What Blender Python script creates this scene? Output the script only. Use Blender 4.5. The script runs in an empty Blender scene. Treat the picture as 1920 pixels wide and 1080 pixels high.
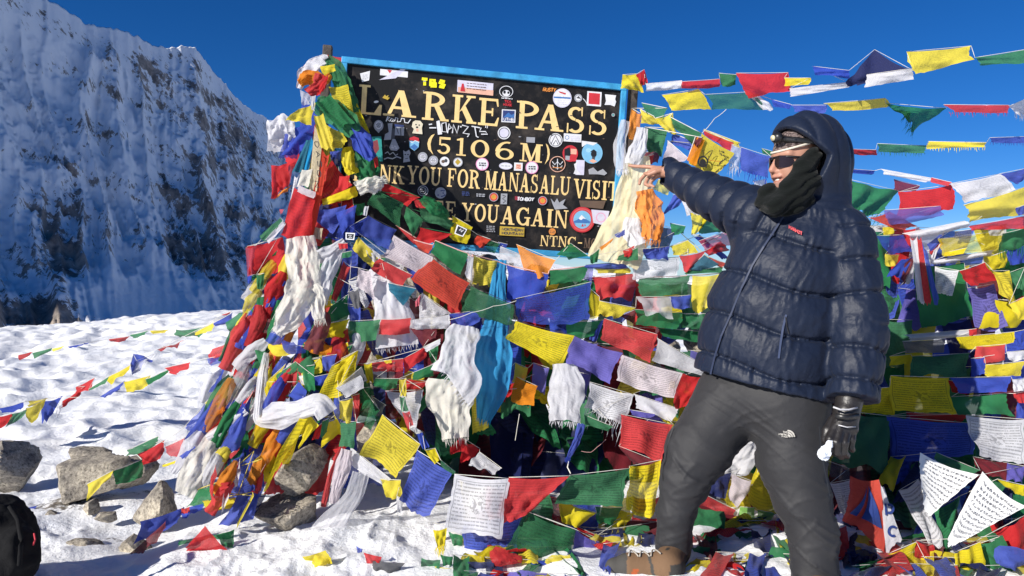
import bpy, math, random
import numpy as np
from mathutils import Vector, Matrix

random.seed(7)
rng = np.random.default_rng(7)
scene = bpy.context.scene
COL = scene.collection

# ---------------------------------------------------------------- camera
F = 1397.0                      # focal length in pixels of a 1920 px wide frame
PITCH = math.radians(1.64)
CAM = Vector((0.0, 0.0, 1.2))
FWD = Vector((0, math.cos(PITCH), -math.sin(PITCH)))
UPV = Vector((0, math.sin(PITCH), math.cos(PITCH)))
RGT = Vector((1, 0, 0))
cam_data = bpy.data.cameras.new('camera')
cam = bpy.data.objects.new('camera', cam_data)
COL.objects.link(cam)
cam.location = CAM
cam.rotation_euler = (math.pi / 2 - PITCH, 0, 0)
cam_data.sensor_width = 36.0
cam_data.lens = F / 1920.0 * 36.0
cam_data.clip_start = 0.05
cam_data.clip_end = 30000
scene.camera = cam

# ---------------------------------------------------------------- light
SUN_AZ = math.radians(-131)     # measured from the view direction, negative = to the left
SUN_EL = math.radians(27.5)
SUN = Vector((math.sin(SUN_AZ) * math.cos(SUN_EL), math.cos(SUN_AZ) * math.cos(SUN_EL), math.sin(SUN_EL)))
world = bpy.data.worlds.new('World')
scene.world = world
world.use_nodes = True
wn = world.node_tree.nodes
wl = world.node_tree.links
wn.clear()
sky = wn.new('ShaderNodeTexSky')
sky.sky_type = 'NISHITA'
sky.sun_disc = False
sky.sun_elevation = SUN_EL
sky.sun_rotation = math.atan2(SUN.x, SUN.y)
sky.altitude = 5100
sky.air_density = 1.25
sky.dust_density = 0.2
sky.ozone_density = 7.0
bg = wn.new('ShaderNodeBackground')
bg.inputs['Strength'].default_value = 0.115
wo = wn.new('ShaderNodeOutputWorld')
hs = wn.new('ShaderNodeHueSaturation')          # thin, very clear air at 5100 m: a deeper blue than the model's sea-level tint
hs.inputs['Hue'].default_value = 0.507
hs.inputs['Saturation'].default_value = 1.18
hs.inputs['Value'].default_value = 0.60
wl.new(sky.outputs[0], hs.inputs['Color'])
wl.new(hs.outputs[0], bg.inputs[0])
wl.new(bg.outputs[0], wo.inputs[0])
sun_d = bpy.data.lights.new('sun', 'SUN')
sun_d.energy = 5.0
sun_d.angle = math.radians(0.5)
sun_d.color = (1.0, 0.95, 0.87)
sun_o = bpy.data.objects.new('sun', sun_d)
COL.objects.link(sun_o)
sun_o.rotation_euler = (-SUN).to_track_quat('-Z', 'Y').to_euler()
sun_o.location = (-10, -5, 12)

scene.view_settings.view_transform = 'Standard'
scene.view_settings.look = 'None'
scene.view_settings.exposure = 0.50
scene.view_settings.gamma = 1.0
scene.view_settings.use_curve_mapping = False
scene.cycles.use_denoising = True
scene.cycles.max_bounces = 8
scene.cycles.transparent_max_bounces = 12
scene.cycles.transmission_bounces = 4


# ---------------------------------------------------------------- helpers
def P(px, py, d):
    """world point at depth d (metres along the view axis) of a point of the 1920x1080 frame"""
    return CAM + FWD * d + RGT * ((px - 960.0) / F * d) - UPV * ((py - 540.0) / F * d)


def tag(o, label=None, cat=None, group=None, kind=None):
    if label: o['label'] = label
    if cat: o['category'] = cat
    if group: o['group'] = group
    if kind: o['kind'] = kind
    return o


def link(o, parent=None):
    COL.objects.link(o)
    if parent is not None:
        o.parent = parent
        o.matrix_parent_inverse = Matrix.Translation(-Vector(parent.location)) if parent.rotation_euler[:] == (0, 0, 0) else parent.matrix_world.inverted()
    return o


def empty(name, loc=(0, 0, 0)):
    o = bpy.data.objects.new(name, None)
    o.location = loc
    o.empty_display_size = 0.05
    COL.objects.link(o)
    return o


def mesh_obj(name, verts, faces, mat=None, parent=None, smooth=True, uvs=None):
    me = bpy.data.meshes.new(name)
    me.from_pydata([tuple(v) for v in verts] if not isinstance(verts, np.ndarray) else verts.tolist(), [],
                   faces if not isinstance(faces, np.ndarray) else faces.tolist())
    if smooth:
        me.polygons.foreach_set('use_smooth', [True] * len(me.polygons))
    if uvs is not None:
        uv = me.uv_layers.new(name='UVMap')
        li = np.empty(len(me.loops), dtype=np.int32)
        me.loops.foreach_get('vertex_index', li)
        uv.data.foreach_set('uv', np.asarray(uvs, dtype=np.float32)[li].ravel())
    if mat is not None:
        for m in (mat if isinstance(mat, (list, tuple)) else [mat]):
            me.materials.append(m)
    me.update()
    o = bpy.data.objects.new(name, me)
    return link(o, parent)


def _hash(ix, iy, iz, seed):
    h = (ix.astype(np.int64) * 374761393 + iy.astype(np.int64) * 668265263 + iz.astype(np.int64) * 2147483647 + seed * 1274126177) & 0xFFFFFFFF
    h = ((h ^ (h >> 13)) * 1274126177) & 0xFFFFFFFF
    h = h ^ (h >> 16)
    return (h & 0xFFFFFF) / float(0xFFFFFF)


def vnoise(x, y, z=None, seed=0):
    """smooth value noise 0..1"""
    x = np.asarray(x, float); y = np.asarray(y, float)
    z = np.zeros_like(x) if z is None else np.asarray(z, float)
    ix, iy, iz = np.floor(x), np.floor(y), np.floor(z)
    fx, fy, fz = x - ix, y - iy, z - iz
    fx, fy, fz = (f * f * f * (f * (f * 6 - 15) + 10) for f in (fx, fy, fz))
    r = 0
    for dx in (0, 1):
        wx = fx if dx else 1 - fx
        for dy in (0, 1):
            wy = fy if dy else 1 - fy
            for dz in (0, 1):
                wz = fz if dz else 1 - fz
                r = r + wx * wy * wz * _hash(ix + dx, iy + dy, iz + dz, seed)
    return r


def fbm(x, y, z=None, oct=4, seed=0, ridged=False, lac=2.05, gain=0.5):
    a, s, t = 1.0, 0.0, 0.0
    for k in range(oct):
        n = vnoise(x, y, z, seed + k * 17)
        if ridged:
            n = 1 - abs(2 * n - 1)
            n = n * n
        s = s + a * n; t += a
        a *= gain
        x = x * lac + 13.7; y = y * lac + 7.3
        if z is not None: z = z * lac + 3.1
    return s / t


def worley(x, y, seed=0):
    ix, iy = np.floor(x), np.floor(y)
    best = np.full(np.shape(x), 9.0)
    for dx in (-1, 0, 1):
        for dy in (-1, 0, 1):
            cx, cy = ix + dx, iy + dy
            px = cx + _hash(cx, cy, cx * 0, seed)
            py = cy + _hash(cx, cy, cx * 0, seed + 5)
            best = np.minimum(best, (px - x) ** 2 + (py - y) ** 2)
    return np.sqrt(best)


def smooth(a, b, x):
    t = np.clip((np.asarray(x, float) - a) / (b - a), 0, 1)
    return t * t * (3 - 2 * t)


# ---------------------------------------------------------------- materials
MATS = {}


def new_mat(name):
    m = bpy.data.materials.new(name)
    m.use_nodes = True
    nt = m.node_tree
    nt.nodes.clear()
    out = nt.nodes.new('ShaderNodeOutputMaterial')
    MATS[name] = m
    return m, nt, out


def nd(nt, t, **kw):
    n = nt.nodes.new(t)
    for k, v in kw.items():
        if k.startswith('i_'):
            key = k[2:]
            key = int(key) if key.isdigit() else key.replace('_', ' ')
            n.inputs[key].default_value = v
        else:
            setattr(n, k, v)
    return n


def simple_mat(name, col, rough=0.6, spec=0.5, metal=0.0, var=0.15, scale=8.0, bump=0.0, bscale=60.0, coat=0.0):
    """principled surface with a little noise in its colour and relief"""
    m, nt, out = new_mat(name)
    b = nd(nt, 'ShaderNodeBsdfPrincipled', i_Roughness=rough, i_Metallic=metal)
    b.inputs['Specular IOR Level'].default_value = spec
    b.inputs['Coat Weight'].default_value = coat
    tc = nd(nt, 'ShaderNodeTexCoord')
    n = nd(nt, 'ShaderNodeTexNoise', i_Scale=scale, i_Detail=5.0)
    nt.links.new(tc.outputs['Object'], n.inputs['Vector'])
    r = nd(nt, 'ShaderNodeMapRange')
    r.inputs['From Min'].default_value = 0.25; r.inputs['From Max'].default_value = 0.75
    r.inputs['To Min'].default_value = 1 - var; r.inputs['To Max'].default_value = 1 + var
    nt.links.new(n.outputs['Fac'], r.inputs['Value'])
    mx = nd(nt, 'ShaderNodeVectorMath', operation='SCALE')
    mx.inputs[0].default_value = col[:3]
    nt.links.new(r.outputs[0], mx.inputs['Scale'])
    nt.links.new(mx.outputs[0], b.inputs['Base Color'])
    if bump:
        n2 = nd(nt, 'ShaderNodeTexNoise', i_Scale=bscale, i_Detail=6.0)
        nt.links.new(tc.outputs['Object'], n2.inputs['Vector'])
        bp = nd(nt, 'ShaderNodeBump', i_Strength=bump, i_Distance=0.01)
        nt.links.new(n2.outputs['Fac'], bp.inputs['Height'])
        nt.links.new(bp.outputs[0], b.inputs['Normal'])
    nt.links.new(b.outputs[0], out.inputs[0])
    return m
# ================================================================ GROUND
def snow_material():
    m, nt, out = new_mat('snow')
    b = nd(nt, 'ShaderNodeBsdfPrincipled', i_Roughness=0.45)
    b.inputs['Specular IOR Level'].default_value = 0.3
    tc = nd(nt, 'ShaderNodeTexCoord')
    n = nd(nt, 'ShaderNodeTexNoise', i_Scale=2.2, i_Detail=6.0)
    cr = nd(nt, 'ShaderNodeValToRGB')
    cr.color_ramp.elements[0].color = (0.78, 0.80, 0.84, 1); cr.color_ramp.elements[0].position = 0.3
    cr.color_ramp.elements[1].color = (0.90, 0.90, 0.90, 1); cr.color_ramp.elements[1].position = 0.65
    nt.links.new(tc.outputs['Object'], n.inputs['Vector'])
    nt.links.new(n.outputs['Fac'], cr.inputs[0])
    # bare grit showing round the stones
    at = nd(nt, 'ShaderNodeAttribute', attribute_name='dirt')
    n3 = nd(nt, 'ShaderNodeTexNoise', i_Scale=26.0, i_Detail=8.0, i_Roughness=0.7)
    nt.links.new(tc.outputs['Object'], n3.inputs['Vector'])
    ad = nd(nt, 'ShaderNodeMath', operation='ADD')
    nt.links.new(at.outputs['Fac'], ad.inputs[0]); nt.links.new(n3.outputs['Fac'], ad.inputs[1])
    rr = nd(nt, 'ShaderNodeMapRange')
    rr.inputs['From Min'].default_value = 1.0; rr.inputs['From Max'].default_value = 1.12
    nt.links.new(ad.outputs[0], rr.inputs['Value'])
    n4 = nd(nt, 'ShaderNodeTexVoronoi', i_Scale=45.0)
    nt.links.new(tc.outputs['Object'], n4.inputs['Vector'])
    c4 = nd(nt, 'ShaderNodeValToRGB')
    c4.color_ramp.elements[0].color = (0.05, 0.042, 0.035, 1); c4.color_ramp.elements[1].color = (0.26, 0.23, 0.19, 1)
    nt.links.new(n4.outputs['Color'], c4.inputs[0])
    mx = nd(nt, 'ShaderNodeMixRGB')
    nt.links.new(rr.outputs[0], mx.inputs[0]); nt.links.new(cr.outputs[0], mx.inputs[1]); nt.links.new(c4.outputs[0], mx.inputs[2])
    nt.links.new(mx.outputs[0], b.inputs['Base Color'])
    n2 = nd(nt, 'ShaderNodeTexNoise', i_Scale=38.0, i_Detail=8.0, i_Roughness=0.65)
    nt.links.new(tc.outputs['Object'], n2.inputs['Vector'])
    bp = nd(nt, 'ShaderNodeBump', i_Strength=0.5, i_Distance=0.025)
    nt.links.new(n2.outputs['Fac'], bp.inputs['Height'])
    nt.links.new(bp.outputs[0], b.inputs['Normal'])
    nt.links.new(b.outputs[0], out.inputs[0])
    return m


def ground_h(x, y):
    r = np.hypot(x, y)
    h = 0.10 * (fbm(x * 0.5, y * 0.5, oct=3, seed=3) - 0.5)
    # sun-cupped, trampled snow farther out, smoother near by
    cups = worley(x * 2.3 + 0.4 * vnoise(x * 3, y * 3, seed=8), y * 2.3, seed=11)
    cups2 = worley(x * 5.1, y * 5.1, seed=21)
    big = worley(x * 1.15 + 0.6 * vnoise(x * 1.7, y * 1.7, seed=9), y * 1.15 + 0.5 * vnoise(x * 1.5, y * 1.5, seed=10), seed=14)
    amp = smooth(4.2, 7.0, r) * 0.095 + 0.03
    h = h + amp * (np.clip(cups, 0, 0.8) - 0.35) * (0.4 + 1.2 * vnoise(x * 0.6, y * 0.6, seed=31)) + amp * 0.35 * (cups2 - 0.4) + amp * 0.8 * (np.clip(big, 0, .8) - .4) * smooth(5, 8, r)
    h = h + 0.05 * (fbm(x * 3.2, y * 3.2, oct=4, seed=51) - 0.5)
    h = h + 0.030 * (fbm(x * 9, y * 9, oct=3, seed=53, ridged=True) - 0.4) * (1 - smooth(4.5, 6.5, r)) * smooth(.35, .65, vnoise(x * 1.3, y * 1.3, seed=54))
    # windblown drifts and trodden hollow in front of the cairn
    h = h + 0.05 * np.exp(-(((x + 0.75) / 0.55) ** 2 + ((y - 3.05) / 0.35) ** 2))
    h = h - 0.05 * np.exp(-(((x + 1.6) / 0.35) ** 2 + ((y - 3.35) / 0.3) ** 2))
    az_ = np.degrees(np.arctan2(x, y))
    h = h + smooth(7, 17, r) * (0.10 - 0.34 * (1 - smooth(-36, -20, az_)))
    # the saddle drops away behind a low crest
    far = np.maximum(r - 17.5 - 2.0 * (vnoise(x * 0.25, y * 0.25, seed=77) - 0.5), 0)
    h = h - 0.012 * far ** 1.9 / (1 + 0.0045 * far ** 1.0) * 0.6
    return np.maximum(h, -160)


def build_ground():
    th = np.concatenate([np.arange(-180, -44, 4.0), np.arange(-44, -2, 0.16), np.arange(-2, 44, 0.5), np.arange(44, 180.1, 4.0)])
    rr = np.concatenate([[0.0, 0.6, 1.2, 1.8], np.geomspace(2.2, 26, 300), np.geomspace(27, 12000, 40)])
    T, R = np.meshgrid(np.radians(th), rr)
    X, Y = R * np.sin(T), R * np.cos(T)
    Z = ground_h(X, Y)
    nr, nt_ = X.shape
    idx = np.arange(nr * nt_).reshape(nr, nt_)
    f = np.stack([idx[:-1, :-1], idx[:-1, 1:], idx[1:, 1:], idx[1:, :-1]], -1).reshape(-1, 4)
    v = np.stack([X, Y, Z], -1).reshape(-1, 3)
    o = mesh_obj('snow_ground', v, f, snow_material())
    x, y = v[:, 0], v[:, 1]
    dirt = 0.16 * np.exp(-((y - 3.1) / .8) ** 2) * (vnoise(x * 2.2, y * 2.2, seed=66) > .55) + 0.62 * np.exp(-(((x + 2.22) / 0.34) ** 2 + ((y - 3.62) / 0.20) ** 2)) \
        + 0.50 * np.exp(-(((x + 1.75) / 0.16) ** 2 + ((y - 3.28) / 0.07) ** 2)) \
        + 0.45 * np.exp(-(((x + 1.75) / 0.5) ** 2 + ((y - 3.85) / 0.12) ** 2)) \
        + 0.6 * np.exp(-(((x - 0.9) / 1.3) ** 2 + ((y - 4.3) / 0.7) ** 2))
    a = o.data.attributes.new('dirt', 'FLOAT', 'POINT')
    a.data.foreach_set('value', dirt.astype(np.float32))
    tag(o, kind='structure')
    return o


build_ground()


# ================================================================ MOUNTAIN
def mountain_material():
    m, nt, out = new_mat('mountain')
    b = nd(nt, 'ShaderNodeBsdfPrincipled', i_Roughness=0.8)
    b.inputs['Specular IOR Level'].default_value = 0.15
    geo = nd(nt, 'ShaderNodeNewGeometry')
    at = nd(nt, 'ShaderNodeAttribute', attribute_name='rock')
    # two sizes of break-up, stretched along the fall line
    mp = nd(nt, 'ShaderNodeMapping'); mp.inputs['Scale'].default_value = (1, 1, 0.55)
    nt.links.new(geo.outputs['Position'], mp.inputs['Vector'])
    n1 = nd(nt, 'ShaderNodeTexNoise', i_Scale=0.032, i_Detail=12.0, i_Roughness=0.78)
    n2 = nd(nt, 'ShaderNodeTexNoise', i_Scale=0.07, i_Detail=6.0, i_Roughness=0.7)
    for n in (n1, n2): nt.links.new(mp.outputs[0], n.inputs['Vector'])
    a1 = nd(nt, 'ShaderNodeMath', operation='MULTIPLY_ADD', i_1=1.7)
    nt.links.new(n1.outputs['Fac'], a1.inputs[0]); nt.links.new(at.outputs['Fac'], a1.inputs[2])
    a2 = nd(nt, 'ShaderNodeMath', operation='MULTIPLY_ADD', i_1=1.0)
    nt.links.new(n2.outputs['Fac'], a2.inputs[0]); nt.links.new(a1.outputs[0], a2.inputs[2])
    rg = nd(nt, 'ShaderNodeMapRange')
    rg.inputs['From Min'].default_value = 1.74; rg.inputs['From Max'].default_value = 1.80
    nt.links.new(a2.outputs[0], rg.inputs['Value'])
    n3 = nd(nt, 'ShaderNodeTexNoise', i_Scale=0.03, i_Detail=8.0, i_Roughness=0.7)
    nt.links.new(geo.outputs['Position'], n3.inputs['Vector'])
    c = nd(nt, 'ShaderNodeValToRGB')
    e = c.color_ramp.elements
    e[0].color = (0.09, 0.086, 0.084, 1); e[0].position = 0.34
    e[1].color = (0.44, 0.37, 0.31, 1); e[1].position = 0.62
    nt.links.new(n3.outputs['Fac'], c.inputs[0])
    mx = nd(nt, 'ShaderNodeMixRGB')
    mx.inputs[1].default_value = (0.94, 0.945, 0.95, 1)
    nt.links.new(rg.outputs[0], mx.inputs[0]); nt.links.new(c.outputs[0], mx.inputs[2])
    nt.links.new(mx.outputs[0], b.inputs['Base Color'])
    bp = nd(nt, 'ShaderNodeBump', i_Strength=0.6, i_Distance=3.5)
    nt.links.new(a2.outputs[0], bp.inputs['Height'])
    nt.links.new(bp.outputs[0], b.inputs['Normal'])
    nt.links.new(b.outputs[0], out.inputs[0])
    return m


def build_mountain():
    # crest from the pass, continued unseen to the left for shade: bearing (deg), elevation (deg) and distance (m)
    sil = [(-220, -190), (-100, -110), (0, -50), (60, -18), (90, 0), (110, 9), (165, 42), (195, 52), (247, 60), (270, 75), (300, 88), (335, 92),
           (367, 87), (390, 115), (425, 160), (470, 205), (500, 222), (560, 262), (640, 330), (720, 395), (820, 455), (960, 480)]
    az = [math.degrees(math.atan((x - 960) / F)) for x, y in sil]
    el = [math.degrees(math.atan((540 - y) / F / math.sqrt(1 + ((x - 960) / F) ** 2)) ) - math.degrees(PITCH) * math.cos(math.atan((x - 960) / F)) for x, y in sil]
    az = [-150, -110, -100, -85, -70, -55] + az + [8, 40, 60]
    el = [4, 14, 27, 34, 37, 38] + el + [-0.5, -3.0, -3]  # leading heights: unseen ridge added out of frame, shaped to shade the face
    A = np.concatenate([np.arange(-110, -40, 1.5), np.arange(-40, -9, 0.11), np.arange(-9, 41, 1.0)])
    E = np.interp(A, az, el)
    E = E + 0.42 * (fbm(A * 1.9, A * 0 + 3.3, oct=5, seed=87, ridged=True, gain=.62) - 0.42) * smooth(-45, -38, A)
    RC = np.interp(A, [-110, -70, -55, -40, -35, -26, -19, -14, -8, 20], [2300, 2300, 2200, 2050, 2050, 2450, 3000, 3600, 4300, 5200])
    R0 = np.interp(A, [-110, -40, -34, -28, -22, -16, -8, 20], [900, 800, 760, 830, 980, 1250, 2200, 4200])
    nr = 560
    T = np.linspace(0, 1.35, nr)
    a = np.radians(A)[None, :]
    r = R0[None, :] + (RC - R0)[None, :] * T[:, None]
    x, y = r * np.sin(a), r * np.cos(a)
    crest = RC[None, :] * np.tan(np.radians(E))[None, :] + 1.2
    t = np.clip(T, 0, 1)[:, None]
    prof = 0.22 * t + 0.38 * t ** 2 + 0.40 * t ** 2.6
    base = -150.0
    h = base + (crest - base) * prof
    back = np.clip(T[:, None] - 1, 0, 1)
    h = h - back * (RC - R0)[None, :] * 1.1
    # spurs and gullies run down the fall line; they fade at the crest so the skyline stays put
    mask = smooth(0.02, 0.55, T)[:, None] * (1 - 0.93 * smooth(0.86, 1.0, T)[:, None])
    hy0 = 540 - F * ((h - 1.2) / (r * np.cos(a)) + math.tan(PITCH))
    px0 = 960 + F * np.tan(a) + 0 * r
    bowl = np.exp(-(((px0 - 270) / 110) ** 2 + ((hy0 - 575) / 75) ** 2) ** 2)
    mask = mask * (1 - 0.92 * bowl)
    azs = A[None, :] + 5.0 * (fbm(x / 500, y / 500, oct=2, seed=5) - 0.5) + 5.0 * T[:, None]
    gully = fbm(azs / 2.3, T[:, None] * 1.6 + azs * 0.0, oct=4, seed=91, ridged=True)
    rough_ = fbm(x / 190, y / 190, oct=6, seed=41, ridged=True)
    fine = fbm(x / 46, y / 46, oct=4, seed=61, ridged=True)
    h = h + mask * (crest - base) * 0.13 * (gully - 0.42) + mask * 48 * (rough_ - 0.35) + (0.02 + mask) * 13 * (fine - 0.4)
    # near rocky knoll below the face and a smooth snow tongue beside it
    px = 960 + F * np.tan(a)
    pix = px + 0 * r
    hy = 540 - F * ((h - 1.2) / (r * np.cos(a)) + math.tan(PITCH))           # rough frame row of each point
    slope_r = np.gradient(h, axis=0) / np.maximum(np.gradient(r, axis=0), 1)
    slope_a = np.gradient(h, axis=1) / np.maximum(np.gradient(a[0])[None, :] * r, 1)
    st = np.hypot(slope_r, slope_a)
    # rock shows in streaks that slant down the face, between smooth snow chutes
    streak = fbm((A[None, :] + 7.5 * T[:, None]) / 0.9, T[:, None] * 7 + A[None, :] * .1, oct=4, seed=23)
    chute = fbm((A[None, :] + 6.5 * T[:, None]) / 4.2 + .2, T[:, None] * .8 + 0 * A[None, :], oct=2, seed=29)
    rock = 0.16 * smooth(0.6, 1.9, st) + 0.22 * (fbm(x / 330, y / 330, h / 330, oct=3, seed=15) - 0.5) + 0.14 * (gully - 0.4) + 0.27 + 0.42 * (streak - 0.5) - 0.16 * smooth(.48, .66, chute)
    rock = rock + 0.10 * np.sin((h + 0.35 * x + 60 * fbm(x / 200, y / 200, oct=2, seed=19)) / 16.0) * smooth(.4, 1.2, st)

    def blob(cx, cy, sx, sy, w):
        return 0.55 * w * np.exp(-(((pix - cx) / sx) ** 2 + ((hy - cy) / sy) ** 2) ** 1.5)
    rock = rock + blob(90, 485, 75, 45, 0.45) + blob(90, 595, 125, 40, 0.75) + blob(440, 260, 60, 40, 0.25) + blob(300, 180, 40, 60, 0.12) \
        + blob(370, 500, 110, 60, 0.2) + blob(40, 10, 40, 30, 0.25) - 1.0 * bowl - blob(60, 250, 70, 130, 0.22) \
        - blob(190, 420, 50, 70, 0.25) - blob(150, 130, 40, 70, 0.08) - 0.3 * smooth(0.97, 1.0, T)[:, None]
    v = np.stack([x, y, h], -1).reshape(-1, 3)
    na = len(A)
    idx = np.arange(nr * na).reshape(nr, na)
    f = np.stack([idx[:-1, :-1], idx[:-1, 1:], idx[1:, 1:], idx[1:, :-1]], -1).reshape(-1, 4)
    o = mesh_obj('mountain', v, f, mountain_material())
    at = o.data.attributes.new('rock', 'FLOAT', 'POINT')
    at.data.foreach_set('value', rock.ravel().astype(np.float32))
    tag(o, kind='structure')


build_mountain()
# ================================================================ PRINTED MARKS (shared by sign, stickers, clothes)
def print_material(name='printed_marks', rough=0.45):
    m, nt, out = new_mat(name)
    b = nd(nt, 'ShaderNodeBsdfPrincipled', i_Roughness=rough)
    at = nd(nt, 'ShaderNodeAttribute', attribute_name='ink')
    tc = nd(nt, 'ShaderNodeTexCoord')
    n = nd(nt, 'ShaderNodeTexNoise', i_Scale=22.0, i_Detail=7.0, i_Roughness=0.7)
    nt.links.new(tc.outputs['Object'], n.inputs['Vector'])
    r = nd(nt, 'ShaderNodeMapRange')
    r.inputs['From Min'].default_value = 0.3; r.inputs['From Max'].default_value = 0.6
    r.inputs['To Min'].default_value = 0.80; r.inputs['To Max'].default_value = 1.0
    nt.links.new(n.outputs['Fac'], r.inputs['Value'])
    v = nd(nt, 'ShaderNodeVectorMath', operation='SCALE')
    nt.links.new(at.outputs['Color'], v.inputs[0]); nt.links.new(r.outputs[0], v.inputs['Scale'])
    nt.links.new(v.outputs[0], b.inputs['Base Color'])
    nt.links.new(b.outputs[0], out.inputs[0])
    return m


PRINT = print_material()
INK = dict(gold=(0.84, 0.60, 0.25), white=(0.72, 0.72, 0.74), black=(0.012, 0.012, 0.014), red=(0.55, 0.03, 0.04), blue=(0.05, 0.16, 0.42),
           navy=(0.03, 0.05, 0.17), grey=(0.34, 0.35, 0.38), pink=(0.75, 0.30, 0.50), yellow=(0.85, 0.76, 0.01), teal=(0.03, 0.28, 0.25),
           sky=(0.20, 0.47, 0.68), orange=(0.72, 0.26, 0.05), mustard=(0.50, 0.34, 0.04), brown=(0.13, 0.085, 0.06), lilac=(0.62, 0.60, 0.72),
           peach=(0.76, 0.42, 0.30), dkgrey=(0.06, 0.06, 0.065), skin=(0.55, 0.35, 0.25), lime=(0.2, 0.6, 0.1), cream=(0.72, 0.65, 0.48))


class Print:
    """flat print: coloured polygons laid on a surface, every polygon a hair above the one before"""
    def __init__(self, place, z0=0.0012, dz=0.00006):
        self.place, self.z, self.dz = place, z0, dz
        self.v, self.f, self.c = [], [], []

    def poly(self, pts, ink):
        k = len(self.v)
        self.v += [self.place(x, y, self.z) for x, y in pts]
        self.f.append(list(range(k, k + len(pts))))
        self.c.append(INK[ink] if isinstance(ink, str) else ink)
        self.z += self.dz

    def strip(self, outer, inner, ink):
        for i in range(len(outer) - 1):
            k = len(self.v)
            self.v += [self.place(x, y, self.z) for x, y in (outer[i], outer[i + 1], inner[i + 1], inner[i])]
            self.f.append([k, k + 1, k + 2, k + 3])
            self.c.append(INK[ink] if isinstance(ink, str) else ink)
        self.z += self.dz

    def disc(self, cx, cy, rx, ry, ink, n=28, rot=0.0):
        self.poly([(cx + rx * math.cos(t) * math.cos(rot) - ry * math.sin(t) * math.sin(rot),
                    cy + rx * math.cos(t) * math.sin(rot) + ry * math.sin(t) * math.cos(rot)) for t in [2 * math.pi * i / n for i in range(n)]], ink)

    def ring(self, cx, cy, rx, ry, w, ink, a0=0, a1=360, n=30):
        ts = [math.radians(a0 + (a1 - a0) * i / n) for i in range(n + 1)]
        self.strip([(cx + rx * math.cos(t), cy + ry * math.sin(t)) for t in ts], [(cx + (rx - w) * math.cos(t), cy + (ry - w) * math.sin(t)) for t in ts], ink)

    def line(self, pts, w, ink):
        o, i_ = [], []
        for k, p in enumerate(pts):
            a = pts[max(k - 1, 0)]; b = pts[min(k + 1, len(pts) - 1)]
            dx, dy = b[0] - a[0], b[1] - a[1]
            L = math.hypot(dx, dy) or 1
            nx, ny = -dy / L * w / 2, dx / L * w / 2
            o.append((p[0] + nx, p[1] + ny)); i_.append((p[0] - nx, p[1] - ny))
        self.strip(o, i_, ink)

    def build(self, name, parent=None, mat=None):
        o = mesh_obj(name, self.v, self.f, mat or PRINT, parent, smooth=False)
        at = o.data.color_attributes.new('ink', 'FLOAT_COLOR', 'CORNER')
        arr = []
        for f, c in zip(self.f, self.c):
            arr += list(c[:3]) + [1.0] if False else (list(c[:3]) + [1.0]) * len(f)
        at.data.foreach_set('color', np.asarray(arr, dtype=np.float32))
        return o


def arc(cx, cy, rx, ry, thx, thy, a0, a1, n=14):
    """calligraphic arc: thick (thx) at the sides, thin (thy) at top and bottom"""
    ts = [math.radians(a0 + (a1 - a0) * i / n) for i in range(n + 1)]
    return ('strip', [(cx + rx * math.cos(t), cy + ry * math.sin(t)) for t in ts], [(cx + (rx - thx) * math.cos(t), cy + (ry - thy) * math.sin(t)) for t in ts])


def rect(x0, y0, x1, y1):
    return ('poly', [(x0, y0), (x1, y0), (x1, y1), (x0, y1)])


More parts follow.
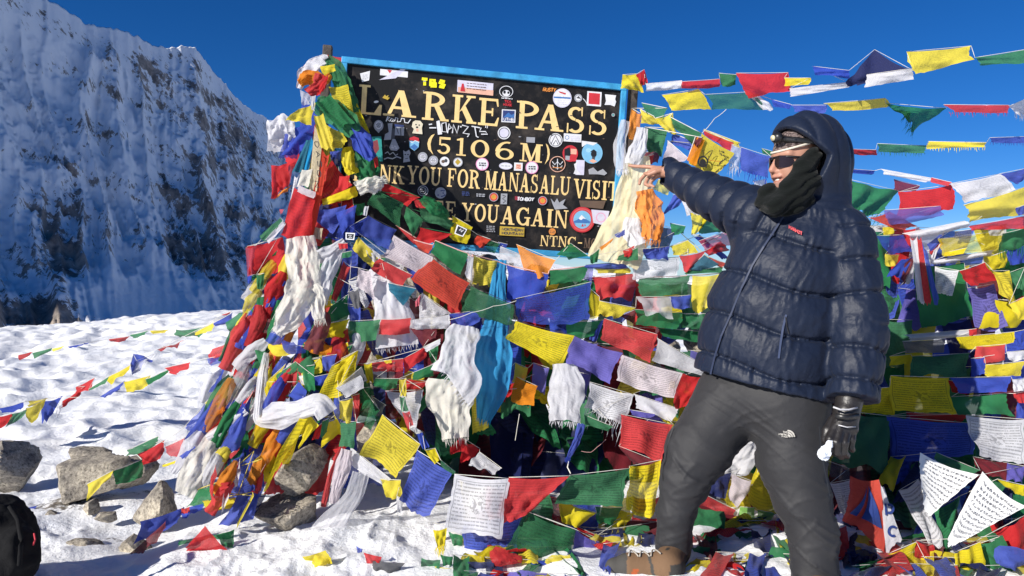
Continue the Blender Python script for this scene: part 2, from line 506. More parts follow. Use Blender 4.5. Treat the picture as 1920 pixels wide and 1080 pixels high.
def serif_glyphs():
    K, k, s = 0.20, 0.09, 0.075          # thick stroke, thin stroke, serif depth
    q = lambda *p: ('poly', list(p))
    def stem(x, w=K): return rect(x, 0, x + w, 1)
    def ser(x0, x1, y): return rect(x0, y, x1, y + s)
    G = {}
    G['L'] = [stem(.14), ser(.02, .48, 1 - s), ser(.02, .9, 0), q((.62, 0), (.96, 0), (.98, .36), (.88, .36))]
    G['A'] = [q((.10, 0), (.21, 0), (.53, .92), (.44, 1)), q((.62, 0), (.88, 0), (.60, 1), (.42, 1)), rect(.28, .28, .72, .38), ser(.0, .34, 0), ser(.56, 1.0, 0)]
    G['P'] = [stem(.14), ser(.02, .5, 0), ser(.02, .4, 1 - s), arc(.34, .725, .58, .275, K, .1, -90, 90)]
    G['R'] = [stem(.12), ser(.0, .44, 0), ser(.0, .38, 1 - s), arc(.32, .74, .52, .26, K, .1, -90, 90), q((.44, .5), (.64, .52), (.95, 0), (.72, 0)), ser(.7, 1.02, 0)]
    G['K'] = [stem(.12), ser(.0, .44, 0), ser(.0, .44, 1 - s), q((.30, .38), (.42, .46), (.84, 1), (.70, 1)), q((.40, .50), (.56, .62), (.96, 0), (.70, 0)), ser(.58, .96, 1 - s), ser(.62, 1.04, 0)]
    G['E'] = [stem(.12), rect(.0, 0, .86, .09), rect(.0, .91, .84, 1), rect(.3, .46, .62, .55), q((.74, .09), (.86, .0), (.92, .32), (.86, .32)), q((.76, .91), (.84, 1), (.88, .72), (.82, .72)), rect(.58, .36, .65, .65)]
    G['F'] = [stem(.14), ser(.0, .52, 0), rect(.0, .91, .88, 1), rect(.3, .46, .64, .55), q((.78, .91), (.88, 1), (.94, .70), (.87, .70)), rect(.60, .36, .67, .65)]
    G['S'] = [arc(.46, .735, .38, .265, .20, .10, 40, 270), arc(.48, .27, .42, .27, .21, .10, -140, 90), q((.72, 1.0), (.80, 1.0), (.80, .66), (.75, .66)), q((.06, 0), (.13, 0), (.13, .36), (.06, .36))]
    G['H'] = [stem(.10), stem(.70), rect(.2, .45, .8, .55), ser(0, .4, 0), ser(.6, 1, 0), ser(0, .4, 1 - s), ser(.6, 1, 1 - s)]
    G['T'] = [stem(.40), ser(.26, .74, 0), rect(.02, .91, .98, 1), q((.02, 1), (.1, .91), (.08, .68), (.02, .68)), q((.98, 1), (.9, .91), (.92, .68), (.98, .68))]
    G['N'] = [rect(.12, 0, .21, 1), rect(.80, 0, .89, 1), q((.08, 1), (.32, 1), (.89, .0), (.76, 0)), ser(.0, .34, 0), ser(.68, 1.0, 1 - s)]
    G['M'] = [rect(.12, 0, .20, 1), rect(.72, 0, .92, 1), q((.08, 1), (.30, 1), (.56, .12), (.46, 0)), q((.46, 0), (.54, 0), (.84, 1), (.74, 1)), ser(.0, .32, 0), ser(.62, 1.02, 0), ser(0, .2, 1 - s), ser(.8, 1.02, 1 - s)]
    G['Y'] = [rect(.40, 0, .60, .48), q((.04, 1), (.28, 1), (.60, .42), (.40, .42)), q((.42, .46), (.58, .46), (.94, 1), (.82, 1)), ser(.26, .74, 0), ser(-.02, .38, 1 - s), ser(.68, 1.02, 1 - s)]
    G['O'] = [arc(.5, .5, .48, .5, .21, .10, 0, 360, 30)]
    G['U'] = [rect(.12, .3, .32, 1), rect(.78, .3, .88, 1), arc(.5, .32, .38, .32, .19, .12, 180, 300), arc(.5, .32, .38, .32, .11, .12, 300, 360), ser(0, .44, 1 - s), ser(.64, 1.0, 1 - s)]
    G['V'] = [q((.04, 1), (.28, 1), (.60, 0), (.44, 0)), q((.48, 0), (.58, 0), (.94, 1), (.82, 1)), ser(-.04, .40, 1 - s), ser(.66, 1.04, 1 - s)]
    G['I'] = [rect(.25, 0, .75, 1), ser(0, 1, 0), ser(0, 1, 1 - s)]
    G['G'] = [arc(.52, .5, .50, .5, .22, .10, 45, 330, 22), rect(.76, .0, .94, .42), ser(.60, 1.02, .40), q((.80, 1), (.88, 1), (.88, .66), (.82, .66))]
    G['C'] = [arc(.52, .5, .50, .5, .22, .10, 45, 318, 22), q((.82, 1), (.90, 1), (.90, .66), (.84, .66))]
    G['5'] = [rect(.16, .86, .90, 1), rect(.16, .52, .27, .9), arc(.46, .31, .44, .31, .21, .11, -160, 125, 22)]
    G['1'] = [rect(.38, 0, .64, 1), ser(.1, .92, 0), q((.10, .84), (.10, .92), (.50, 1), (.50, .86))]
    G['0'] = [arc(.5, .5, .48, .5, .21, .10, 0, 360, 30)]
    G['6'] = [arc(.5, .31, .46, .31, .20, .09, 0, 360, 28), arc(.62, .42, .60, .58, .22, .09, 75, 180, 14)]
    G['('] = [('poly', [(.95, 1.1), (.55, 1.0), (.22, .75), (.10, .45), (.25, .12), (.95, -.22), (.62, .10), (.50, .45), (.62, .78)])]
    G[')'] = [('poly', [(.05, 1.1), (.45, 1.0), (.78, .75), (.90, .45), (.75, .12), (.05, -.22), (.38, .10), (.50, .45), (.38, .78)])]
    G['-'] = [rect(.1, .4, .9, .52)]
    G['.'] = [rect(.2, .0, .8, .18)]
    return G


GLY = serif_glyphs()
STROKE = {  # plain block capitals for small print
    'A': [[(0, 0), (.5, 1), (1, 0)], [(.2, .4), (.8, .4)]], 'B': [[(0, 0), (0, 1), (.8, .95), (.8, .6), (0, .5)], [(0, .5), (1, .45), (1, .05), (0, 0)]],
    'C': [[(1, .9), (.3, 1), (0, .5), (.3, 0), (1, .1)]], 'D': [[(0, 0), (0, 1), (.6, 1), (1, .5), (.6, 0), (0, 0)]], 'E': [[(1, 1), (0, 1), (0, 0), (1, 0)], [(0, .5), (.8, .5)]],
    'F': [[(1, 1), (0, 1), (0, 0)], [(0, .5), (.8, .5)]], 'H': [[(0, 0), (0, 1)], [(1, 0), (1, 1)], [(0, .5), (1, .5)]], 'I': [[(.5, 0), (.5, 1)]], 'L': [[(0, 1), (0, 0), (1, 0)]],
    'M': [[(0, 0), (0, 1), (.5, .35), (1, 1), (1, 0)]], 'N': [[(0, 0), (0, 1), (1, 0), (1, 1)]], 'O': [[(.5, 0), (0, .25), (0, .75), (.5, 1), (1, .75), (1, .25), (.5, 0)]],
    'P': [[(0, 0), (0, 1), (.9, .95), (.9, .5), (0, .45)]], 'R': [[(0, 0), (0, 1), (.9, .95), (.9, .55), (0, .5)], [(.4, .5), (1, 0)]], 'S': [[(1, .9), (.2, 1), (0, .72), (1, .32), (.8, 0), (0, .1)]],
    'T': [[(0, 1), (1, 1)], [(.5, 1), (.5, 0)]], 'U': [[(0, 1), (0, .2), (.5, 0), (1, .2), (1, 1)]], 'Y': [[(0, 1), (.5, .5), (1, 1)], [(.5, .5), (.5, 0)]], 'Z': [[(0, 1), (1, 1), (0, 0), (1, 0)]],
    'G': [[(1, .9), (.3, 1), (0, .5), (.3, 0), (1, .1), (1, .5), (.6, .5)]], 'K': [[(0, 0), (0, 1)], [(1, 1), (0, .45), (1, 0)]], '2': [[(0, .8), (.5, 1), (1, .7), (0, 0), (1, 0)]],
    '-': [[(.1, .5), (.9, .5)]], ' ': [], '.': [[(.4, 0), (.6, 0)]], '3': [[(0, 1), (1, .9), (.4, .5), (1, .2), (0, 0)]],
}


def block_text(pr, text, x0, y0, cw, h, w, ink, slope=0.0, gap=0.25, lean=0.0):
    """y0 is the baseline; frame rows grow downwards"""
    x = x0
    for ch in text:
        for ln in STROKE.get(ch, []):
            pr.line([(x + gx * cw + lean * gy * h, y0 - gy * h + slope * (x + gx * cw - x0)) for gx, gy in ln], w, ink)
        x += cw * (1 + gap)


# ================================================================ SIGN
TL = P(648, 113, 4.0)
TRc = P(1172, 165, 4.2)
SU = (TRc - TL).normalized()
SN = SU.cross(Vector((0, 0, -1))).normalized()
if SN.dot(CAM - TL) < 0: SN = -SN
SV = SN.cross(SU).normalized()
if SV.z > 0: SV = -SV
SW = (TRc - TL).length


def sign_xy(px, py):
    d = (P(px, py, 1.0) - CAM)
    t = (TL - CAM).dot(SN) / d.dot(SN)
    w = CAM + d * t - TL
    return w.dot(SU), w.dot(SV)


def on_sign(px, py, z=0.0):
    u, v = sign_xy(px, py)
    return TL + SU * u + SV * v + SN * z


SH = sign_xy(1120, 480)[1]


def sboard(u0, v0, u1, v1, z0, z1, name, mat, parent, bevel=0.0):
    c = [TL + SU * u + SV * v + SN * z for z in (z0, z1) for u, v in ((u0, v0), (u1, v0), (u1, v1), (u0, v1))]
    f = [[0, 1, 2, 3], [7, 6, 5, 4], [0, 4, 5, 1], [1, 5, 6, 2], [2, 6, 7, 3], [3, 7, 4, 0]]
    o = mesh_obj(name, c, f, mat, parent, smooth=False)
    if bevel:
        md = o.modifiers.new('bevel', 'BEVEL'); md.width = bevel; md.segments = 2
    return o


def build_sign():
    root = empty('summit_sign', (TL + TRc) / 2 + SV * (SH + 0.9))
    tag(root, 'black pass sign with blue frame, gold serif lettering and many stickers', 'sign')
    # scuffed black paint
    m, nt, out = new_mat('sign_black')
    b = nd(nt, 'ShaderNodeBsdfPrincipled', i_Roughness=0.6)
    b.inputs['Specular IOR Level'].default_value = 0.25
    tc = nd(nt, 'ShaderNodeTexCoord')
    n = nd(nt, 'ShaderNodeTexNoise', i_Scale=5.0, i_Detail=9.0, i_Roughness=0.72)
    nt.links.new(tc.outputs['Object'], n.inputs['Vector'])
    c = nd(nt, 'ShaderNodeValToRGB')
    e = c.color_ramp.elements
    e[0].position = 0.50; e[0].color = (0.006, 0.006, 0.007, 1)
    e[1].position = 0.76; e[1].color = (0.075, 0.06, 0.05, 1)
    nt.links.new(n.outputs['Fac'], c.inputs[0]); nt.links.new(c.outputs[0], b.inputs['Base Color'])
    n5 = nd(nt, 'ShaderNodeTexNoise', i_Scale=70.0, i_Detail=3.0)
    nt.links.new(tc.outputs['Object'], n5.inputs['Vector'])
    bp = nd(nt, 'ShaderNodeBump', i_Strength=0.12, i_Distance=0.004)
    nt.links.new(n5.outputs['Fac'], bp.inputs['Height']); nt.links.new(bp.outputs[0], b.inputs['Normal'])
    nt.links.new(b.outputs[0], out.inputs[0])
    blue = simple_mat('sign_blue_paint', (0.035, 0.27, 0.52), 0.5, var=0.35, scale=14, bump=0.2)
    wood = simple_mat('weathered_wood', (0.055, 0.045, 0.04), 0.8, var=0.4, scale=20, bump=0.4)
    bw = 0.02
    sboard(0.0, 0.0, SW, SH, -0.012, 0.0, 'board', m, root)
    sboard(-bw, -bw * .8, SW + bw * .3, 0.018, -0.02, 0.018, 'frame_rail', blue, root, 0.003)
    sboard(-bw, SH - 0.012, SW + bw * .3, SH + bw, -0.02, 0.018, 'frame_rail', blue, root, 0.003)
    sboard(-bw, 0.0182, 0.012, SH - 0.0122, -0.02, 0.0185, 'frame_stile', blue, root, 0.003)
    sboard(SW - 0.024, 0.0182, SW + bw * .3, SH - 0.0122, -0.02, 0.0185, 'frame_stile', blue, root, 0.003)
    for u in (-0.125, SW + 0.03):
        sboard(u, -0.075 if u < 0 else -0.01, u + 0.05, SH + 1.15, -0.05, -0.005, 'post', wood, root, 0.006)
    # ------- painted lettering
    lines = []

    def letters(spec, ink='gold', slope=0.08, lean=0.055):
        for ch, x0, x1, yt, yb in spec:
            pr = Print(on_sign, 0.0010)
            for kind, *g in GLY[ch]:
                mp = lambda p: (x0 + p[0] * (x1 - x0) + lean * p[1] * (yb - yt), yb - p[1] * (yb - yt) + slope * (x0 + p[0] * (x1 - x0) - x0))
                if kind == 'poly': pr.poly([mp(p) for p in g[0]], ink)
                else: pr.strip([mp(p) for p in g[0]], [mp(p) for p in g[1]], ink)
            pr.build('letter', root)
    letters([('L', 670, 716, 158, 213), ('A', 718, 780, 167, 216), ('R', 791, 840, 171, 224), ('K', 846, 891, 177, 229), ('E', 896, 938, 183, 234),
             ('P', 966, 1012, 188, 240), ('A', 1002, 1056, 194, 243), ('S', 1060, 1098, 199, 248), ('S', 1102, 1140, 204, 252)], slope=0.085)
    letters([('(', 799, 814, 253, 283), ('5', 818, 846, 256, 288), ('1', 853, 875, 258, 291), ('0', 881, 917, 261, 294), ('6', 927, 964, 264, 298), ('M', 974, 1015, 268, 302), (')', 1021, 1031, 272, 302)], slope=0.08)
    sp = []
    words = [('THANK', 640, 757, 303), ('YOU', 763, 826, 310), ('FOR', 838, 899, 315), ('MANASALU', 908, 1068, 320), ('VISIT', 1075, 1158, 335)]

    def word(w, x0, x1, yt, h, slope):
        wd = {'I': .45, 'M': 1.2, 'T': .9, 'L': .85, 'S': .8, 'F': .85, 'E': .85}
        tot = sum(wd.get(c, 1.0) for c in w) + 0.08 * (len(w) - 1)
        k = (x1 - x0) / tot
        x = x0
        out = []
        for c in w:
            cw = wd.get(c, 1.0) * k
            y = yt + slope * (x - x0)
            out.append((c, x, x + cw, y, y + h))
            x += cw + 0.08 * k
        return out
    for w, x0, x1, yt in words: sp += word(w, x0, x1, yt, 34 + (x0 - 640) * 0.004, 0.075)
    letters(sp, slope=0.075)
    sp = []
    for w, x0, x1, yt in (('SEE', 790, 855, 374), ('YOU', 865, 934, 380), ('AGAIN', 938, 1064, 386)): sp += word(w, x0, x1, yt, 34, 0.068)
    letters(sp, slope=0.068)
    letters(word('NTNC', 1012, 1080, 441, 20, 0.05) + [('-', 1082, 1092, 445, 464)], slope=0.05)
    letters(word('MCAP', 1094, 1140, 446, 19, 0.05), ink='brown', slope=0.05)
    # ------- stickers and scrawls, each a part of the sign
    L = 0.085
    zcount = [0.0026]

    def stick(draw):
        pr = Print(on_sign, zcount[0])
        draw(pr)
        zcount[0] += 0.0001
        return pr.build('sticker', root)

    def quad(pr, x0, y0, x1, y1, ink, sl=L):
        pr.poly([(x0, y0), (x1, y0 + sl * (x1 - x0)), (x1 - .05 * (y1 - y0), y1 + sl * (x1 - x0)), (x0 - .05 * (y1 - y0), y1)], ink)

    def lines_(pr, x0, y0, x1, n, dy, ink, w=1.0, sl=L):
        for i in range(n):
            x = x0
            while x < x1:
                x2 = min(x1, x + random.uniform(2.5, 6))
                pr.line([(x, y0 + i * dy + sl * (x - x0)), (x2, y0 + i * dy + sl * (x2 - x0))], w, ink)
                x = x2 + random.uniform(.8, 1.6)

    def roundel(cx, cy, r, *rings):
        def d(pr):
            for k, (rr, ink) in enumerate(rings): pr.disc(cx, cy, rr * r, rr * r, ink)
        return d
    stick(lambda p: (p.poly([(675, 138), (694, 133), (692, 151), (679, 154)], 'white'), lines_(p, 680, 141, 690, 3, 3.5, 'grey', 1.2, 0)))
    stick(lambda p: (quad(p, 713, 129, 765, 141, 'white', .09), p.poly([(726, 131), (735, 132), (731, 138)], 'red'), p.poly([(711, 150), (757, 127), (760, 131), (742, 147)], 'lilac')))
    stick(lambda p: (block_text(p, 'TBS', 791, 160, 10.5, 12, 5.4, 'yellow', .1, .55)))
    stick(lambda p: (quad(p, 858, 150, 925, 172, 'lilac', .1), quad(p, 859, 163, 925, 173, 'peach', .1), lines_(p, 875, 156, 912, 3, 5, 'brown', 1.5, .1), p.poly([(866, 157), (869, 157), (872, 172), (863, 171)], 'red')))
    stick(lambda p: (p.ring(949, 172, 13, 11, 1.2, 'white'), p.disc(949, 175, 7, 6, 'white'), p.disc(946, 173, 2.5, 3, 'black'), p.disc(953, 174, 2, 2.5, 'black'), lines_(p, 940, 184, 961, 1, 3, 'white', 1.5)))
    stick(lambda p: (block_text(p, 'TEA', 946, 192, 3.4, 4, 1.2, 'red', .08), block_text(p, 'HOUSE', 944, 198, 2.6, 4, 1.1, 'red', .08)))
    stick(lambda p: (quad(p, 941, 205, 967, 229, 'white', .05), quad(p, 943, 207, 965, 227, 'navy', .05), p.poly([(944, 220), (953, 211), (959, 216), (964, 213), (964, 221)], 'blue'), block_text(p, 'UTMB', 944.5, 226, 3.6, 5, 1.2, 'white', .05, .35)))
    stick(lambda p: block_text(p, 'RUSTY', 1018, 171, 4, 6, 1.8, 'orange', .05, .2, .2))
    stick(lambda p: (p.disc(1054, 184, 17.5, 18, 'lilac'), p.disc(1054, 184, 15.5, 16, 'white'), quad(p, 1038, 181, 1070, 184, 'blue', .06), p.poly([(1047, 171), (1061, 175), (1060, 178), (1049, 174)], 'red'), lines_(p, 1045, 188, 1062, 3, 3.4, 'lilac', 1)))
    stick(lambda p: (p.ring(1084, 184, 7.5, 7.5, 2.2, 'grey'), p.disc(1084, 184, 5, 5, 'white'), p.poly([(1080, 184), (1085, 180), (1089, 186)], 'dkgrey')))
    stick(lambda p: (quad(p, 1101, 171, 1128, 198, 'white', .08), quad(p, 1104, 174, 1125, 195, 'red', .08)))
    stick(lambda p: (p.poly([(1134, 177), (1155, 179), (1153, 186), (1155, 191), (1152, 200), (1144, 197), (1133, 197), (1136, 190)], 'white')))
    stick(lambda p: (p.line([(1093, 185), (1098, 191), (1101, 197)], 1.2, 'white')))
    stick(roundel(945, 249.5, 12, (1, 'white'), (.84, 'dkgrey'), (.72, 'lilac')))
    stick(lambda p: (p.disc(1041.5, 263, 13, 13, 'white'), p.ring(1041.5, 263, 11.5, 11.5, 1.2, 'black'), p.line([(1033, 270), (1041, 254), (1050, 271)], 1.6, 'black'), p.line([(1037, 271), (1042, 263), (1046, 271)], 1.4, 'black')))
    stick(lambda p: (quad(p, 1057, 250, 1090, 265, 'white', .07), p.ring(1063, 258, 4, 4, 1, 'blue'), lines_(p, 1070, 256, 1087, 3, 3.2, 'lilac', 1.4, .07)))
    stick(lambda p: quad(p, 987, 257, 1003, 267, 'grey', .06))
    stick(lambda p: (p.disc(1069, 288, 14.5, 15.5, 'red'), p.poly([(1058, 280), (1068, 276), (1070, 290), (1064, 300), (1058, 296)], 'black'), quad(p, 1070, 279, 1081, 289, 'peach'), p.disc(1076, 299, 5, 4, 'red'), quad(p, 1060, 292, 1068, 300, 'grey')))
    stick(lambda p: (p.disc(1110, 287, 19.5, 20, 'sky'), p.disc(1103, 282, 5, 4, (.32, .58, .75)), p.disc(1113, 289, 5.5, 6, 'black'), p.poly([(1106, 285), (1120, 286), (1113, 280)], 'black'), p.poly([(1110, 294), (1116, 294), (1114, 302), (1109, 301)], 'dkgrey'), p.poly([(1104, 302), (1111, 298), (1119, 303), (1112, 306)], 'peach')))
    stick(lambda p: (p.poly([(1090, 264), (1120, 268), (1112, 273), (1100, 270), (1091, 276)], 'white')))
    stick(lambda p: (p.ring(1045, 308, 15, 15, 1.4, 'peach'), p.ring(1045, 308, 10, 8, 1.2, 'white', 20, 160), p.line([(1035, 303), (1040, 309), (1045, 303), (1050, 309), (1055, 303)], 1.4, 'white'), p.line([(1045, 298), (1045, 318)], 1.4, 'white'), p.line([(1036, 314), (1054, 315)], 1.4, 'orange')))
    stick(lambda p: (quad(p, 1080, 300, 1096, 328, 'lilac', .03), p.poly([(1076, 308), (1081, 305), (1081, 318), (1090, 328), (1075, 326), (1078, 318)], 'white')))
    stick(lambda p: (p.poly([(1103, 318), (1112, 314), (1120, 322), (1130, 317), (1138, 325), (1133, 329), (1122, 327), (1104, 327)], 'grey')))
    for cx, cy, r in ((792.5, 294.5, 9), (812.5, 301, 9)):
        stick(lambda p, cx=cx, cy=cy, r=r: (p.disc(cx, cy, r, r, 'grey'), p.ring(cx, cy, r * .6, r * .6, 1, 'lilac'), lines_(p, cx - 5, cy - 2, cx + 5, 2, 4, 'white', 1)))
    stick(lambda p: (p.disc(833.5, 303, 9, 9, 'white'), p.disc(831, 303, 3.5, 3, 'brown'), p.disc(836, 301.5, 3, 3.4, 'dkgrey')))
    stick(lambda p: (p.disc(858.5, 304.5, 9, 9, 'grey'), p.disc(858.5, 304.5, 7.5, 7.5, 'white'), p.poly([(858, 298), (864, 304), (858, 310), (853, 304)], 'mustard')))
    for cx, cy in ((904, 308), (997, 314.5)):
        stick(lambda p, cx=cx, cy=cy: (p.disc(cx, cy, 12, 12, 'pink'), p.disc(cx, cy, 10.3, 10.3, 'white'), lines_(p, cx - 6, cy - 2, cx + 7, 2, 4, 'dkgrey', 2.6, .04), p.line([(cx, cy + 5), (cx, cy + 12)], 1.2, 'pink')))
    stick(lambda p: (p.disc(948, 311.5, 12.5, 6.5, 'lilac', rot=.06), p.disc(948, 311.5, 10.5, 5, 'white', rot=.06), lines_(p, 940, 311, 956, 1, 3, 'grey', 1.6, .05)))
    stick(lambda p: (quad(p, 964, 305, 980, 320, 'white', .04), quad(p, 967, 308, 977, 317, 'peach', .04), p.line([(969, 310), (975, 311), (970, 315), (976, 316)], 1.3, 'red')))
    stick(lambda p: (p.disc(710, 236, 9, 10.5, 'grey'), p.poly([(702, 241), (717, 241), (710, 250)], 'grey'), p.ring(710, 235, 6, 7, 1.4, 'white'), p.line([(705, 234), (714, 231), (706, 239), (713, 238)], 1, 'dkgrey')))
    stick(lambda p: (p.line([(724, 228), (727, 219), (731, 220), (726, 224), (731, 228), (734, 222), (738, 224), (734, 228), (740, 227), (742, 221), (746, 222), (745, 229), (751, 228), (753, 222), (758, 223), (759, 230), (765, 231), (770, 224)], 1.8, 'white')))
    stick(lambda p: (p.poly([(727, 232), (736, 231), (734, 262), (720, 263), (722, 252), (729, 248)], 'grey'), p.poly([(735, 240), (744, 243), (739, 262), (733, 262)], 'dkgrey')))
    stick(lambda p: (quad(p, 741, 238, 758, 254, 'grey', .04), p.poly([(740, 233), (757, 235), (757, 238), (740, 238)], 'navy'), p.line([(744, 240), (747, 251)], 1.4, 'dkgrey'), p.line([(751, 241), (752, 256)], 1.6, 'dkgrey')))
    stick(lambda p: (p.poly([(736, 261), (741, 261), (749, 278), (744, 283), (733, 282), (730, 277)], 'grey'), lines_(p, 734, 274, 745, 2, 3.2, 'white', 1.5)))
    stick(lambda p: (p.poly([(774, 229), (779, 226), (788, 227), (793, 233), (791, 240), (792, 252), (773, 250), (776, 242), (772, 238)], 'cream'), p.disc(780, 234, 1.5, 1.3, 'black'), p.disc(786, 235, 1.5, 1.3, 'black'), p.disc(782, 239, 2.2, 1.8, 'black'), p.poly([(780, 242), (785, 242), (784, 248), (781, 247)], 'peach')))
    stick(lambda p: (p.poly([(776, 256), (785, 259), (786, 265), (767, 263), (768, 259)], 'red'), p.poly([(767, 264), (786, 266), (785, 276), (777, 283), (768, 277)], 'sky'), p.poly([(769, 276), (777, 270), (784, 276), (777, 282)], 'blue'), p.line([(767, 264), (773, 268), (778, 264), (786, 267)], 1.5, 'white')))
    stick(lambda p: (p.poly([(691, 257), (715, 256), (718, 303), (704, 302), (694, 284)], 'teal'), p.poly([(698, 266), (708, 262), (711, 280), (704, 290), (697, 280)], (.24, .05, .06))))
    stick(lambda p: (p.poly([(756, 282), (761, 285), (767, 281), (770, 287), (767, 294), (769, 303), (756, 305), (757, 295)], 'grey'), p.disc(760, 290, 1.5, 1.2, 'black'), p.disc(765, 290, 1.5, 1.2, 'black'), p.line([(760, 298), (765, 297)], 1.2, 'black')))
    stick(lambda p: (p.line([(722, 288), (727, 285), (731, 290), (737, 286), (742, 292), (746, 289)], 1.8, 'grey'), p.line([(720, 299), (727, 296), (736, 298), (744, 294), (752, 297)], 2.2, 'grey')))
    stick(lambda p: (p.line([(804, 234), (810, 233)], 2.2, 'white'), p.line([(805, 240), (818, 240)], 2.2, 'white'), p.poly([(818, 228), (824, 226), (829, 252), (821, 253)], 'white'),
                     p.line([(828, 232), (836, 230), (838, 248), (829, 247), (828, 233)], 2, 'white'), p.line([(839, 250), (842, 232), (846, 240), (841, 243)], 2, 'white'), p.line([(848, 250), (850, 234), (857, 250), (860, 236)], 2.2, 'white'),
                     p.disc(864, 238, 1.5, 1.5, 'white'), p.line([(866, 235), (878, 238), (868, 250), (880, 252), (876, 257)], 2.2, 'white'), p.line([(884, 237), (900, 240)], 2, 'white'), p.line([(890, 238), (893, 256), (897, 258)], 2, 'white'),
                     p.line([(902, 240), (899, 247), (910, 247), (914, 252), (902, 252)], 2, 'white'), p.line([(911, 235), (910, 240)], 1.3, 'white'), p.line([(914, 236), (913, 241)], 1.3, 'white')))
    stick(lambda p: (p.ring(793, 358, 10, 10, 1.4, 'grey'), p.ring(793, 358, 6.5, 6.5, 1.2, 'grey'), lines_(p, 788, 356, 798, 2, 3, 'grey', 1)))
    stick(lambda p: (p.disc(826, 362, 10.5, 10.5, 'grey'), p.line([(826, 358), (834, 357), (830, 362), (835, 366), (827, 369)], 2.2, 'navy'), p.line([(820, 366), (823, 366)], 2.2, 'navy')))
    stick(lambda p: (lines_(p, 866, 360, 880, 3, 2.8, 'navy', 1.6, .06)))
    stick(lambda p: (lines_(p, 893, 364, 909, 2, 3.4, 'grey', 2.2, .06)))
    for cx, cy in ((925.5, 369.5), (1017, 376.5)): stick(roundel(cx, cy, 8.5, (1, 'grey'), (.86, 'red'), (.62, 'orange'), (.3, 'mustard')))
    stick(lambda p: (quad(p, 939, 363, 951, 383, 'grey', .03), p.line([(942, 366), (948, 368), (942, 373), (948, 377), (943, 381)], 2, 'dkgrey')))
    stick(lambda p: (p.poly([(965, 368), (975, 369), (973, 376), (965, 375)], (.3, .03, .05)), block_text(p, 'TOMBOY', 969, 376, 4.1, 6, 1.9, 'white', .03, .3, .2)))
    stick(lambda p: (p.poly([(1032, 372), (1039, 380), (1044, 372), (1048, 380), (1060, 373), (1055, 384), (1064, 391), (1040, 393), (1036, 384)], 'grey')))
    stick(lambda p: (p.disc(1091, 412, 23.5, 24, 'red'), p.ring(1091, 412, 21, 21.5, 3, (.62, .10, .10)), p.disc(1091, 412, 16.5, 17, 'sky'), p.poly([(1075, 415), (1082, 412), (1090, 403), (1098, 411), (1107, 416), (1104, 421), (1077, 421)], 'blue'), p.poly([(1084, 410), (1090, 403), (1098, 411), (1093, 410), (1089, 413)], 'white'), p.poly([(1077, 418), (1105, 419), (1100, 425), (1082, 425)], 'sky'), p.poly([(1089, 425), (1092, 419), (1094, 425)], 'red'), p.poly([(1095, 424), (1096, 419), (1098, 424)], 'red')))
    stick(lambda p: (p.poly([(1108, 393), (1142, 396), (1136, 424), (1112, 418)], 'lilac'), p.ring(1126, 408, 9, 9, 1.4, 'pink')))
    stick(lambda p: (quad(p, 937, 424, 983, 441, 'mustard', .06), block_text(p, 'NORTHERN', 941, 432, 4, 4.5, 1.5, 'dkgrey', .06, .25), block_text(p, 'MOUNTAIN', 941, 439, 4, 4.5, 1.5, 'dkgrey', .06, .25)))
    stick(lambda p: (p.disc(1035, 434.5, 6.5, 6.5, 'orange'), lines_(p, 1030, 433, 1040, 2, 3, 'brown', 1.2)))
    stick(lambda p: (lines_(p, 912, 424, 928, 4, 3.2, 'grey', 1.6, .06)))
    stick(lambda p: (p.poly([(1085, 376), (1135, 377), (1130, 392), (1088, 388)], 'brown')))
    stick(lambda p: (p.disc(1149, 216, 3.3, 3.3, 'grey'), p.disc(1149, 216, 1.8, 1.8, 'teal')))
    stick(lambda p: (p.disc(705.5, 191.5, 4.5, 2.2, 'white', rot=-.15)))
    stick(lambda p: (p.poly([(717, 184), (722, 178), (724, 181), (729, 179), (727, 183), (731, 184), (727, 188)], 'mustard')))
    pr = Print(on_sign, 0.0006)
    rr = random.Random(4)
    for _ in range(90):
        x, y = rr.uniform(665, 1160), rr.uniform(140, 470)
        y += (x - 900) * .06
        if y < 135 + (x - 650) * .1: continue
        s = rr.uniform(.4, 1.6)
        pr.poly([(x + s * rr.uniform(.5, 2.5) * math.cos(k * 1.25), y + s * rr.uniform(.4, 1) * math.sin(k * 1.25)) for k in range(5)], rr.choice(['grey', 'dkgrey', 'brown', 'dkgrey']))
    tag(pr.build('paint_chips', root), kind='stuff')
    return root


build_sign()
# ================================================================ SURFACES FROM DISTANCE FIELDS
def V3(p): return np.array([p[0], p[1], p[2]], float)


def capsule(Q, a, b, ra, rb, puff=None):
    a, b = V3(a), V3(b)
    ab = b - a
    L2 = ab @ ab
    t = np.clip(((Q - a) @ ab) / L2, 0, 1)
    c = a + t[..., None] * ab
    d = np.linalg.norm(Q - c, axis=-1) - (ra + (rb - ra) * t)
    if puff is not None:
        d = d - puff(((Q - a) @ ab) / math.sqrt(L2))
    return d


def ellipsoid(Q, c, ax, r):
    q = Q - V3(c)
    k = np.sqrt(sum(((q @ V3(a)) / rr) ** 2 for a, rr in zip(ax, r)))
    return (k - 1) * min(r) * 0.9 + 0 * k


def smin(a, b, k):
    h = np.clip(0.5 + 0.5 * (b - a) / k, 0, 1)
    return b * (1 - h) + a * h - k * h * (1 - h)


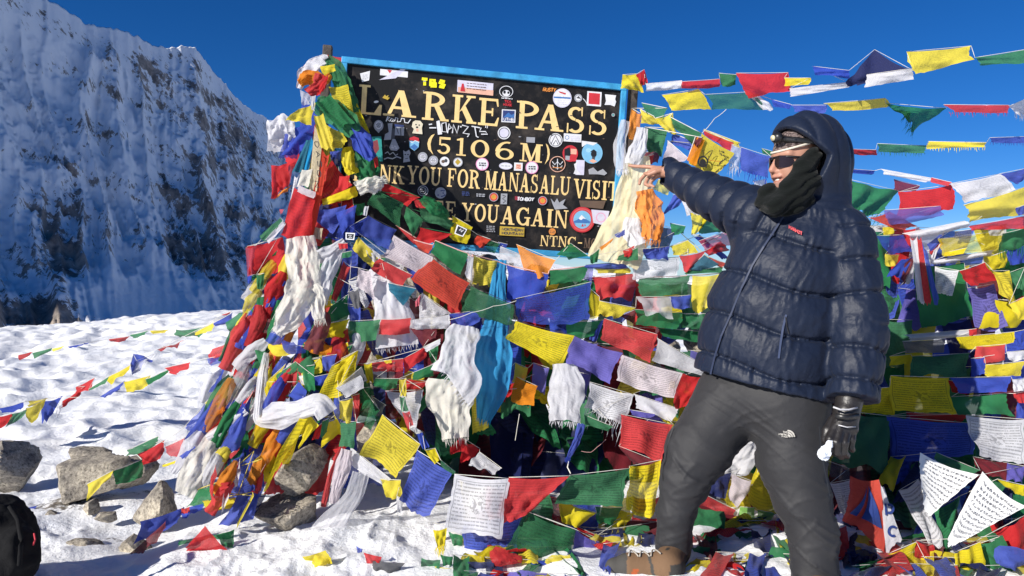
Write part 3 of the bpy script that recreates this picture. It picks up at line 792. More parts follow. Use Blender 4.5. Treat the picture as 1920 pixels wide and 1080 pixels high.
def surface_net(fn, lo, hi, step):
    lo, hi = np.asarray(lo, float), np.asarray(hi, float)
    n = np.ceil((hi - lo) / step).astype(int) + 1
    gx, gy, gz = (lo[i] + step * np.arange(n[i]) for i in range(3))
    Fv = np.empty(n)
    for i0 in range(0, n[0], 24):
        X, Y, Z = np.meshgrid(gx[i0:i0 + 24], gy, gz, indexing='ij')
        Fv[i0:i0 + 24] = fn(np.stack([X, Y, Z], -1))
    S = Fv < 0
    acc = np.zeros(tuple(n - 1) + (3,)); cnt = np.zeros(tuple(n - 1))
    base = np.stack(np.meshgrid(*[np.arange(k - 1) for k in n], indexing='ij'), -1).astype(float)
    offs = [(i, j, k) for i in (0, 1) for j in (0, 1) for k in (0, 1)]
    sl = lambda o: tuple(slice(o[i], n[i] - 1 + o[i]) for i in range(3))
    for o in offs:
        for ax in range(3):
            if o[ax]: continue
            o2 = list(o); o2[ax] = 1
            f0, f1 = Fv[sl(o)], Fv[sl(o2)]
            cr = (f0 < 0) != (f1 < 0)
            t = np.where(cr, f0 / np.where(cr, f0 - f1, 1), 0)
            for d in range(3):
                acc[..., d] += np.where(cr, o[d] + (t if d == ax else 0), 0)
            cnt += cr
    act = cnt > 0
    vid = np.full(act.shape, -1, int)
    vid[act] = np.arange(act.sum())
    verts = lo + step * (base[act] + acc[act] / cnt[act][:, None])
    faces = []
    for ax in range(3):
        s0 = [slice(1, n[i] - 1) for i in range(3)]; s1 = list(s0)
        s0[ax] = slice(0, n[ax] - 1); s1[ax] = slice(1, n[ax])
        A, B = S[tuple(s0)], S[tuple(s1)]
        for flip, msk in ((False, A & ~B), (True, ~A & B)):
            id_ = np.argwhere(msk)
            if not len(id_): continue
            for i in range(3):
                if i != ax: id_[:, i] += 1
            u, w = [(1, 2), (2, 0), (0, 1)][ax]
            q = []
            for du, dw in ((-1, -1), (0, -1), (0, 0), (-1, 0)):
                c = id_.copy(); c[:, u] += du; c[:, w] += dw
                q.append(vid[c[:, 0], c[:, 1], c[:, 2]])
            q = np.stack(q, -1)
            faces.append(q[:, ::-1] if flip else q)
    faces = np.concatenate(faces)
    faces = faces[(faces >= 0).all(1)]
    return verts, faces


def vnormals(v, f):
    n = np.zeros_like(v)
    fn = np.cross(v[f[:, 2]] - v[f[:, 0]], v[f[:, 3]] - v[f[:, 1]])
    for k in range(4): np.add.at(n, f[:, k], fn)
    return n / np.maximum(np.linalg.norm(n, axis=1, keepdims=True), 1e-12)


def relax(v, f, it=2, w=0.5):
    for _ in range(it):
        acc = np.zeros_like(v); c = np.zeros(len(v))
        for k in range(4):
            a, b = f[:, k], f[:, (k + 1) % 4]
            np.add.at(acc, a, v[b]); np.add.at(c, a, 1)
            np.add.at(acc, b, v[a]); np.add.at(c, b, 1)
        v = v * (1 - w) + w * acc / np.maximum(c, 1)[:, None]
    return v


def ink_attr(o, cols):
    at = o.data.color_attributes.new('ink', 'FLOAT_COLOR', 'POINT')
    c = np.ones((len(cols), 4), np.float32); c[:, :3] = cols
    at.data.foreach_set('color', c.ravel())


def bounds(pts, pad):
    a = np.array([V3(p) for p in pts])
    return a.min(0) - pad, a.max(0) + pad


def fabric_mat(name, col, rough, bump, sc, spec=0.5, sheen=0.0, ink=False, stretch=(1, 1, 1), dist=0.006, var=0.1):
    m, nt, out = new_mat(name)
    b = nd(nt, 'ShaderNodeBsdfPrincipled', i_Roughness=rough)
    b.inputs['Specular IOR Level'].default_value = spec
    b.inputs['Sheen Weight'].default_value = sheen
    tc = nd(nt, 'ShaderNodeTexCoord')
    mp = nd(nt, 'ShaderNodeMapping'); mp.inputs['Scale'].default_value = stretch
    nt.links.new(tc.outputs['Object'], mp.inputs[0])
    n = nd(nt, 'ShaderNodeTexNoise', i_Scale=sc, i_Detail=4.0, i_Roughness=0.55, i_Distortion=0.8)
    nt.links.new(mp.outputs[0], n.inputs['Vector'])
    bp = nd(nt, 'ShaderNodeBump', i_Strength=bump, i_Distance=dist)
    nt.links.new(n.outputs['Fac'], bp.inputs['Height']); nt.links.new(bp.outputs[0], b.inputs['Normal'])
    n2 = nd(nt, 'ShaderNodeTexNoise', i_Scale=5.0, i_Detail=4.0)
    nt.links.new(tc.outputs['Object'], n2.inputs['Vector'])
    r = nd(nt, 'ShaderNodeMapRange')
    r.inputs['To Min'].default_value = 1 - 2 * var; r.inputs['To Max'].default_value = 1 + 2 * var
    nt.links.new(n2.outputs['Fac'], r.inputs['Value'])
    v = nd(nt, 'ShaderNodeVectorMath', operation='SCALE')
    if ink:
        at = nd(nt, 'ShaderNodeAttribute', attribute_name='ink')
        nt.links.new(at.outputs['Color'], v.inputs[0])
    else:
        v.inputs[0].default_value = col
    nt.links.new(r.outputs[0], v.inputs['Scale'])
    nt.links.new(v.outputs[0], b.inputs['Base Color'])
    nt.links.new(b.outputs[0], out.inputs[0])
    return m


# ================================================================ PERSON
def build_person():
    root = empty('person', P(1430, 1070, 2.88))
    tag(root, 'person in navy hooded down jacket and grey trousers pointing at the sign', 'person')
    UP = np.array([0, 0, 1.0])
    side = V3(RGT * 0.86 - FWD * 0.51); side[2] = 0; side /= np.linalg.norm(side)     # towards his left hand
    front = np.cross(side, UP)
    if front[1] > 0: front = -front
    navy = fabric_mat('navy_nylon', (0.0065, 0.0118, 0.029), 0.52, 0.25, 48.0, 0.26, 0.03, stretch=(1.0, 1.0, 1.3), dist=0.008)
    grey = fabric_mat('grey_softshell', (0.022, 0.022, 0.0245), 0.66, 0.5, 24.0, 0.3, 0.05, stretch=(1, 1, 1.2), dist=0.004)

    # ---------------- jacket
    st = [(1430, 742, .247), (1430, 690, .252), (1436, 630, .247), (1450, 560, .240), (1470, 500, .226), (1488, 445, .195), (1500, 410, .13)]
    cen = [V3(P(x, y, 2.98)) for x, y, w in st]
    wid = [w for *_, w in st]
    zc = np.array([c[2] for c in cen])[::-1]
    cxs = np.array([c[0] for c in cen])[::-1]; cys = np.array([c[1] for c in cen])[::-1]; ws = np.array(wid)[::-1]
    order = np.argsort(zc)
    zc, cxs, cys, ws = zc[order], cxs[order], cys[order], ws[order]

    def puffy(period, amp, ph=0.0, pw=0.55):
        return lambda s: amp * (np.abs(np.sin(np.pi * (s / period + ph))) ** pw)

    def torso(Q):
        z = Q[..., 2]
        q0 = Q[..., 0] - np.interp(z, zc, cxs); q1 = Q[..., 1] - np.interp(z, zc, cys)
        w = np.interp(z, zc, ws)
        rx, ry = w * 1.04, w * 0.80
        a = q0 * side[0] + q1 * side[1]; b_ = q0 * front[0] + q1 * front[1]
        k = np.sqrt((a / rx) ** 2 + (b_ / ry) ** 2) + 1e-9
        d = (k - 1) * np.minimum(rx, ry)
        # baffles sag towards his left hip as in the photo
        s = z + 0.10 * a + 0.03 * np.sin(a * 9) - 0.035 * b_
        d = d - 0.020 * (np.abs(np.sin(np.pi * (s / 0.165 + 0.12))) ** 0.5) + 0.012
        return np.maximum(d, z - zc[-1] - 0.05)
    hem = V3(P(1432, 722, 2.95))
    hn = np.array([0.22, 0.02, 1.0]); hn /= np.linalg.norm(hn)

    rsh, rel, rwr = P(1418, 408, 3.05), P(1326, 364, 3.26), P(1250, 320, 3.47)
    lsh, lel, lwr = P(1588, 462, 2.88), P(1611, 610, 2.81), P(1600, 742, 2.73)
    hc = V3(P(1517, 300, 2.99))
    hf = V3(-RGT * 0.96 - FWD * 0.28 + UPV * 0.0); hf /= np.linalg.norm(hf)
    hs = np.cross(hf, UP); hs /= np.linalg.norm(hs)
    if hs @ V3(FWD) > 0: hs = -hs                      # towards the camera
    hu = np.cross(hs, hf); hu = hu if hu[2] > 0 else -hu
    tilt = 0.22
    hf2, hu2 = hf * math.cos(tilt) - hu * math.sin(tilt), hu * math.cos(tilt) + hf * math.sin(tilt)

    def jacket(Q):
        d = torso(Q)
        d = np.maximum(d, -((Q - hem) @ hn))
        ra = smin(capsule(Q, rsh, rel, .112, .078, puffy(.088, .016, 0, .5)), capsule(Q, rel, rwr, .076, .054, puffy(.088, .013, .2, .5)), .03)
        la = smin(capsule(Q, lsh, lel, .096, .094, puffy(.130, .014, .45, .5)), capsule(Q, lel, lwr, .094, .077, puffy(.118, .013, .1, .5)), .035)
        # open cuffs
        for w, e in ((rwr, rel), (lwr, lel)):
            n = V3(w - e); n /= np.linalg.norm(n)
            cut = (Q - V3(w)) @ n - 0.012
            if w is rwr: ra = np.maximum(ra, cut)
            else: la = np.maximum(la, cut)
        d = smin(d, ra, .07)
        d = smin(d, la, .028)
        # yoke / shoulders
        d = smin(d, capsule(Q, P(1425, 412, 3.04), P(1575, 432, 2.91), .085, .095), .06)
        # hood: shell with an opening round the face
        q = Q - hc
        lz, lf = q @ hu2, q @ hf2
        o = ellipsoid(Q, hc, (hf2, hs, hu2), (.166, .138, .182))
        o = o - 0.010 * (np.abs(np.sin(np.pi * (lf / 0.085 + lz * 1.5 + 0.35))) ** 0.6)
        inner = ellipsoid(Q, hc + hf2 * 0.02, (hf2, hs, hu2), (.140, .114, .160))
        o = np.maximum(o, -inner)
        cf, cz = q @ hf, q @ hu
        o = np.maximum(o, cf - 0.012 - 1.02 * np.clip(cz, 0, .2) - 0.32 * np.clip(-cz, 0, .2))
        # padded brim
        d = smin(d, o, .02)
        d = smin(d, capsule(Q, P(1548, 372, 2.99), P(1520, 415, 2.98), .095, .10), .05)
        return d
    lo, hi = bounds([P(1300, 200, 3.1), P(1690, 780, 2.6), P(1240, 300, 3.55), P(1500, 200, 3.3), P(1400, 770, 2.6)], 0.02)
    hi[2] = P(1500, 190, 3.0).z + .03
    v, f = surface_net(jacket, lo, hi, 0.0058)
    v = relax(v, f, 1, .4)
    n = vnormals(v, f)
    q = (v - V3(P(1440, 560, 2.95)))
    a, b_ = q @ side, q[:, 2]
    # which panel each point belongs to, how far it is from the nearest stitched seam, and where along it
    Qv = v
    z_ = Qv[:, 2]
    q0 = Qv[:, 0] - np.interp(z_, zc, cxs); q1 = Qv[:, 1] - np.interp(z_, zc, cys)
    ta = q0 * side[0] + q1 * side[1]; tb = q0 * front[0] + q1 * front[1]
    s_t = z_ + 0.10 * ta + 0.03 * np.sin(ta * 9) - 0.035 * tb

    def seam(sv, per, ph): return np.abs(((sv / per + ph) + .5) % 1.0 - .5) * per
    cand = [(np.abs(torso(Qv)), seam(s_t, .165, .12), np.arctan2(tb, ta) * .22)]
    for A_, B_, ra0, rb0, per, ph in ((rsh, rel, .112, .078, .088, 0), (rel, rwr, .076, .054, .088, .2), (lsh, lel, .096, .094, .130, .45), (lel, lwr, .094, .077, .118, .1)):
        A3, B3 = V3(A_), V3(B_); ax_ = (B3 - A3) / np.linalg.norm(B3 - A3)
        tt_ = (Qv - A3) @ ax_
        e1 = np.cross(ax_, V3(FWD)); e1 /= np.linalg.norm(e1); e2 = np.cross(ax_, e1)
        ang = np.arctan2((Qv - A3) @ e1, (Qv - A3) @ e2)
        cand.append((np.abs(capsule(Qv, A_, B_, ra0, rb0)), seam(tt_, per, ph), ang * .09))
    dd_ = np.stack([c_[0] for c_ in cand]); pick = dd_.argmin(0); ar = np.arange(len(v))
    sd_ = np.stack([c_[1] for c_ in cand])[pick, ar]; lt_ = np.stack([c_[2] for c_ in cand])[pick, ar]
    hood_z = V3(P(1500, 395, 2.97))[2]
    on = np.where(z_ > hood_z, 0.0, 1.0)
    pk = vnoise(lt_ * 62, sd_ * 9, pick * 7.7, seed=71) - .5
    pk2 = fbm(lt_ * 30 + z_ * 8, z_ * 13 - lt_ * 6, pick * 3.3 + 0 * z_, oct=4, seed=73, ridged=True) - .4
    soft = fbm(v[:, 0] * 13, z_ * 13, v[:, 1] * 13, oct=3, seed=75) - .5
    v = v + n * (on * (-0.0085 * np.exp(-(sd_ / .007) ** 2) + 0.013 * pk * np.exp(-(sd_ / .034) ** 2) + 0.0055 * pk2) + 0.008 * soft)[:, None]
    jk = mesh_obj('jacket', v, f, navy, root)

    def raycast(px, py, o):
        me_v = o_cache[o.name]
        d = V3(P(px, py, 1.0) - CAM); d /= np.linalg.norm(d)
        w = me_v - V3(CAM)
        t = w @ d
        off = np.linalg.norm(w - t[:, None] * d, axis=1)
        near = off < 0.012
        if not near.any(): near = off < off.min() + 0.01
        return t[near].min()
    o_cache = {'jacket': v}

    def drape(o, lift):
        def pl(px, py, z):
            d = V3(P(px, py, 1.0) - CAM); d /= np.linalg.norm(d)
            return Vector(V3(CAM) + d * (raycast(px, py, o) - lift - z))
        return pl
    # zip, chest logo, pocket zip
    pr = Print(drape(jk, .003))
    pr.line([(1470, 404), (1452, 432), (1432, 462), (1410, 498), (1390, 540), (1372, 585), (1352, 630), (1340, 668), (1332, 702)], 3.4, (0.02, 0.03, 0.07))
    zo = pr.build('zip', jk, simple_mat('zip_tape', (0.018, 0.028, 0.065), .6, var=.1))
    pr = Print(drape(jk, .004))
    block_text(pr, 'MARMOT', 1479.5, 428.5, 3.3, 6.2, 1.5, (0.55, 0.07, 0.08), slope=0.52, gap=.28)
    pr.build('logo', jk)
    pr = Print(drape(jk, .003))
    pr.line([(1474, 590), (1468, 615), (1464, 640), (1460, 672)], 4.0, (0.03, 0.045, 0.10))
    pr.line([(1473, 594), (1475, 612), (1479, 626)], 2.0, 'black')
    pr.build('pocket_zip', jk)

    # ---------------- trousers
    rh, rk1, rk, rm, ra_ = P(1372, 748, 3.03), P(1310, 842, 2.98), P(1284, 900, 2.94), P(1267, 960, 2.93), P(1262, 1030, 2.93)
    lh, lk1, lk, lm, la_ = P(1478, 770, 2.92), P(1484, 868, 2.87), P(1502, 935, 2.83), P(1522, 990, 2.80), P(1534, 1150, 2.74)

    def trousers(Q):
        d = ellipsoid(Q, P(1436, 742, 2.98), (side, front, UP), (.222, .17, .16))
        R = smin(capsule(Q, rh, rk1, .146, .126), capsule(Q, rk1, rk, .122, .094), .03)
        R = smin(R, capsule(Q, rk, rm, .092, .072), .03); R = smin(R, capsule(Q, rm, ra_, .072, .068), .02)
        Lg = smin(capsule(Q, lh, lk1, .146, .122), capsule(Q, lk1, lk, .118, .106), .04)
        Lg = smin(Lg, capsule(Q, lk, lm, .102, .090), .03); Lg = smin(Lg, capsule(Q, lm, la_, .090, .088), .02)
        return smin(d, smin(R, Lg, .035), .06)
    lo, hi = bounds([P(1215, 700, 2.6), P(1600, 700, 3.25), P(1500, 1170, 2.7), P(1240, 1060, 3.0), P(1600, 1150, 2.6)], 0.01)
    v2, f2 = surface_net(trousers, lo, hi, 0.0075)
    v2 = relax(v2, f2, 1, .4)
    n = vnormals(v2, f2)
    kn = [V3(P(1290, 890, 2.93)), V3(P(1525, 965, 2.80)), V3(P(1262, 1020, 2.93)), V3(P(1400, 800, 2.95)), V3(P(1540, 1050, 2.74))]
    kw = sum(np.exp(-((np.linalg.norm(v2 - k, axis=1) / r) ** 2)) for k, r in zip(kn, (.14, .14, .09, .15, .10)))
    x, y, z = v2.T
    # sharp drag folds fan out from knees and crotch, broad soft ones elsewhere
    w1 = fbm(x * 4 + z * 5, z * 13 + x * 7 - y * 4, y * 4, oct=2, seed=31)
    w1 = np.exp(-((w1 - .5) / .05) ** 2)
    w1b = fbm(x * 6 - z * 4, z * 17 - x * 6, y * 6, oct=2, seed=37)
    w1b = np.exp(-((w1b - .5) / .045) ** 2)
    w2 = fbm(x * 6, z * 4.5, y * 6, oct=3, seed=33)
    k_ = np.clip(kw, 0, 1.2)
    v2 = v2 + n * ((0.0015 + 0.009 * k_) * (w1 - .3) + (.001 + 0.006 * k_) * (w1b - .3) + 0.009 * (w2 - .5))[:, None]
    tr = mesh_obj('trousers', v2, f2, grey, root)
    o_cache['trousers'] = v2
    pr = Print(drape(tr, .006))
    lg = (0.42, 0.40, 0.36)
    for i, wtxt in enumerate(('THE', 'NORTH', 'FACE')):
        block_text(pr, wtxt, (1468, 1460, 1466)[i], (811.5, 815.6, 819.6)[i], 2.2, 3.0, 0.95, lg, 0.06, .35)
    for r0, r1 in ((14, 11), (10, 7), (6, 2)):
        ts = [math.radians(a) for a in range(-92, 1, 8)]
        pr.strip([(1477 + r0 * math.cos(t), 820 + r0 * math.sin(t)) for t in ts], [(1477 + r1 * math.cos(t), 820 + r1 * math.sin(t)) for t in ts], lg)
    pr.build('logo', tr)
    pr = Print(drape(tr, .004))
    pr.line([(1536, 800), (1540, 850), (1548, 890), (1556, 930)], 1.6, (.03, .03, .032))
    pr.build('seam', tr)
    pr = Print(drape(tr, .004))
    pr.line([(1262, 800), (1246, 850), (1240, 900)], 1.4, (.03, .03, .032))
    pr.build('seam', tr)

    # ---------------- body: head, neck and pointing hand (one mesh, joined inside the clothes)
    c0 = V3(P(1493, 305, 2.97))
    def H(f_, s_, u_): return c0 + hf * f_ + hs * s_ + hu * u_

    def head(Q):
        d = ellipsoid(Q, H(-.005, 0, .02), (hf, hs, hu), (.096, .076, .105))
        d = smin(d, ellipsoid(Q, H(.035, 0, -.045), (hf, hs, hu), (.056, .058, .062)), .03)
        d = smin(d, capsule(Q, H(.072, 0, -.098), H(.076, 0, -.100), .022, .022), .03)
        for s in (-1, 1):
            d = smin(d, capsule(Q, H(.062, .034 * s, -.030), H(.055, .040 * s, -.05), .026, .024), .02)
            d = smin(d, capsule(Q, H(.080, .012 * s, .030), H(.068, .045 * s, .028), .016, .014), .015)
            d = smin(d, capsule(Q, H(.094, .012 * s, -.040), H(.096, .012 * s, -.042), .009, .009), .008)
        d = smin(d, capsule(Q, H(.088, 0, .012), H(.112, 0, -.034), .009, .0125), .012)
        # lips and open smile
        d = smin(d, capsule(Q, H(.090, -.022, -.060), H(.096, 0, -.060), .0085, .0095), .006)
        d = smin(d, capsule(Q, H(.090, .022, -.060), H(.096, 0, -.060), .0085, .0095), .006)
        d = smin(d, capsule(Q, H(.082, -.02, -.083), H(.089, 0, -.085), .0085, .0095), .006)
        d = smin(d, capsule(Q, H(.082, .02, -.083), H(.089, 0, -.085), .0085, .0095), .006)
        m = capsule(Q, H(.088, -.024, -.0715), H(.100, 0, -.0725), .0062, .0068)
        m = np.minimum(m, capsule(Q, H(.088, .026, -.0705), H(.100, 0, -.0725), .0058, .0068))
        d = np.maximum(d, -m)
        d = smin(d, capsule(Q, H(-.02, 0, -.07), H(-.05, 0, -.20), .055, .062), .03)
        return d
    lo, hi = bounds([H(-.11, -.09, -.22), H(.14, .09, .14), H(-.11, .09, -.22), H(.14, -.09, .14)], 0.01)
    # hand
    pd = 3.50
    W = P(1262, 327, 3.44)
    chains = [([(1226, 314, 3.545), (1207, 312.5, 3.575), (1193, 312, 3.60), (1180, 310.5, 3.62)], (.0105, .0095, .0085, .0072)),
              ([(1224, 320, 3.53), (1210, 327, 3.55), (1201, 337, 3.55), (1199, 345, 3.54)], (.0108, .0098, .0088, .0075)),
              ([(1226, 326, 3.515), (1214, 335, 3.53), (1210, 345, 3.52), (1217, 349, 3.50)], (.0105, .0095, .0088, .0076)),
              ([(1231, 331, 3.50), (1221, 340, 3.505), (1219, 347, 3.495), (1226, 350, 3.48)], (.0095, .0088, .008, .007)),
              ([(1243, 318, 3.47), (1229, 322, 3.47), (1217, 327, 3.48), (1209, 325, 3.50)], (.014, .0118, .0098, .0078))]

    def hand(Q):
        d = capsule(Q, W, P(1247, 321, 3.48), .028, .027)
        for (x, y, dd) in ((1226, 315, 3.545), (1224, 320, 3.53), (1227, 326, 3.515), (1232, 330, 3.50)):
            d = smin(d, capsule(Q, P(1247, 321, 3.485), P(x, y, dd), .022, .0125), .012)
        for ch, rr in chains:
            c = None
            for i in range(3):
                s = capsule(Q, P(*ch[i]), P(*ch[i + 1]), rr[i], rr[i + 1])
                c = s if c is None else smin(c, s, .003)
            d = smin(d, c, .0035)
        return d
    hx0, hx1 = float(H(.14, 0, 0)[0]) - .03, float(P(1275, 320, 3.44).x)

    def whole(Q):
        d = capsule(Q, H(-.05, 0, -.20), P(1400, 415, 3.04), .062, .05)
        d = smin(d, capsule(Q, P(1400, 415, 3.04), rel, .05, .036), .03)
        d = smin(d, capsule(Q, rel, W, .036, .028), .02)
        xs = Q[..., 0]
        if xs.max() > hx0: d = smin(d, head(Q), .02)
        if xs.min() < hx1: d = smin(d, hand(Q), .01)
        return d
    lo, hi = bounds([P(1172, 330, 3.64), H(-.11, .09, -.24), H(-.11, -.1, .14), H(.14, .1, .14), P(1250, 362, 3.5)], 0.012)
    vb, fb = surface_net(whole, lo, hi, 0.0042)
    ishead = vb[:, 0] > hx0
    vb2 = relax(vb, fb, 1, .3)
    skin = (0.36, 0.185, 0.125)
    cols = np.tile(np.array(skin), (len(vb), 1))
    q = vb - c0
    F_, U_ = q @ hf, q @ hu
    lips = np.exp(-((U_ + .072) / .016) ** 2) * smooth(.078, .088, F_) * ishead
    cols = cols * (1 - .5 * lips[:, None]) + np.array([.42, .12, .10]) * .5 * lips[:, None]
    nosec = np.exp(-(((U_ + .034) / .022) ** 2)) * smooth(.085, .11, F_) * ishead
    cols = cols * (1 - .4 * nosec[:, None]) + np.array([.46, .20, .14]) * .4 * nosec[:, None]
    stub = smooth(-.05, -.085, U_) * smooth(.0, .04, F_) * ishead
    cols = cols * (1 - .35 * stub[:, None]) + np.array([.16, .10, .08]) * .35 * stub[:, None]
    skm = fabric_mat('skin', skin, 0.5, 0.15, 90.0, 0.4, 0, ink=True, dist=.002)
    body = mesh_obj('body', vb2, fb, skm, root)
    ink_attr(body, cols)
    # teeth
    tv, tf = [], []
    ts = np.linspace(-1, 1, 13)
    for k, t in enumerate(ts):
        for zz in (-.0660, -.0745):
            tv.append(H(.0925 - .012 * t * t, .022 * t, zz))
    for k in range(12): tf.append([2 * k, 2 * k + 1, 2 * k + 3, 2 * k + 2])
    mesh_obj('teeth', tv, tf, simple_mat('teeth', (.75, .72, .62), .3, var=.03), body)

    # ---------------- knitted hat with pale trim
    def hat(Q):
        d = ellipsoid(Q, H(-.006, 0, .024), (hf, hs, hu), (.104, .084, .116))
        inn = ellipsoid(Q, H(-.005, 0, .02), (hf, hs, hu), (.096, .076, .106))
        q = Q - c0
        return np.maximum(np.maximum(d, -inn), -((q @ hu) - .040 + .30 * (q @ hf - .09) * -1.0 * -1.0))
    lo, hi = bounds([H(-.12, -.1, .0), H(.12, .1, .15), H(-.12, .1, .0), H(.12, -.1, .15)], 0.01)
    vt, ft = surface_net(hat, lo, hi, 0.0042)
    hm, nt, out = new_mat('knit_wool')
    b = nd(nt, 'ShaderNodeBsdfPrincipled', i_Roughness=.95)
    tc = nd(nt, 'ShaderNodeTexCoord'); vo = nd(nt, 'ShaderNodeTexVoronoi', i_Scale=150.0)
    nt.links.new(tc.outputs['Object'], vo.inputs['Vector'])
    cr = nd(nt, 'ShaderNodeValToRGB'); cr.color_ramp.elements[0].color = (.035, .022, .02, 1); cr.color_ramp.elements[1].color = (.22, .17, .16, 1)
    cr.color_ramp.elements[0].position = .3; cr.color_ramp.elements[1].position = .9
    nt.links.new(vo.outputs['Color'], cr.inputs[0]); nt.links.new(cr.outputs[0], b.inputs['Base Color']); nt.links.new(b.outputs[0], out.inputs[0])
    ht = mesh_obj('hat', vt, ft, hm, root)

    def tube(pts, rad, name, mat, parent, n=8, closed=False, flat=1.0):
        pts = [V3(p) for p in pts]
        vs, fs = [], []
        m = len(pts)
        for i, p in enumerate(pts):
            a = pts[(i - 1) % m] if closed else pts[max(i - 1, 0)]
            c = pts[(i + 1) % m] if closed else pts[min(i + 1, m - 1)]
            t = c - a; t /= max(np.linalg.norm(t), 1e-9)
            r = np.cross(t, UP); r = r if np.linalg.norm(r) > 1e-3 else np.cross(t, V3(RGT)); r /= np.linalg.norm(r)
            w = np.cross(r, t)
            rd = rad[i] if hasattr(rad, '__len__') else rad
            for k in range(n):
                an = 2 * math.pi * k / n
                vs.append(p + r * rd * math.cos(an) * flat + w * rd * math.sin(an))
        for i in range(m if closed else m - 1):
            for k in range(n):
                i2 = (i + 1) % m
                fs.append([i * n + k, i * n + (k + 1) % n, i2 * n + (k + 1) % n, i2 * n + k])
        if not closed:
            fs.append(list(range(n))[::-1]); fs.append([(m - 1) * n + k for k in range(n)])
        return mesh_obj(name, vs, fs, mat, parent)
    trim = []
    for k in range(40):
        t = 2 * math.pi * k / 40
        fx, sx = math.cos(t), math.sin(t)
        u_ = .040 - .30 * (.104 * fx - .09)
        sc = math.sqrt(max(1 - ((u_ - .024) / .118) ** 2, .3))
        trim.append(H(-.006 + .1065 * fx * sc, .0865 * sx * sc, u_))
    tube(trim, .0045, 'trim', simple_mat('wool_trim', (.62, .56, .46), .9, var=.1, bump=.3), ht, closed=True)

    # ---------------- sunglasses
    dark = simple_mat('dark_lens', (.02, .012, .010), .08, var=.02)
    blk = simple_mat('black_plastic', (.012, .012, .013), .35, var=.1)
    frame = tube([H(.105, 0, .014), H(.098, .03, .016), H(.078, .058, .013), H(.045, .074, .010), H(.0, .080, .008), H(-.06, .078, .005)], .0042, 'sunglasses', blk, root, 6)
    for s in (1, -1):
        if s < 0:
            tube([H(.105, 0, .014), H(.098, -.03, .016), H(.078, -.058, .013), H(.045, -.074, .010), H(-.06, -.078, .005)], .0042, 'temple_arm', blk, frame, 6)
        vs, fs = [], []
        nu, nv = 12, 8
        for i in range(nu + 1):
            for j in range(nv + 1):
                uu, vv = i / nu, j / nv * 2 - 1
                ang = .10 + uu * 1.02
                hgt = .0235 * math.sqrt(max(1 - (2 * uu - 1) ** 4 * .92, .02))
                f_ = .107 - .062 * (ang ** 2) * .62
                vs.append(H(f_ + .003, s * (.006 + .066 * math.sin(ang)), -.006 + vv * hgt))
        for i in range(nu):
            for j in range(nv):
                a = i * (nv + 1) + j
                fs.append([a, a + 1, a + nv + 2, a + nv + 1])
        mesh_obj('lens', vs, fs, dark, frame)

    # ---------------- scarf
    scar = fabric_mat('dark_scarf', (.0048, .0062, .0058), .95, .7, 60.0, .1, .08, stretch=(1, 1, 2.5), dist=.004)

    def scarf(Q):
        paths = [([(1522, 294, 2.905), (1506, 318, 2.885), (1484, 350, 2.865), (1460, 376, 2.87)], .036),
                 ([(1522, 338, 2.885), (1490, 368, 2.86), (1455, 386, 2.85), (1432, 378, 2.92)], .036),
                 ([(1442, 364, 2.92), (1448, 378, 2.98), (1480, 385, 3.05), (1530, 380, 3.08)], .042),
                 ([(1512, 372, 2.875), (1490, 386, 2.87), (1458, 393, 2.885)], .030)]
        d = None
        for p, r in paths:
            for i in range(len(p) - 1):
                s = capsule(Q, P(*p[i]), P(*p[i + 1]), r, r)
                d = s if d is None else smin(d, s, .018)
        x = (Q - c0) @ hf; u = (Q - c0) @ hu
        return d - .0038 * np.sin((u * 1.1 + x * .75) * 150 + 5 * vnoise(Q[..., 0] * 14, Q[..., 1] * 14, Q[..., 2] * 14, 3))
    lo, hi = bounds([P(1405, 260, 2.8), P(1560, 415, 2.8), P(1405, 260, 3.15), P(1560, 415, 3.15)], 0.02)
    vs_, fs_ = surface_net(scarf, lo, hi, 0.0055)
    ns = vnormals(vs_, fs_)
    vs_ = vs_ + ns * (.008 * (fbm(vs_[:, 0] * 20, vs_[:, 2] * 20, vs_[:, 1] * 20, oct=3, seed=12) - .5))[:, None]
    mesh_obj('scarf', vs_, fs_, scar, root)

    # ---------------- headlamp
    lampc = H(.112, .028, .088)
    lp = []

    def lampf(Q):
        d = ellipsoid(Q, lampc, (hf, hs, hu), (.020, .028, .022))
        return smin(d, capsule(Q, H(.098, .03, .086), H(.055, .065, .075), .012, .010), .01)
    lo, hi = bounds([lampc], 0.075)
    vl, fl = surface_net(lampf, lo, hi, 0.004)
    lamp = mesh_obj('headlamp', vl, fl, blk, root)
    tube([H(.128, .030, .086), H(.134, .031, .085)], .011, 'lens', simple_mat('lamp_lens', (.55, .50, .32), .2, var=.05), lamp, 14)
    tube([H(.098, .03, .085), H(.06, .068, .078), H(.0, .092, .07), H(-.05, .09, .062)], .010, 'strap', blk, lamp, 8, flat=.4)

    # ---------------- glove on the hanging hand
    leather = fabric_mat('black_glove', (.016, .014, .014), .42, .6, 40.0, .5, .0, dist=.004)
    gch = [([(1566, 800, 2.69), (1556, 824, 2.665), (1556, 842, 2.68), (1566, 850, 2.70)], .0155),
           ([(1576, 806, 2.68), (1569, 830, 2.655), (1569, 848, 2.67), (1577, 856, 2.69)], .0158),
           ([(1588, 808, 2.685), (1584, 830, 2.66), (1582, 848, 2.675), (1588, 854, 2.70)], .0152),
           ([(1599, 804, 2.70), (1597, 824, 2.68), (1595, 838, 2.69), (1598, 843, 2.71)], .014),
           ([(1562, 786, 2.72), (1550, 806, 2.70), (1547, 824, 2.69), (1552, 836, 2.69)], .0158)]

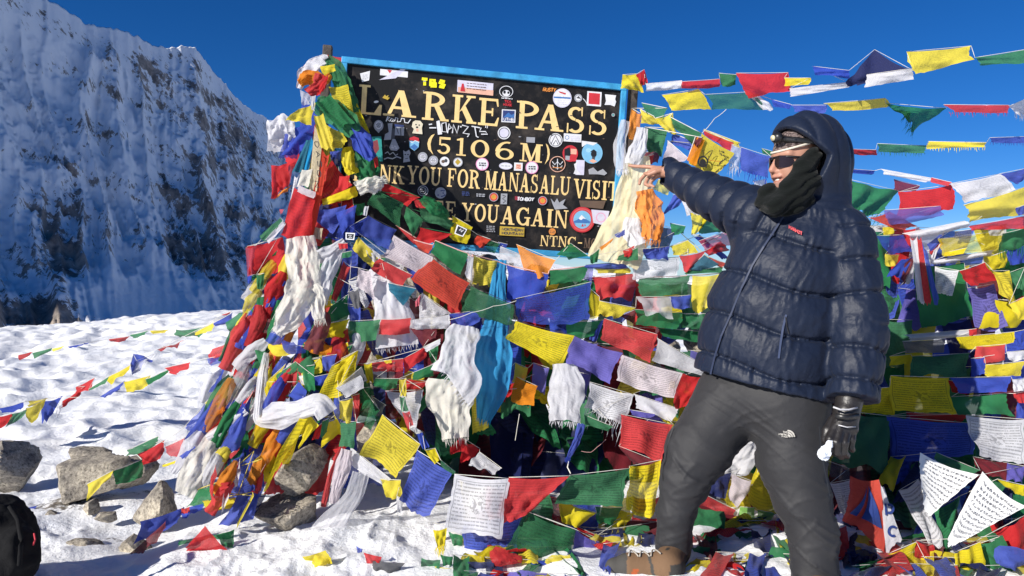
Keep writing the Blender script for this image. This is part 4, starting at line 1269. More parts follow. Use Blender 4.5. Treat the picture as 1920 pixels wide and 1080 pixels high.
    def glove(Q):
        d = capsule(Q, P(1592, 752, 2.73), P(1588, 776, 2.72), .048, .043)
        for x in (1566, 1576, 1588, 1599):
            d = smin(d, capsule(Q, P(1586, 776, 2.715), P(x, 804, 2.69), .034, .020), .02)
        for ch, r in gch:
            for i in range(3): d = smin(d, capsule(Q, P(*ch[i]), P(*ch[i + 1]), r * (1 - .06 * i), r * (.94 - .06 * i)), .005)
        return d
    lo, hi = bounds([P(1530, 740, 2.6), P(1640, 870, 2.6), P(1530, 740, 2.82), P(1640, 870, 2.82)], 0.01)
    vg, fg = surface_net(glove, lo, hi, 0.0045)
    gl = mesh_obj('glove', vg, fg, leather, root)
    refl = simple_mat('reflective_trim', (.45, .45, .47), .3, var=.2)
    tube([P(1562, 763, 2.665), P(1576, 768, 2.655), P(1592, 768, 2.655), P(1607, 764, 2.67)], .0035, 'wrist_strap', refl, gl, 6)
    tube([P(1572, 797, 2.655), P(1588, 801, 2.65), P(1604, 800, 2.66)], .0022, 'piping', refl, gl, 6)
    tube([P(1566, 780, 2.668), P(1588, 783, 2.655), P(1610, 780, 2.67)], .010, 'knuckle_guard', blk, gl, 8, flat=.6)

    # ---------------- boots
    def boot(toe, heel, ank, nm):
        toe, heel, ank = V3(toe), V3(heel), V3(ank)
        fd = toe - heel; Lb = np.linalg.norm(fd); fd /= Lb
        sd = np.cross(fd, UP); sd /= np.linalg.norm(sd)
        g = heel[2]

        def fnb(Q):
            d = capsule(Q, heel + fd * .045 + UP * .055, toe - fd * .045 + UP * .042, .048, .036)
            d = smin(d, capsule(Q, heel + fd * .07 + UP * .06, toe - fd * .10 + UP * .055, .05, .048), .02)
            d = smin(d, capsule(Q, heel + fd * .055 + UP * .07, ank, .050, .058), .05)
            return np.maximum(d, (g + .018) - Q[..., 2])
        lo, hi = bounds([toe, heel, ank, toe + UP * .1], 0.075)
        vb_, fb_ = surface_net(fnb, lo, hi, .0055)
        t = (vb_ - heel) @ fd / Lb
        z = vb_[:, 2] - g
        tan, gry, orn = np.array([.17, .10, .055]), np.array([.060, .057, .052]), np.array([.38, .09, .03])
        c = np.tile(tan, (len(vb_), 1))
        c[(t > .74) | (z < .036)] = gry
        band = np.abs(t - (.66 - .55 * (z - .03))) < .035
        c[band & (z < .085)] = orn
        c[np.abs(t - .40 - .9 * (z - .05)) < .018] = gry
        c[(t < .22) & (z < .10)] = gry * .8
        c[z > .135] = gry * .6
        bm = fabric_mat('boot_leather', (.2, .1, .05), .8, .5, 70, .25, ink=True, dist=.003) if 'boot_leather' not in MATS else MATS['boot_leather']
        bo = mesh_obj('boot', vb_, fb_, bm, root)
        ink_attr(bo, c)
        so = []
        pts2 = []
        for k in range(28):
            a = 2 * math.pi * k / 28
            ca, sa = math.cos(a), math.sin(a)
            pts2.append(heel + fd * (Lb * .5 + Lb * .52 * ca) + sd * (.046 * sa * (1.05 - .12 * math.cos(2 * a) + .08 * ca)))
        vs = [p * np.array([1, 1, 0]) + UP * (g + zz) for zz in (0.0, .026) for p in pts2]
        fs = [[k, (k + 1) % 28, 28 + (k + 1) % 28, 28 + k] for k in range(28)] + [list(range(28))[::-1], list(range(28, 56))]
        mesh_obj('sole', vs, fs, simple_mat('rubber_sole', (.03, .03, .03), .8) if 'rubber_sole' not in MATS else MATS['rubber_sole'], bo)
        lac = simple_mat('lace', (.36, .32, .27), .9) if 'lace' not in MATS else MATS['lace']
        for k in range(6 if nm == 'a' else 0):
            t = .66 - .07 * k
            zc_ = .098 + .016 * k
            p = heel + fd * (Lb * t)
            s0 = (-1) ** k * .75
            pts = [p + sd * (.034 * s0) * e + UP * (zc_ + g * 0 + .012 * (1 - e * e)) * 1 - fd * 0.008 * e for e in (-1, -.5, 0, .5, 1)]
            on_ = []
            for q_ in pts:          # lay the lace on the leather
                nr_ = np.hypot(vb_[:, 0] - q_[0], vb_[:, 1] - q_[1]) < .013
                on_.append(np.array([q_[0], q_[1], (vb_[nr_, 2].max() if nr_.any() else g + .06) + .002]))
            pts = on_
            tube(pts, .0032, 'lace', lac, bo, 5)
        return bo
    boot(P(1130, 1082, 2.83), P(1278, 1098, 2.83), P(1262, 1040, 2.92), 'a')
    boot(P(1450, 1146, 2.60), P(1566, 1150, 2.63), P(1550, 1135, 2.66), 'b')

    # crumpled tissue held in the glove
    rr = np.random.default_rng(3)

    def tissue(Q):
        d = capsule(Q, P(1556, 832, 2.655), P(1545, 852, 2.65), .012, .019)
        return d
    lo, hi = bounds([P(1550, 842, 2.65)], .06)
    vv, ff = surface_net(tissue, lo, hi, .004)
    nn = vnormals(vv, ff)
    vv = vv + nn * (.012 * (fbm(vv[:, 0] * 60, vv[:, 2] * 60, vv[:, 1] * 60, oct=2, seed=5, ridged=True) - .5))[:, None]
    t_ = mesh_obj('tissue', vv, ff, simple_mat('tissue_paper', (.72, .76, .82), .9, var=.05), smooth=False)
    tag(t_, 'small crumpled white tissue held in the black glove', 'tissue')
    return root


build_person()
# ================================================================ CLOTH
# distance of the flag-covered cairn front, read at a few places and blended between them
_DP = np.array([(640, 120, 3.95), (560, 300, 3.88), (500, 250, 3.9), (640, 400, 3.78), (470, 480, 3.75), (560, 600, 3.55), (460, 600, 3.7), (600, 750, 3.38),
    (480, 760, 3.5), (400, 800, 3.5), (350, 870, 3.4), (300, 850, 3.6), (200, 900, 3.4), (420, 950, 3.15), (260, 1000, 2.95), (380, 1020, 2.98), (760, 420, 3.84),
    (860, 500, 3.74), (760, 600, 3.6), (860, 700, 3.5), (900, 800, 3.55), (740, 830, 3.22), (800, 900, 3.12), (900, 950, 2.98), (1000, 900, 3.08), (1100, 930, 3.1),
    (1000, 1030, 2.92), (1200, 900, 3.2), (1000, 500, 3.86), (1150, 500, 3.9), (1300, 520, 3.85), (1000, 580, 3.75), (1200, 640, 3.65), (1050, 650, 3.62), (1200, 720, 3.55),
    (1200, 820, 3.42), (1180, 200, 4.15), (1180, 400, 4.08), (1250, 220, 4.1), (1330, 290, 3.95), (1300, 160, 4.05), (1600, 130, 3.7), (1760, 110, 3.4), (1900, 110, 3.3),
    (1400, 190, 4.0), (1600, 210, 3.8), (1850, 210, 3.5), (1700, 270, 3.9), (1900, 265, 3.7), (1650, 330, 4.0), (1650, 390, 3.9), (1850, 370, 3.6), (1700, 500, 3.9),
    (1850, 500, 3.7), (1700, 640, 3.8), (1750, 740, 3.6), (1850, 800, 3.4), (1650, 800, 3.7), (1780, 880, 3.25), (1840, 950, 3.05), (1650, 960, 3.12), (1900, 1000, 2.95),
    (1700, 1050, 2.95), (1400, 950, 3.4), (1350, 1000, 3.35), (1350, 1060, 3.2), (1400, 870, 3.5), (100, 740, 5.5), (30, 780, 4.8), (250, 700, 5.2), (420, 600, 4.2),
    (60, 665, 6.5), (230, 635, 6.3), (300, 620, 5.8), (880, 430, 3.95), (960, 470, 3.95), (1400, 440, 4.0), (1450, 600, 3.85), (1450, 760, 3.7)], float)


def D(px, py):
    w = 1.0 / (((_DP[:, 0] - px) ** 2 + (_DP[:, 1] - py) ** 2) + 120.0) ** 1.6
    return float((w * _DP[:, 2]).sum() / w.sum())


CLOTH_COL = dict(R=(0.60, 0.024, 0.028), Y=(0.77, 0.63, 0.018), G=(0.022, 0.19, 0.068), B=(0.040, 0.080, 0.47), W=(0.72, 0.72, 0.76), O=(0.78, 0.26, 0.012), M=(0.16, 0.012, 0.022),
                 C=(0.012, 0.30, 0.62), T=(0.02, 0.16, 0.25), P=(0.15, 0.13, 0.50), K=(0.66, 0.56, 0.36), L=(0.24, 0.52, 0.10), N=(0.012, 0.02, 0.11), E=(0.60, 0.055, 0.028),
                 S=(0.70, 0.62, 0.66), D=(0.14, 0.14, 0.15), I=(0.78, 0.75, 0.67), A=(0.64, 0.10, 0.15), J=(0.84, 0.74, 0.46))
CLOTH = {}


def cloth_mat(code, gauze=0.0):
    key = code + ('g' if gauze else '')
    if key in CLOTH: return CLOTH[key]
    col = CLOTH_COL[code]
    m, nt, out = new_mat('cloth_' + {'R': 'red', 'Y': 'yellow', 'G': 'green', 'B': 'blue', 'W': 'white'}.get(code, 'dyed_' + code.lower()) + ('_gauze' if gauze else ''))
    L_ = nt.links.new
    uv = nd(nt, 'ShaderNodeUVMap', uv_map='UVMap')
    sep = nd(nt, 'ShaderNodeSeparateXYZ'); L_(uv.outputs[0], sep.inputs[0])
    oi = nd(nt, 'ShaderNodeObjectInfo')
    # faded / dirty variation from flag to flag and across a flag
    tc = nd(nt, 'ShaderNodeTexCoord')
    n1 = nd(nt, 'ShaderNodeTexNoise', i_Scale=9.0, i_Detail=5.0, i_Roughness=0.6)
    L_(tc.outputs['Object'], n1.inputs['Vector'])
    ad = nd(nt, 'ShaderNodeMath', operation='ADD'); L_(oi.outputs['Random'], ad.inputs[0]); L_(n1.outputs['Fac'], ad.inputs[1])
    r = nd(nt, 'ShaderNodeMapRange'); r.inputs['From Min'].default_value = 0.3; r.inputs['From Max'].default_value = 1.7
    r.inputs['To Min'].default_value = 0.74; r.inputs['To Max'].default_value = 1.12
    L_(ad.outputs[0], r.inputs['Value'])
    sc = nd(nt, 'ShaderNodeVectorMath', operation='SCALE'); sc.inputs[0].default_value = col; L_(r.outputs[0], sc.inputs['Scale'])
    hsh = nd(nt, 'ShaderNodeTexWhiteNoise', noise_dimensions='1D'); L_(oi.outputs['Random'], hsh.inputs['W'])
    fd = nd(nt, 'ShaderNodeMapRange'); fd.inputs['From Min'].default_value = .35; fd.inputs['From Max'].default_value = 1.0; fd.inputs['To Max'].default_value = .15
    L_(hsh.outputs['Value'], fd.inputs['Value'])
    fm = nd(nt, 'ShaderNodeMixRGB'); L_(fd.outputs[0], fm.inputs[0]); L_(sc.outputs[0], fm.inputs[1])
    lum = .3 * col[0] + .5 * col[1] + .2 * col[2]
    fm.inputs[2].default_value = tuple(min(.85, .55 * c + .30 * lum + .22) for c in col) + (1,)
    # block print: lines of script with an emblem in the middle, inside a frame
    pa = nd(nt, 'ShaderNodeAttribute', attribute_name='prt')
    def math_(op, a, b=None, c=None):
        n = nd(nt, 'ShaderNodeMath', operation=op)
        for i, x in enumerate((a, b, c)):
            if x is None: continue
            if isinstance(x, (int, float)): n.inputs[i].default_value = x
            else: L_(x, n.inputs[i])
        return n.outputs[0]
    u, v = sep.outputs['X'], sep.outputs['Y']
    lines = math_('SINE', math_('MULTIPLY', v, 2 * math.pi * 15))
    sv = nd(nt, 'ShaderNodeCombineXYZ'); L_(math_('MULTIPLY', u, 60.0), sv.inputs[0]); L_(math_('MULTIPLY', math_('FLOOR', math_('MULTIPLY', v, 15.0)), 7.3), sv.inputs[1])
    L_(math_('MULTIPLY', oi.outputs['Random'], 50.0), sv.inputs[2])
    n2 = nd(nt, 'ShaderNodeTexNoise', i_Scale=1.0, i_Detail=2.0); L_(sv.outputs[0], n2.inputs['Vector'])
    sv2 = nd(nt, 'ShaderNodeCombineXYZ'); L_(math_('MULTIPLY', u, 90.0), sv2.inputs[0]); L_(math_('MULTIPLY', v, 70.0), sv2.inputs[1])
    n3 = nd(nt, 'ShaderNodeTexNoise', i_Scale=1.0, i_Detail=2.0); L_(sv2.outputs[0], n3.inputs['Vector'])
    txt = math_('MULTIPLY', math_('GREATER_THAN', math_('ADD', lines, math_('MULTIPLY_ADD', n3.outputs['Fac'], 1.6, -0.8)), 0.30), math_('GREATER_THAN', n2.outputs['Fac'], 0.42))
    inx = math_('LESS_THAN', math_('ABSOLUTE', math_('SUBTRACT', u, 0.5)), 0.43)
    iny = math_('LESS_THAN', math_('ABSOLUTE', math_('SUBTRACT', v, 0.5)), 0.41)
    txt = math_('MULTIPLY', txt, math_('MULTIPLY', inx, iny))
    ex = math_('ABSOLUTE', math_('SUBTRACT', u, 0.5)); ey = math_('ABSOLUTE', math_('SUBTRACT', v, 0.5))
    box = math_('MAXIMUM', math_('DIVIDE', ex, 0.445), math_('DIVIDE', ey, 0.425))
    frame = math_('MULTIPLY', math_('GREATER_THAN', box, 0.985), math_('LESS_THAN', box, 1.02))
    em = math_('MAXIMUM', math_('DIVIDE', ex, 0.15), math_('DIVIDE', ey, 0.17))
    n5 = nd(nt, 'ShaderNodeTexNoise', i_Scale=12.0, i_Detail=4.0, i_Roughness=0.6, i_Distortion=1.0); L_(uv.outputs[0], n5.inputs['Vector'])
    emb = math_('MULTIPLY', math_('LESS_THAN', em, 1.0), math_('GREATER_THAN', math_('SUBTRACT', n5.outputs['Fac'], math_('MULTIPLY', em, 0.10)), 0.46))
    txt = math_('MULTIPLY', txt, math_('GREATER_THAN', em, 1.0))
    ink = math_('MULTIPLY', math_('MULTIPLY', math_('MAXIMUM', math_('MAXIMUM', txt, frame), emb), pa.outputs['Fac']), 0.50)
    mx = nd(nt, 'ShaderNodeMixRGB'); L_(ink, mx.inputs[0]); L_(fm.outputs[0], mx.inputs[1])
    mx.inputs[2].default_value = (col[0] * 0.12 + 0.01, col[1] * 0.12 + 0.01, col[2] * 0.12 + 0.015, 1)
    # crumple relief and weave
    n6 = nd(nt, 'ShaderNodeTexNoise', i_Scale=26.0, i_Detail=4.0, i_Roughness=0.6, i_Distortion=1.4)
    L_(tc.outputs['Object'], n6.inputs['Vector'])
    bp = nd(nt, 'ShaderNodeBump', i_Strength=0.45, i_Distance=0.012); L_(n6.outputs['Fac'], bp.inputs['Height'])
    df = nd(nt, 'ShaderNodeBsdfPrincipled', i_Roughness=0.75)
    df.inputs['Specular IOR Level'].default_value = 0.18
    df.inputs['Sheen Weight'].default_value = 0.08
    L_(mx.outputs[0], df.inputs['Base Color']); L_(bp.outputs[0], df.inputs['Normal'])
    tr = nd(nt, 'ShaderNodeBsdfTranslucent'); L_(mx.outputs[0], tr.inputs['Color']); L_(bp.outputs[0], tr.inputs['Normal'])
    ms = nd(nt, 'ShaderNodeMixShader'); ms.inputs[0].default_value = 0.36
    L_(df.outputs[0], ms.inputs[1]); L_(tr.outputs[0], ms.inputs[2])
    tp = nd(nt, 'ShaderNodeBsdfTransparent')
    tp.inputs[0].default_value = tuple(0.55 + 0.45 * min(1, c * 1.4) for c in col) + (1,)
    m2 = nd(nt, 'ShaderNodeMixShader')
    # open weave: some flags are nearly sheer, most are not
    wv = nd(nt, 'ShaderNodeMapRange'); wv.inputs['To Min'].default_value = 0.30 if gauze else 0.0; wv.inputs['To Max'].default_value = 0.52 if gauze else 0.17
    L_(oi.outputs['Random'], wv.inputs['Value']); L_(wv.outputs[0], m2.inputs[0])
    L_(ms.outputs[0], m2.inputs[1]); L_(tp.outputs[0], m2.inputs[2])
    L_(m2.outputs[0], out.inputs[0])
    CLOTH[key] = m
    return m


_fl = np.random.default_rng(21)


def cloth_patch(c4, nu=12, nv=10, billow=0.14, fold=1.5, curl=0.6, seed=None, shape=None):
    """rectangular cloth between four corners (TL TR BR BL) with folds running down from the hem"""
    r = _fl if seed is None else np.random.default_rng(seed)
    c = np.array([V3(p) for p in c4])
    u, v = np.meshgrid(np.linspace(0, 1, nu + 1), np.linspace(0, 1, nv + 1))
    su = (np.linalg.norm(c[1] - c[0]) + np.linalg.norm(c[2] - c[3])) / 2
    sv = (np.linalg.norm(c[3] - c[0]) + np.linalg.norm(c[2] - c[1])) / 2
    s = min(su, sv)
    # slightly uneven edges
    uu = u + 0.025 * np.sin(v * 5 + r.uniform(0, 6)) * np.sin(np.pi * u)
    vv = v + 0.03 * np.sin(u * 5 + r.uniform(0, 6)) * v
    e1 = 0.06 * r.uniform(-1, 1); e2 = 0.10 * r.uniform(-.7, 1)
    p = ((1 - uu) * (1 - vv))[..., None] * c[0] + (uu * (1 - vv))[..., None] * c[1] + (uu * vv)[..., None] * c[2] + ((1 - uu) * vv)[..., None] * c[3]
    du = c[1] - c[0] + c[2] - c[3]; dv = c[3] - c[0] + c[2] - c[1]
    du = du / (np.linalg.norm(du) + 1e-9); dvn = dv / (np.linalg.norm(dv) + 1e-9)
    p += (np.sin(np.pi * u) * e2 * sv * v)[..., None] * dvn + (np.sin(np.pi * v) * e1 * su)[..., None] * du
    p += (np.sin(np.pi * u) * 0.055 * sv * (1 - v))[..., None] * np.array([0, 0, -1.0])
    n = np.cross(du, dvn); n /= np.linalg.norm(n) + 1e-9
    if n @ (V3(CAM) - c.mean(0)) < 0: n = -n
    off = billow * s * r.uniform(-0.6, 1.0) * np.sin(np.pi * u) * np.sin(np.pi * np.clip(v * .9 + .05, 0, 1))
    for _ in range(3):
        f1, f2 = r.uniform(.5, 2.4), r.uniform(-1.6, 1.6)
        off += fold * s * r.uniform(.018, .050) * np.sin(2 * np.pi * (f1 * u + f2 * v) + r.uniform(0, 6.3)) * (.25 + .75 * v)
    # a sharp crease or two
    for _ in range(2):
        a = r.uniform(0, 6.3); o = r.uniform(-.3, .3)
        t = (u - .5) * math.cos(a) + (v - .5) * math.sin(a) - o
        off += fold * s * r.uniform(.02, .06) * (np.exp(-(t / .10) ** 2) - .3) * (.3 + .7 * v)
    # soft crumple
    sd = int(r.integers(0, 9999))
    off += fold * s * .085 * (fbm(u * 2.6 + sd, v * 2.6, oct=3, seed=sd % 97) - .5) * (.35 + .65 * v)
    # the free edge draws in and hangs unevenly
    g = r.uniform(-.02, .10); sk = r.uniform(-.06, .06)
    p += ((.5 - u) * g * su * v + sk * su * v)[..., None] * du
    p += ((u - .5) * r.uniform(-.10, .10) * sv * v)[..., None] * dvn
    # free corners lift or turn
    for cu, cv in ((0, 1), (1, 1)):
        w = np.clip(1 - (np.abs(u - cu) / .55 + np.abs(v - cv) / .55), 0, 1)
        off += curl * s * r.uniform(-.30, .42) * w ** 1.4
    p = p + off[..., None] * n
    # worn, slightly ragged free edges
    p[-1] += (r.uniform(-.030, .022, nu + 1) * sv)[:, None] * dvn
    p[1:, 0] += (r.uniform(-.012, .018, nv) * su)[:, None] * du
    p[1:, -1] += (r.uniform(-.018, .012, nv) * su)[:, None] * du
    idx = np.arange((nu + 1) * (nv + 1)).reshape(nv + 1, nu + 1)
    f = np.stack([idx[:-1, :-1], idx[1:, :-1], idx[1:, 1:], idx[:-1, 1:]], -1).reshape(-1, 4)
    uvs = np.stack([u, 1 - v], -1).reshape(-1, 2)
    return p.reshape(-1, 3), f, uvs


def add_flag(parent, code, pts, d=None, opt='', name='flag', billow=0.15, fold=1.7):
    """pts: four frame points TL TR BR BL; opt letters: p print, g gauze, f fringe, c crumpled, t twisted roll, b behind, n nearer, v very near"""
    off = 0.0
    if 'b' in opt: off += 0.07
    if 'n' in opt: off -= 0.06
    if 'v' in opt: off -= 0.13
    if 'B' in opt: off += 0.16
    if d is None:
        ds = [D(x, y) for x, y in pts]
        m = sum(ds) / 4
        ds = [m + (q - m) * 0.6 + off for q in ds]
    else:
        ds = [q + off for q in (d if hasattr(d, '__len__') else [d] * 4)]
    c4 = [P(x, y, q) for (x, y), q in zip(pts, ds)]
    if 'c' in opt: fold, billow = 2.8, 0.28
    v, f, uvs = cloth_patch(c4, billow=billow, fold=fold, nu=14 if 'c' in opt else 12)
    if 't' in opt:        # rolled up on its cord
        n = V3(CAM) - v.mean(0); n /= np.linalg.norm(n)
        s = (V3(c4[3]) - V3(c4[0])); L = np.linalg.norm(s)
        a = (1 - uvs[:, 1])
        v = v + n * (L * .55 * np.sin(np.pi * a))[:, None] + n * (L * .10 * np.sin(uvs[:, 0] * 17 + a * 6))[:, None]
    o = mesh_obj(name, v, f, cloth_mat(code, 'g' in opt), parent, uvs=uvs)
    at = o.data.attributes.new('prt', 'FLOAT', 'POINT')
    at.data.foreach_set('value', np.full(len(v), 1.0 if 'p' in opt else (0.5 if 'q' in opt else max(0.0, _fl.uniform(-.35, .75))), np.float32))
    if 'f' in opt:
        fringe(o, [V3(c4[3]), V3(c4[2])], (V3(c4[3]) - V3(c4[0])) * .35 + (V3(c4[2]) - V3(c4[1])) * .35, code)
    if 'F' in opt:        # frayed along the far end instead of the bottom
        fringe(o, [V3(c4[1]), V3(c4[2])], (V3(c4[1]) - V3(c4[0])) * .22, code)
    return o


def fringe(parent, ab, drop, code, n=22):
    """loose threads along a torn edge"""
    a, b = ab
    vs, fs, us = [], [], []
    L = np.linalg.norm(drop)
    for k in range(n):
        t = (k + _fl.uniform(0, 1)) / n
        p = a + (b - a) * t
        dr = drop * _fl.uniform(.3, 1.1) + np.array([_fl.normal(0, .12), _fl.normal(0, .12), _fl.normal(0, .12)]) * L
        w = (b - a) / np.linalg.norm(b - a) * 0.0014
        m = p + dr * .5 + np.array([_fl.normal(0, .08), _fl.normal(0, .08), _fl.normal(0, .08)]) * L
        k0 = len(vs)
        vs += [p - dr * .15 - w, p - dr * .15 + w, m + w, m - w, p + dr]
        fs += [[k0, k0 + 1, k0 + 2, k0 + 3], [k0 + 3, k0 + 2, k0 + 4]]
        us += [(0.02, 0.02)] * 5
    o = mesh_obj('fringe', vs, fs, cloth_mat(code), parent, uvs=us)
    tag(o, kind='stuff')


CORD = {}


def cord_mat(kind='white'):
    if kind not in CORD:
        CORD[kind] = simple_mat('cord_' + kind, dict(white=(.62, .60, .54), dark=(.03, .03, .04), pink=(.58, .33, .30), green=(.03, .16, .06), yellow=(.6, .48, .1))[kind], .85, var=.15)
    return CORD[kind]


def cord_tube(pts, rad, mat, parent, name='cord', n=5, sag=0.0):
    P_ = [V3(p) for p in pts]
    q = []
    for i in range(len(P_) - 1):
        m = 4
        for k in range(m):
            t = k / m
            s = P_[i] * (1 - t) + P_[i + 1] * t
            s = s + np.array([0, 0, -1]) * sag * math.sin(math.pi * t) * np.linalg.norm(P_[i + 1] - P_[i])
            q.append(s)
    q.append(P_[-1])
    vs, fs = [], []
    for i, p in enumerate(q):
        t = q[min(i + 1, len(q) - 1)] - q[max(i - 1, 0)]
        t = t / (np.linalg.norm(t) + 1e-9)
        r = np.cross(t, np.array([0, 0, 1.0]))
        if np.linalg.norm(r) < .05: r = np.cross(t, np.array([1.0, 0, 0]))
        r /= np.linalg.norm(r); w = np.cross(r, t)
        for k in range(n):
            a = 2 * math.pi * k / n
            vs.append(p + rad * (r * math.cos(a) + w * math.sin(a)))
    for i in range(len(q) - 1):
        for k in range(n):
            fs.append([i * n + k, i * n + (k + 1) % n, (i + 1) * n + (k + 1) % n, (i + 1) * n + k])
    return mesh_obj(name, vs, fs, mat, parent)


def scarf_strip(name, label, path, widths, code='W', pleats=4.0, depth=0.35, d=None, opt='', fr=True, cat='scarf', group=None, seed=1, parent=None, res=None):
    """gathered ceremonial scarf: a long cloth with deep pleats following a path of frame points (x, y[, depth])"""
    r = np.random.default_rng(seed)
    c = []
    for q in path:
        dd = q[2] if len(q) > 2 else D(q[0], q[1]) + (d or 0)
        c.append(V3(P(q[0], q[1], dd)))
    c = np.array(c)
    # resample
    seg = np.concatenate([[0], np.cumsum(np.linalg.norm(np.diff(c, axis=0), axis=1))])
    nv, nu = res or (max(20, 9 * (len(c) - 1)), 40)
    ts = np.linspace(0, seg[-1], nv + 1)
    cc = np.stack([np.interp(ts, seg, c[:, k]) for k in range(3)], -1)
    for _ in range(3): cc[1:-1] = .25 * cc[:-2] + .5 * cc[1:-1] + .25 * cc[2:]
    scale = np.interp(ts, seg, [D(q[0], q[1]) / F for q in path])
    w = np.interp(ts, seg, widths) * scale
    u = np.linspace(-1, 1, nu + 1)
    vs = []
    ph = r.uniform(0, 6.3, 5)
    for i in range(nv + 1):
        t = cc[min(i + 1, nv)] - cc[max(i - 1, 0)]; t /= np.linalg.norm(t) + 1e-9
        toc = V3(CAM) - cc[i]; toc /= np.linalg.norm(toc)
        s = np.cross(t, toc); s /= np.linalg.norm(s)
        nrm = np.cross(s, t); nrm = nrm if nrm @ toc > 0 else -nrm
        tt = i / nv
        uu = u + .05 * np.sin(tt * 5 + ph[4]) * (1 - u * u)
        # pleats of uneven width that run down the cloth, split and merge
        q1 = fbm(uu * pleats * .32 + ph[0] * 9 + .35 * math.sin(tt * 2.2 + ph[1]), np.full_like(u, tt * 1.3 + ph[2]), oct=2, seed=seed, ridged=True)
        q2 = fbm(uu * pleats * .8 + ph[3] * 7 + .3 * math.sin(tt * 3.7), np.full_like(u, tt * 3.0 + ph[4]), oct=2, seed=seed + 3)
        q3 = fbm(uu * 2.1 + ph[1], np.full_like(u, tt * (2.2 + len(path)) + ph[0]), oct=3, seed=seed + 9) - .5
        z = depth * w[i] * (.40 * (q1 - .4) + .18 * (q2 - .5) + .75 * q3 + .32 * (1 - u * u))
        wob = uu * (1 + .10 * math.sin(tt * 7 + ph[2]) + .05 * math.sin(tt * 19 + ph[1]))
        wig = .05 * w[i] * math.sin(tt * 5 + ph[1])
        for k in range(nu + 1):
            vs.append(cc[i] + s * (w[i] * .5 * wob[k] + wig) + nrm * z[k])
    idx = np.arange((nu + 1) * (nv + 1)).reshape(nv + 1, nu + 1)
    f = np.stack([idx[:-1, :-1], idx[1:, :-1], idx[1:, 1:], idx[:-1, 1:]], -1).reshape(-1, 4)
    U, Vv = np.meshgrid(np.linspace(0, 1, nu + 1), np.linspace(1, 0, nv + 1))
    vs = np.array(vs)
    if 'k' in opt:
        nn = vnormals(vs, f)
        vs = vs + nn * (.022 * (fbm(vs[:, 0] * 17, vs[:, 2] * 13, vs[:, 1] * 17, oct=3, seed=seed, ridged=True) - .4))[:, None]
    o = mesh_obj(name, vs, f, cloth_mat(code, 'g' in opt), parent, uvs=np.stack([U, Vv], -1).reshape(-1, 2))
    at = o.data.attributes.new('prt', 'FLOAT', 'POINT')
    at.data.foreach_set('value', np.zeros(len(vs), np.float32))
    if fr:
        last = vs[-(nu + 1):]
        fringe(o, [last[0], last[-1]], (cc[-1] - cc[-3]) / np.linalg.norm(cc[-1] - cc[-3]) * .04, code, 26)
    if parent is None: tag(o, label, cat, group)
    return o


def string(label, rows, cord='white', rad=0.0011, doff=0.0, group=None, name='prayer_flag_string', extra=None, d=None, join=True):
    """one string of prayer flags: every row is  CODE x y x y x y x y [options]"""
    rows = [r.split() for r in rows.strip().split('\n') if r.strip()]
    q = [(float(rows[0][1]), float(rows[0][2]))]
    root = empty(name, P(q[0][0], q[0][1], (d or D(*q[0])) + doff))
    tag(root, label, 'prayer flags', group)
    path, run = [], []
    for r in rows:
        if r[0] == '-':
            if len(run) > 1: path.append(run)
            run = []
            continue
        nums = [float(x) for x in r[1:9]]
        pts = [(nums[i], nums[i + 1]) for i in (0, 2, 4, 6)]
        opt = r[9] if len(r) > 9 else ''
        off = (-.06 if 'n' in opt else 0) + (-.13 if 'v' in opt else 0) + (.07 if 'b' in opt else 0) + (.16 if 'B' in opt else 0)
        dd = [D(x, y) + doff for x, y in pts] if d is None else [d + doff] * 4
        m = sum(dd) / 4
        dd = [m + (k - m) * .6 for k in dd]
        add_flag(root, r[0], pts, dd, opt)
        run += [P(pts[0][0], pts[0][1], dd[0] + off + .004), P(pts[1][0], pts[1][1], dd[1] + off + .004)]
    if len(run) > 1: path.append(run)
    if join and cord:
        for rn in path: cord_tube(rn, rad, cord_mat(cord), root)
    return root
# ================================================================ FLAG STRINGS IN THE SKY (from the right-hand sign post)
string('uppermost flag string in the sky, ending in a large yellow flag', '''
Y 1167 140 1195 138 1207 172 1163 168 c
R 1192 140 1208 130 1216 153 1202 162 c
W 1210 157 1279 151 1277 166 1211 171 t
R 1278 153 1350 148 1353 163 1278 167 t
G 1348 137 1381 140 1380 158 1354 162 c
R 1380 137 1478 136 1484 172 1402 184
Y 1470 146 1520 146 1519 159 1472 161
W 1480 166 1590 154 1592 164 1482 181
B 1523 124 1592 132 1594 148 1526 140 c
N 1640 93 1712 132 1608 168 1587 154
W 1625 140 1710 128 1715 148 1620 163 n
Y 1700 97 1821 86 1824 117 1715 139 q
G 1828 108 1922 93 1922 119 1836 123 c
''')
string('second flag string in the sky, passing just above the navy hood', '''
Y 1241 178 1309 167 1334 204 1256 208
G 1322 177 1408 172 1430 203 1333 205 g
W 1395 172 1420 177 1454 203 1432 207 c
B 1446 186 1484 196 1484 206 1450 200 c
B 1484 197 1550 197 1545 213 1486 209 c
Y 1544 194 1660 184 1664 201 1557 208 q
G 1660 193 1775 203 1714 248 1698 214 f
R 1769 196 1892 197 1888 211 1779 211 f
W 1892 199 1922 186 1922 214 1903 213 cf
''')
string('thin third flag string crossing open sky behind the hood', '''
R 1586 279 1642 281 1642 291 1588 290 c
G 1645 269 1737 273 1735 287 1645 284 cf
Y 1741 265 1850 267 1850 276 1741 279 cf
B 1856 258 1922 256 1922 268 1856 267 cf
''')
string('short faded blue and white flag string low in the sky behind the shoulder', '''
B 1586 316 1640 320 1640 327 1588 324 c
W 1652 317 1747 334 1742 343 1655 327 c
R 1747 333 1785 342 1780 350 1745 342 c
''')
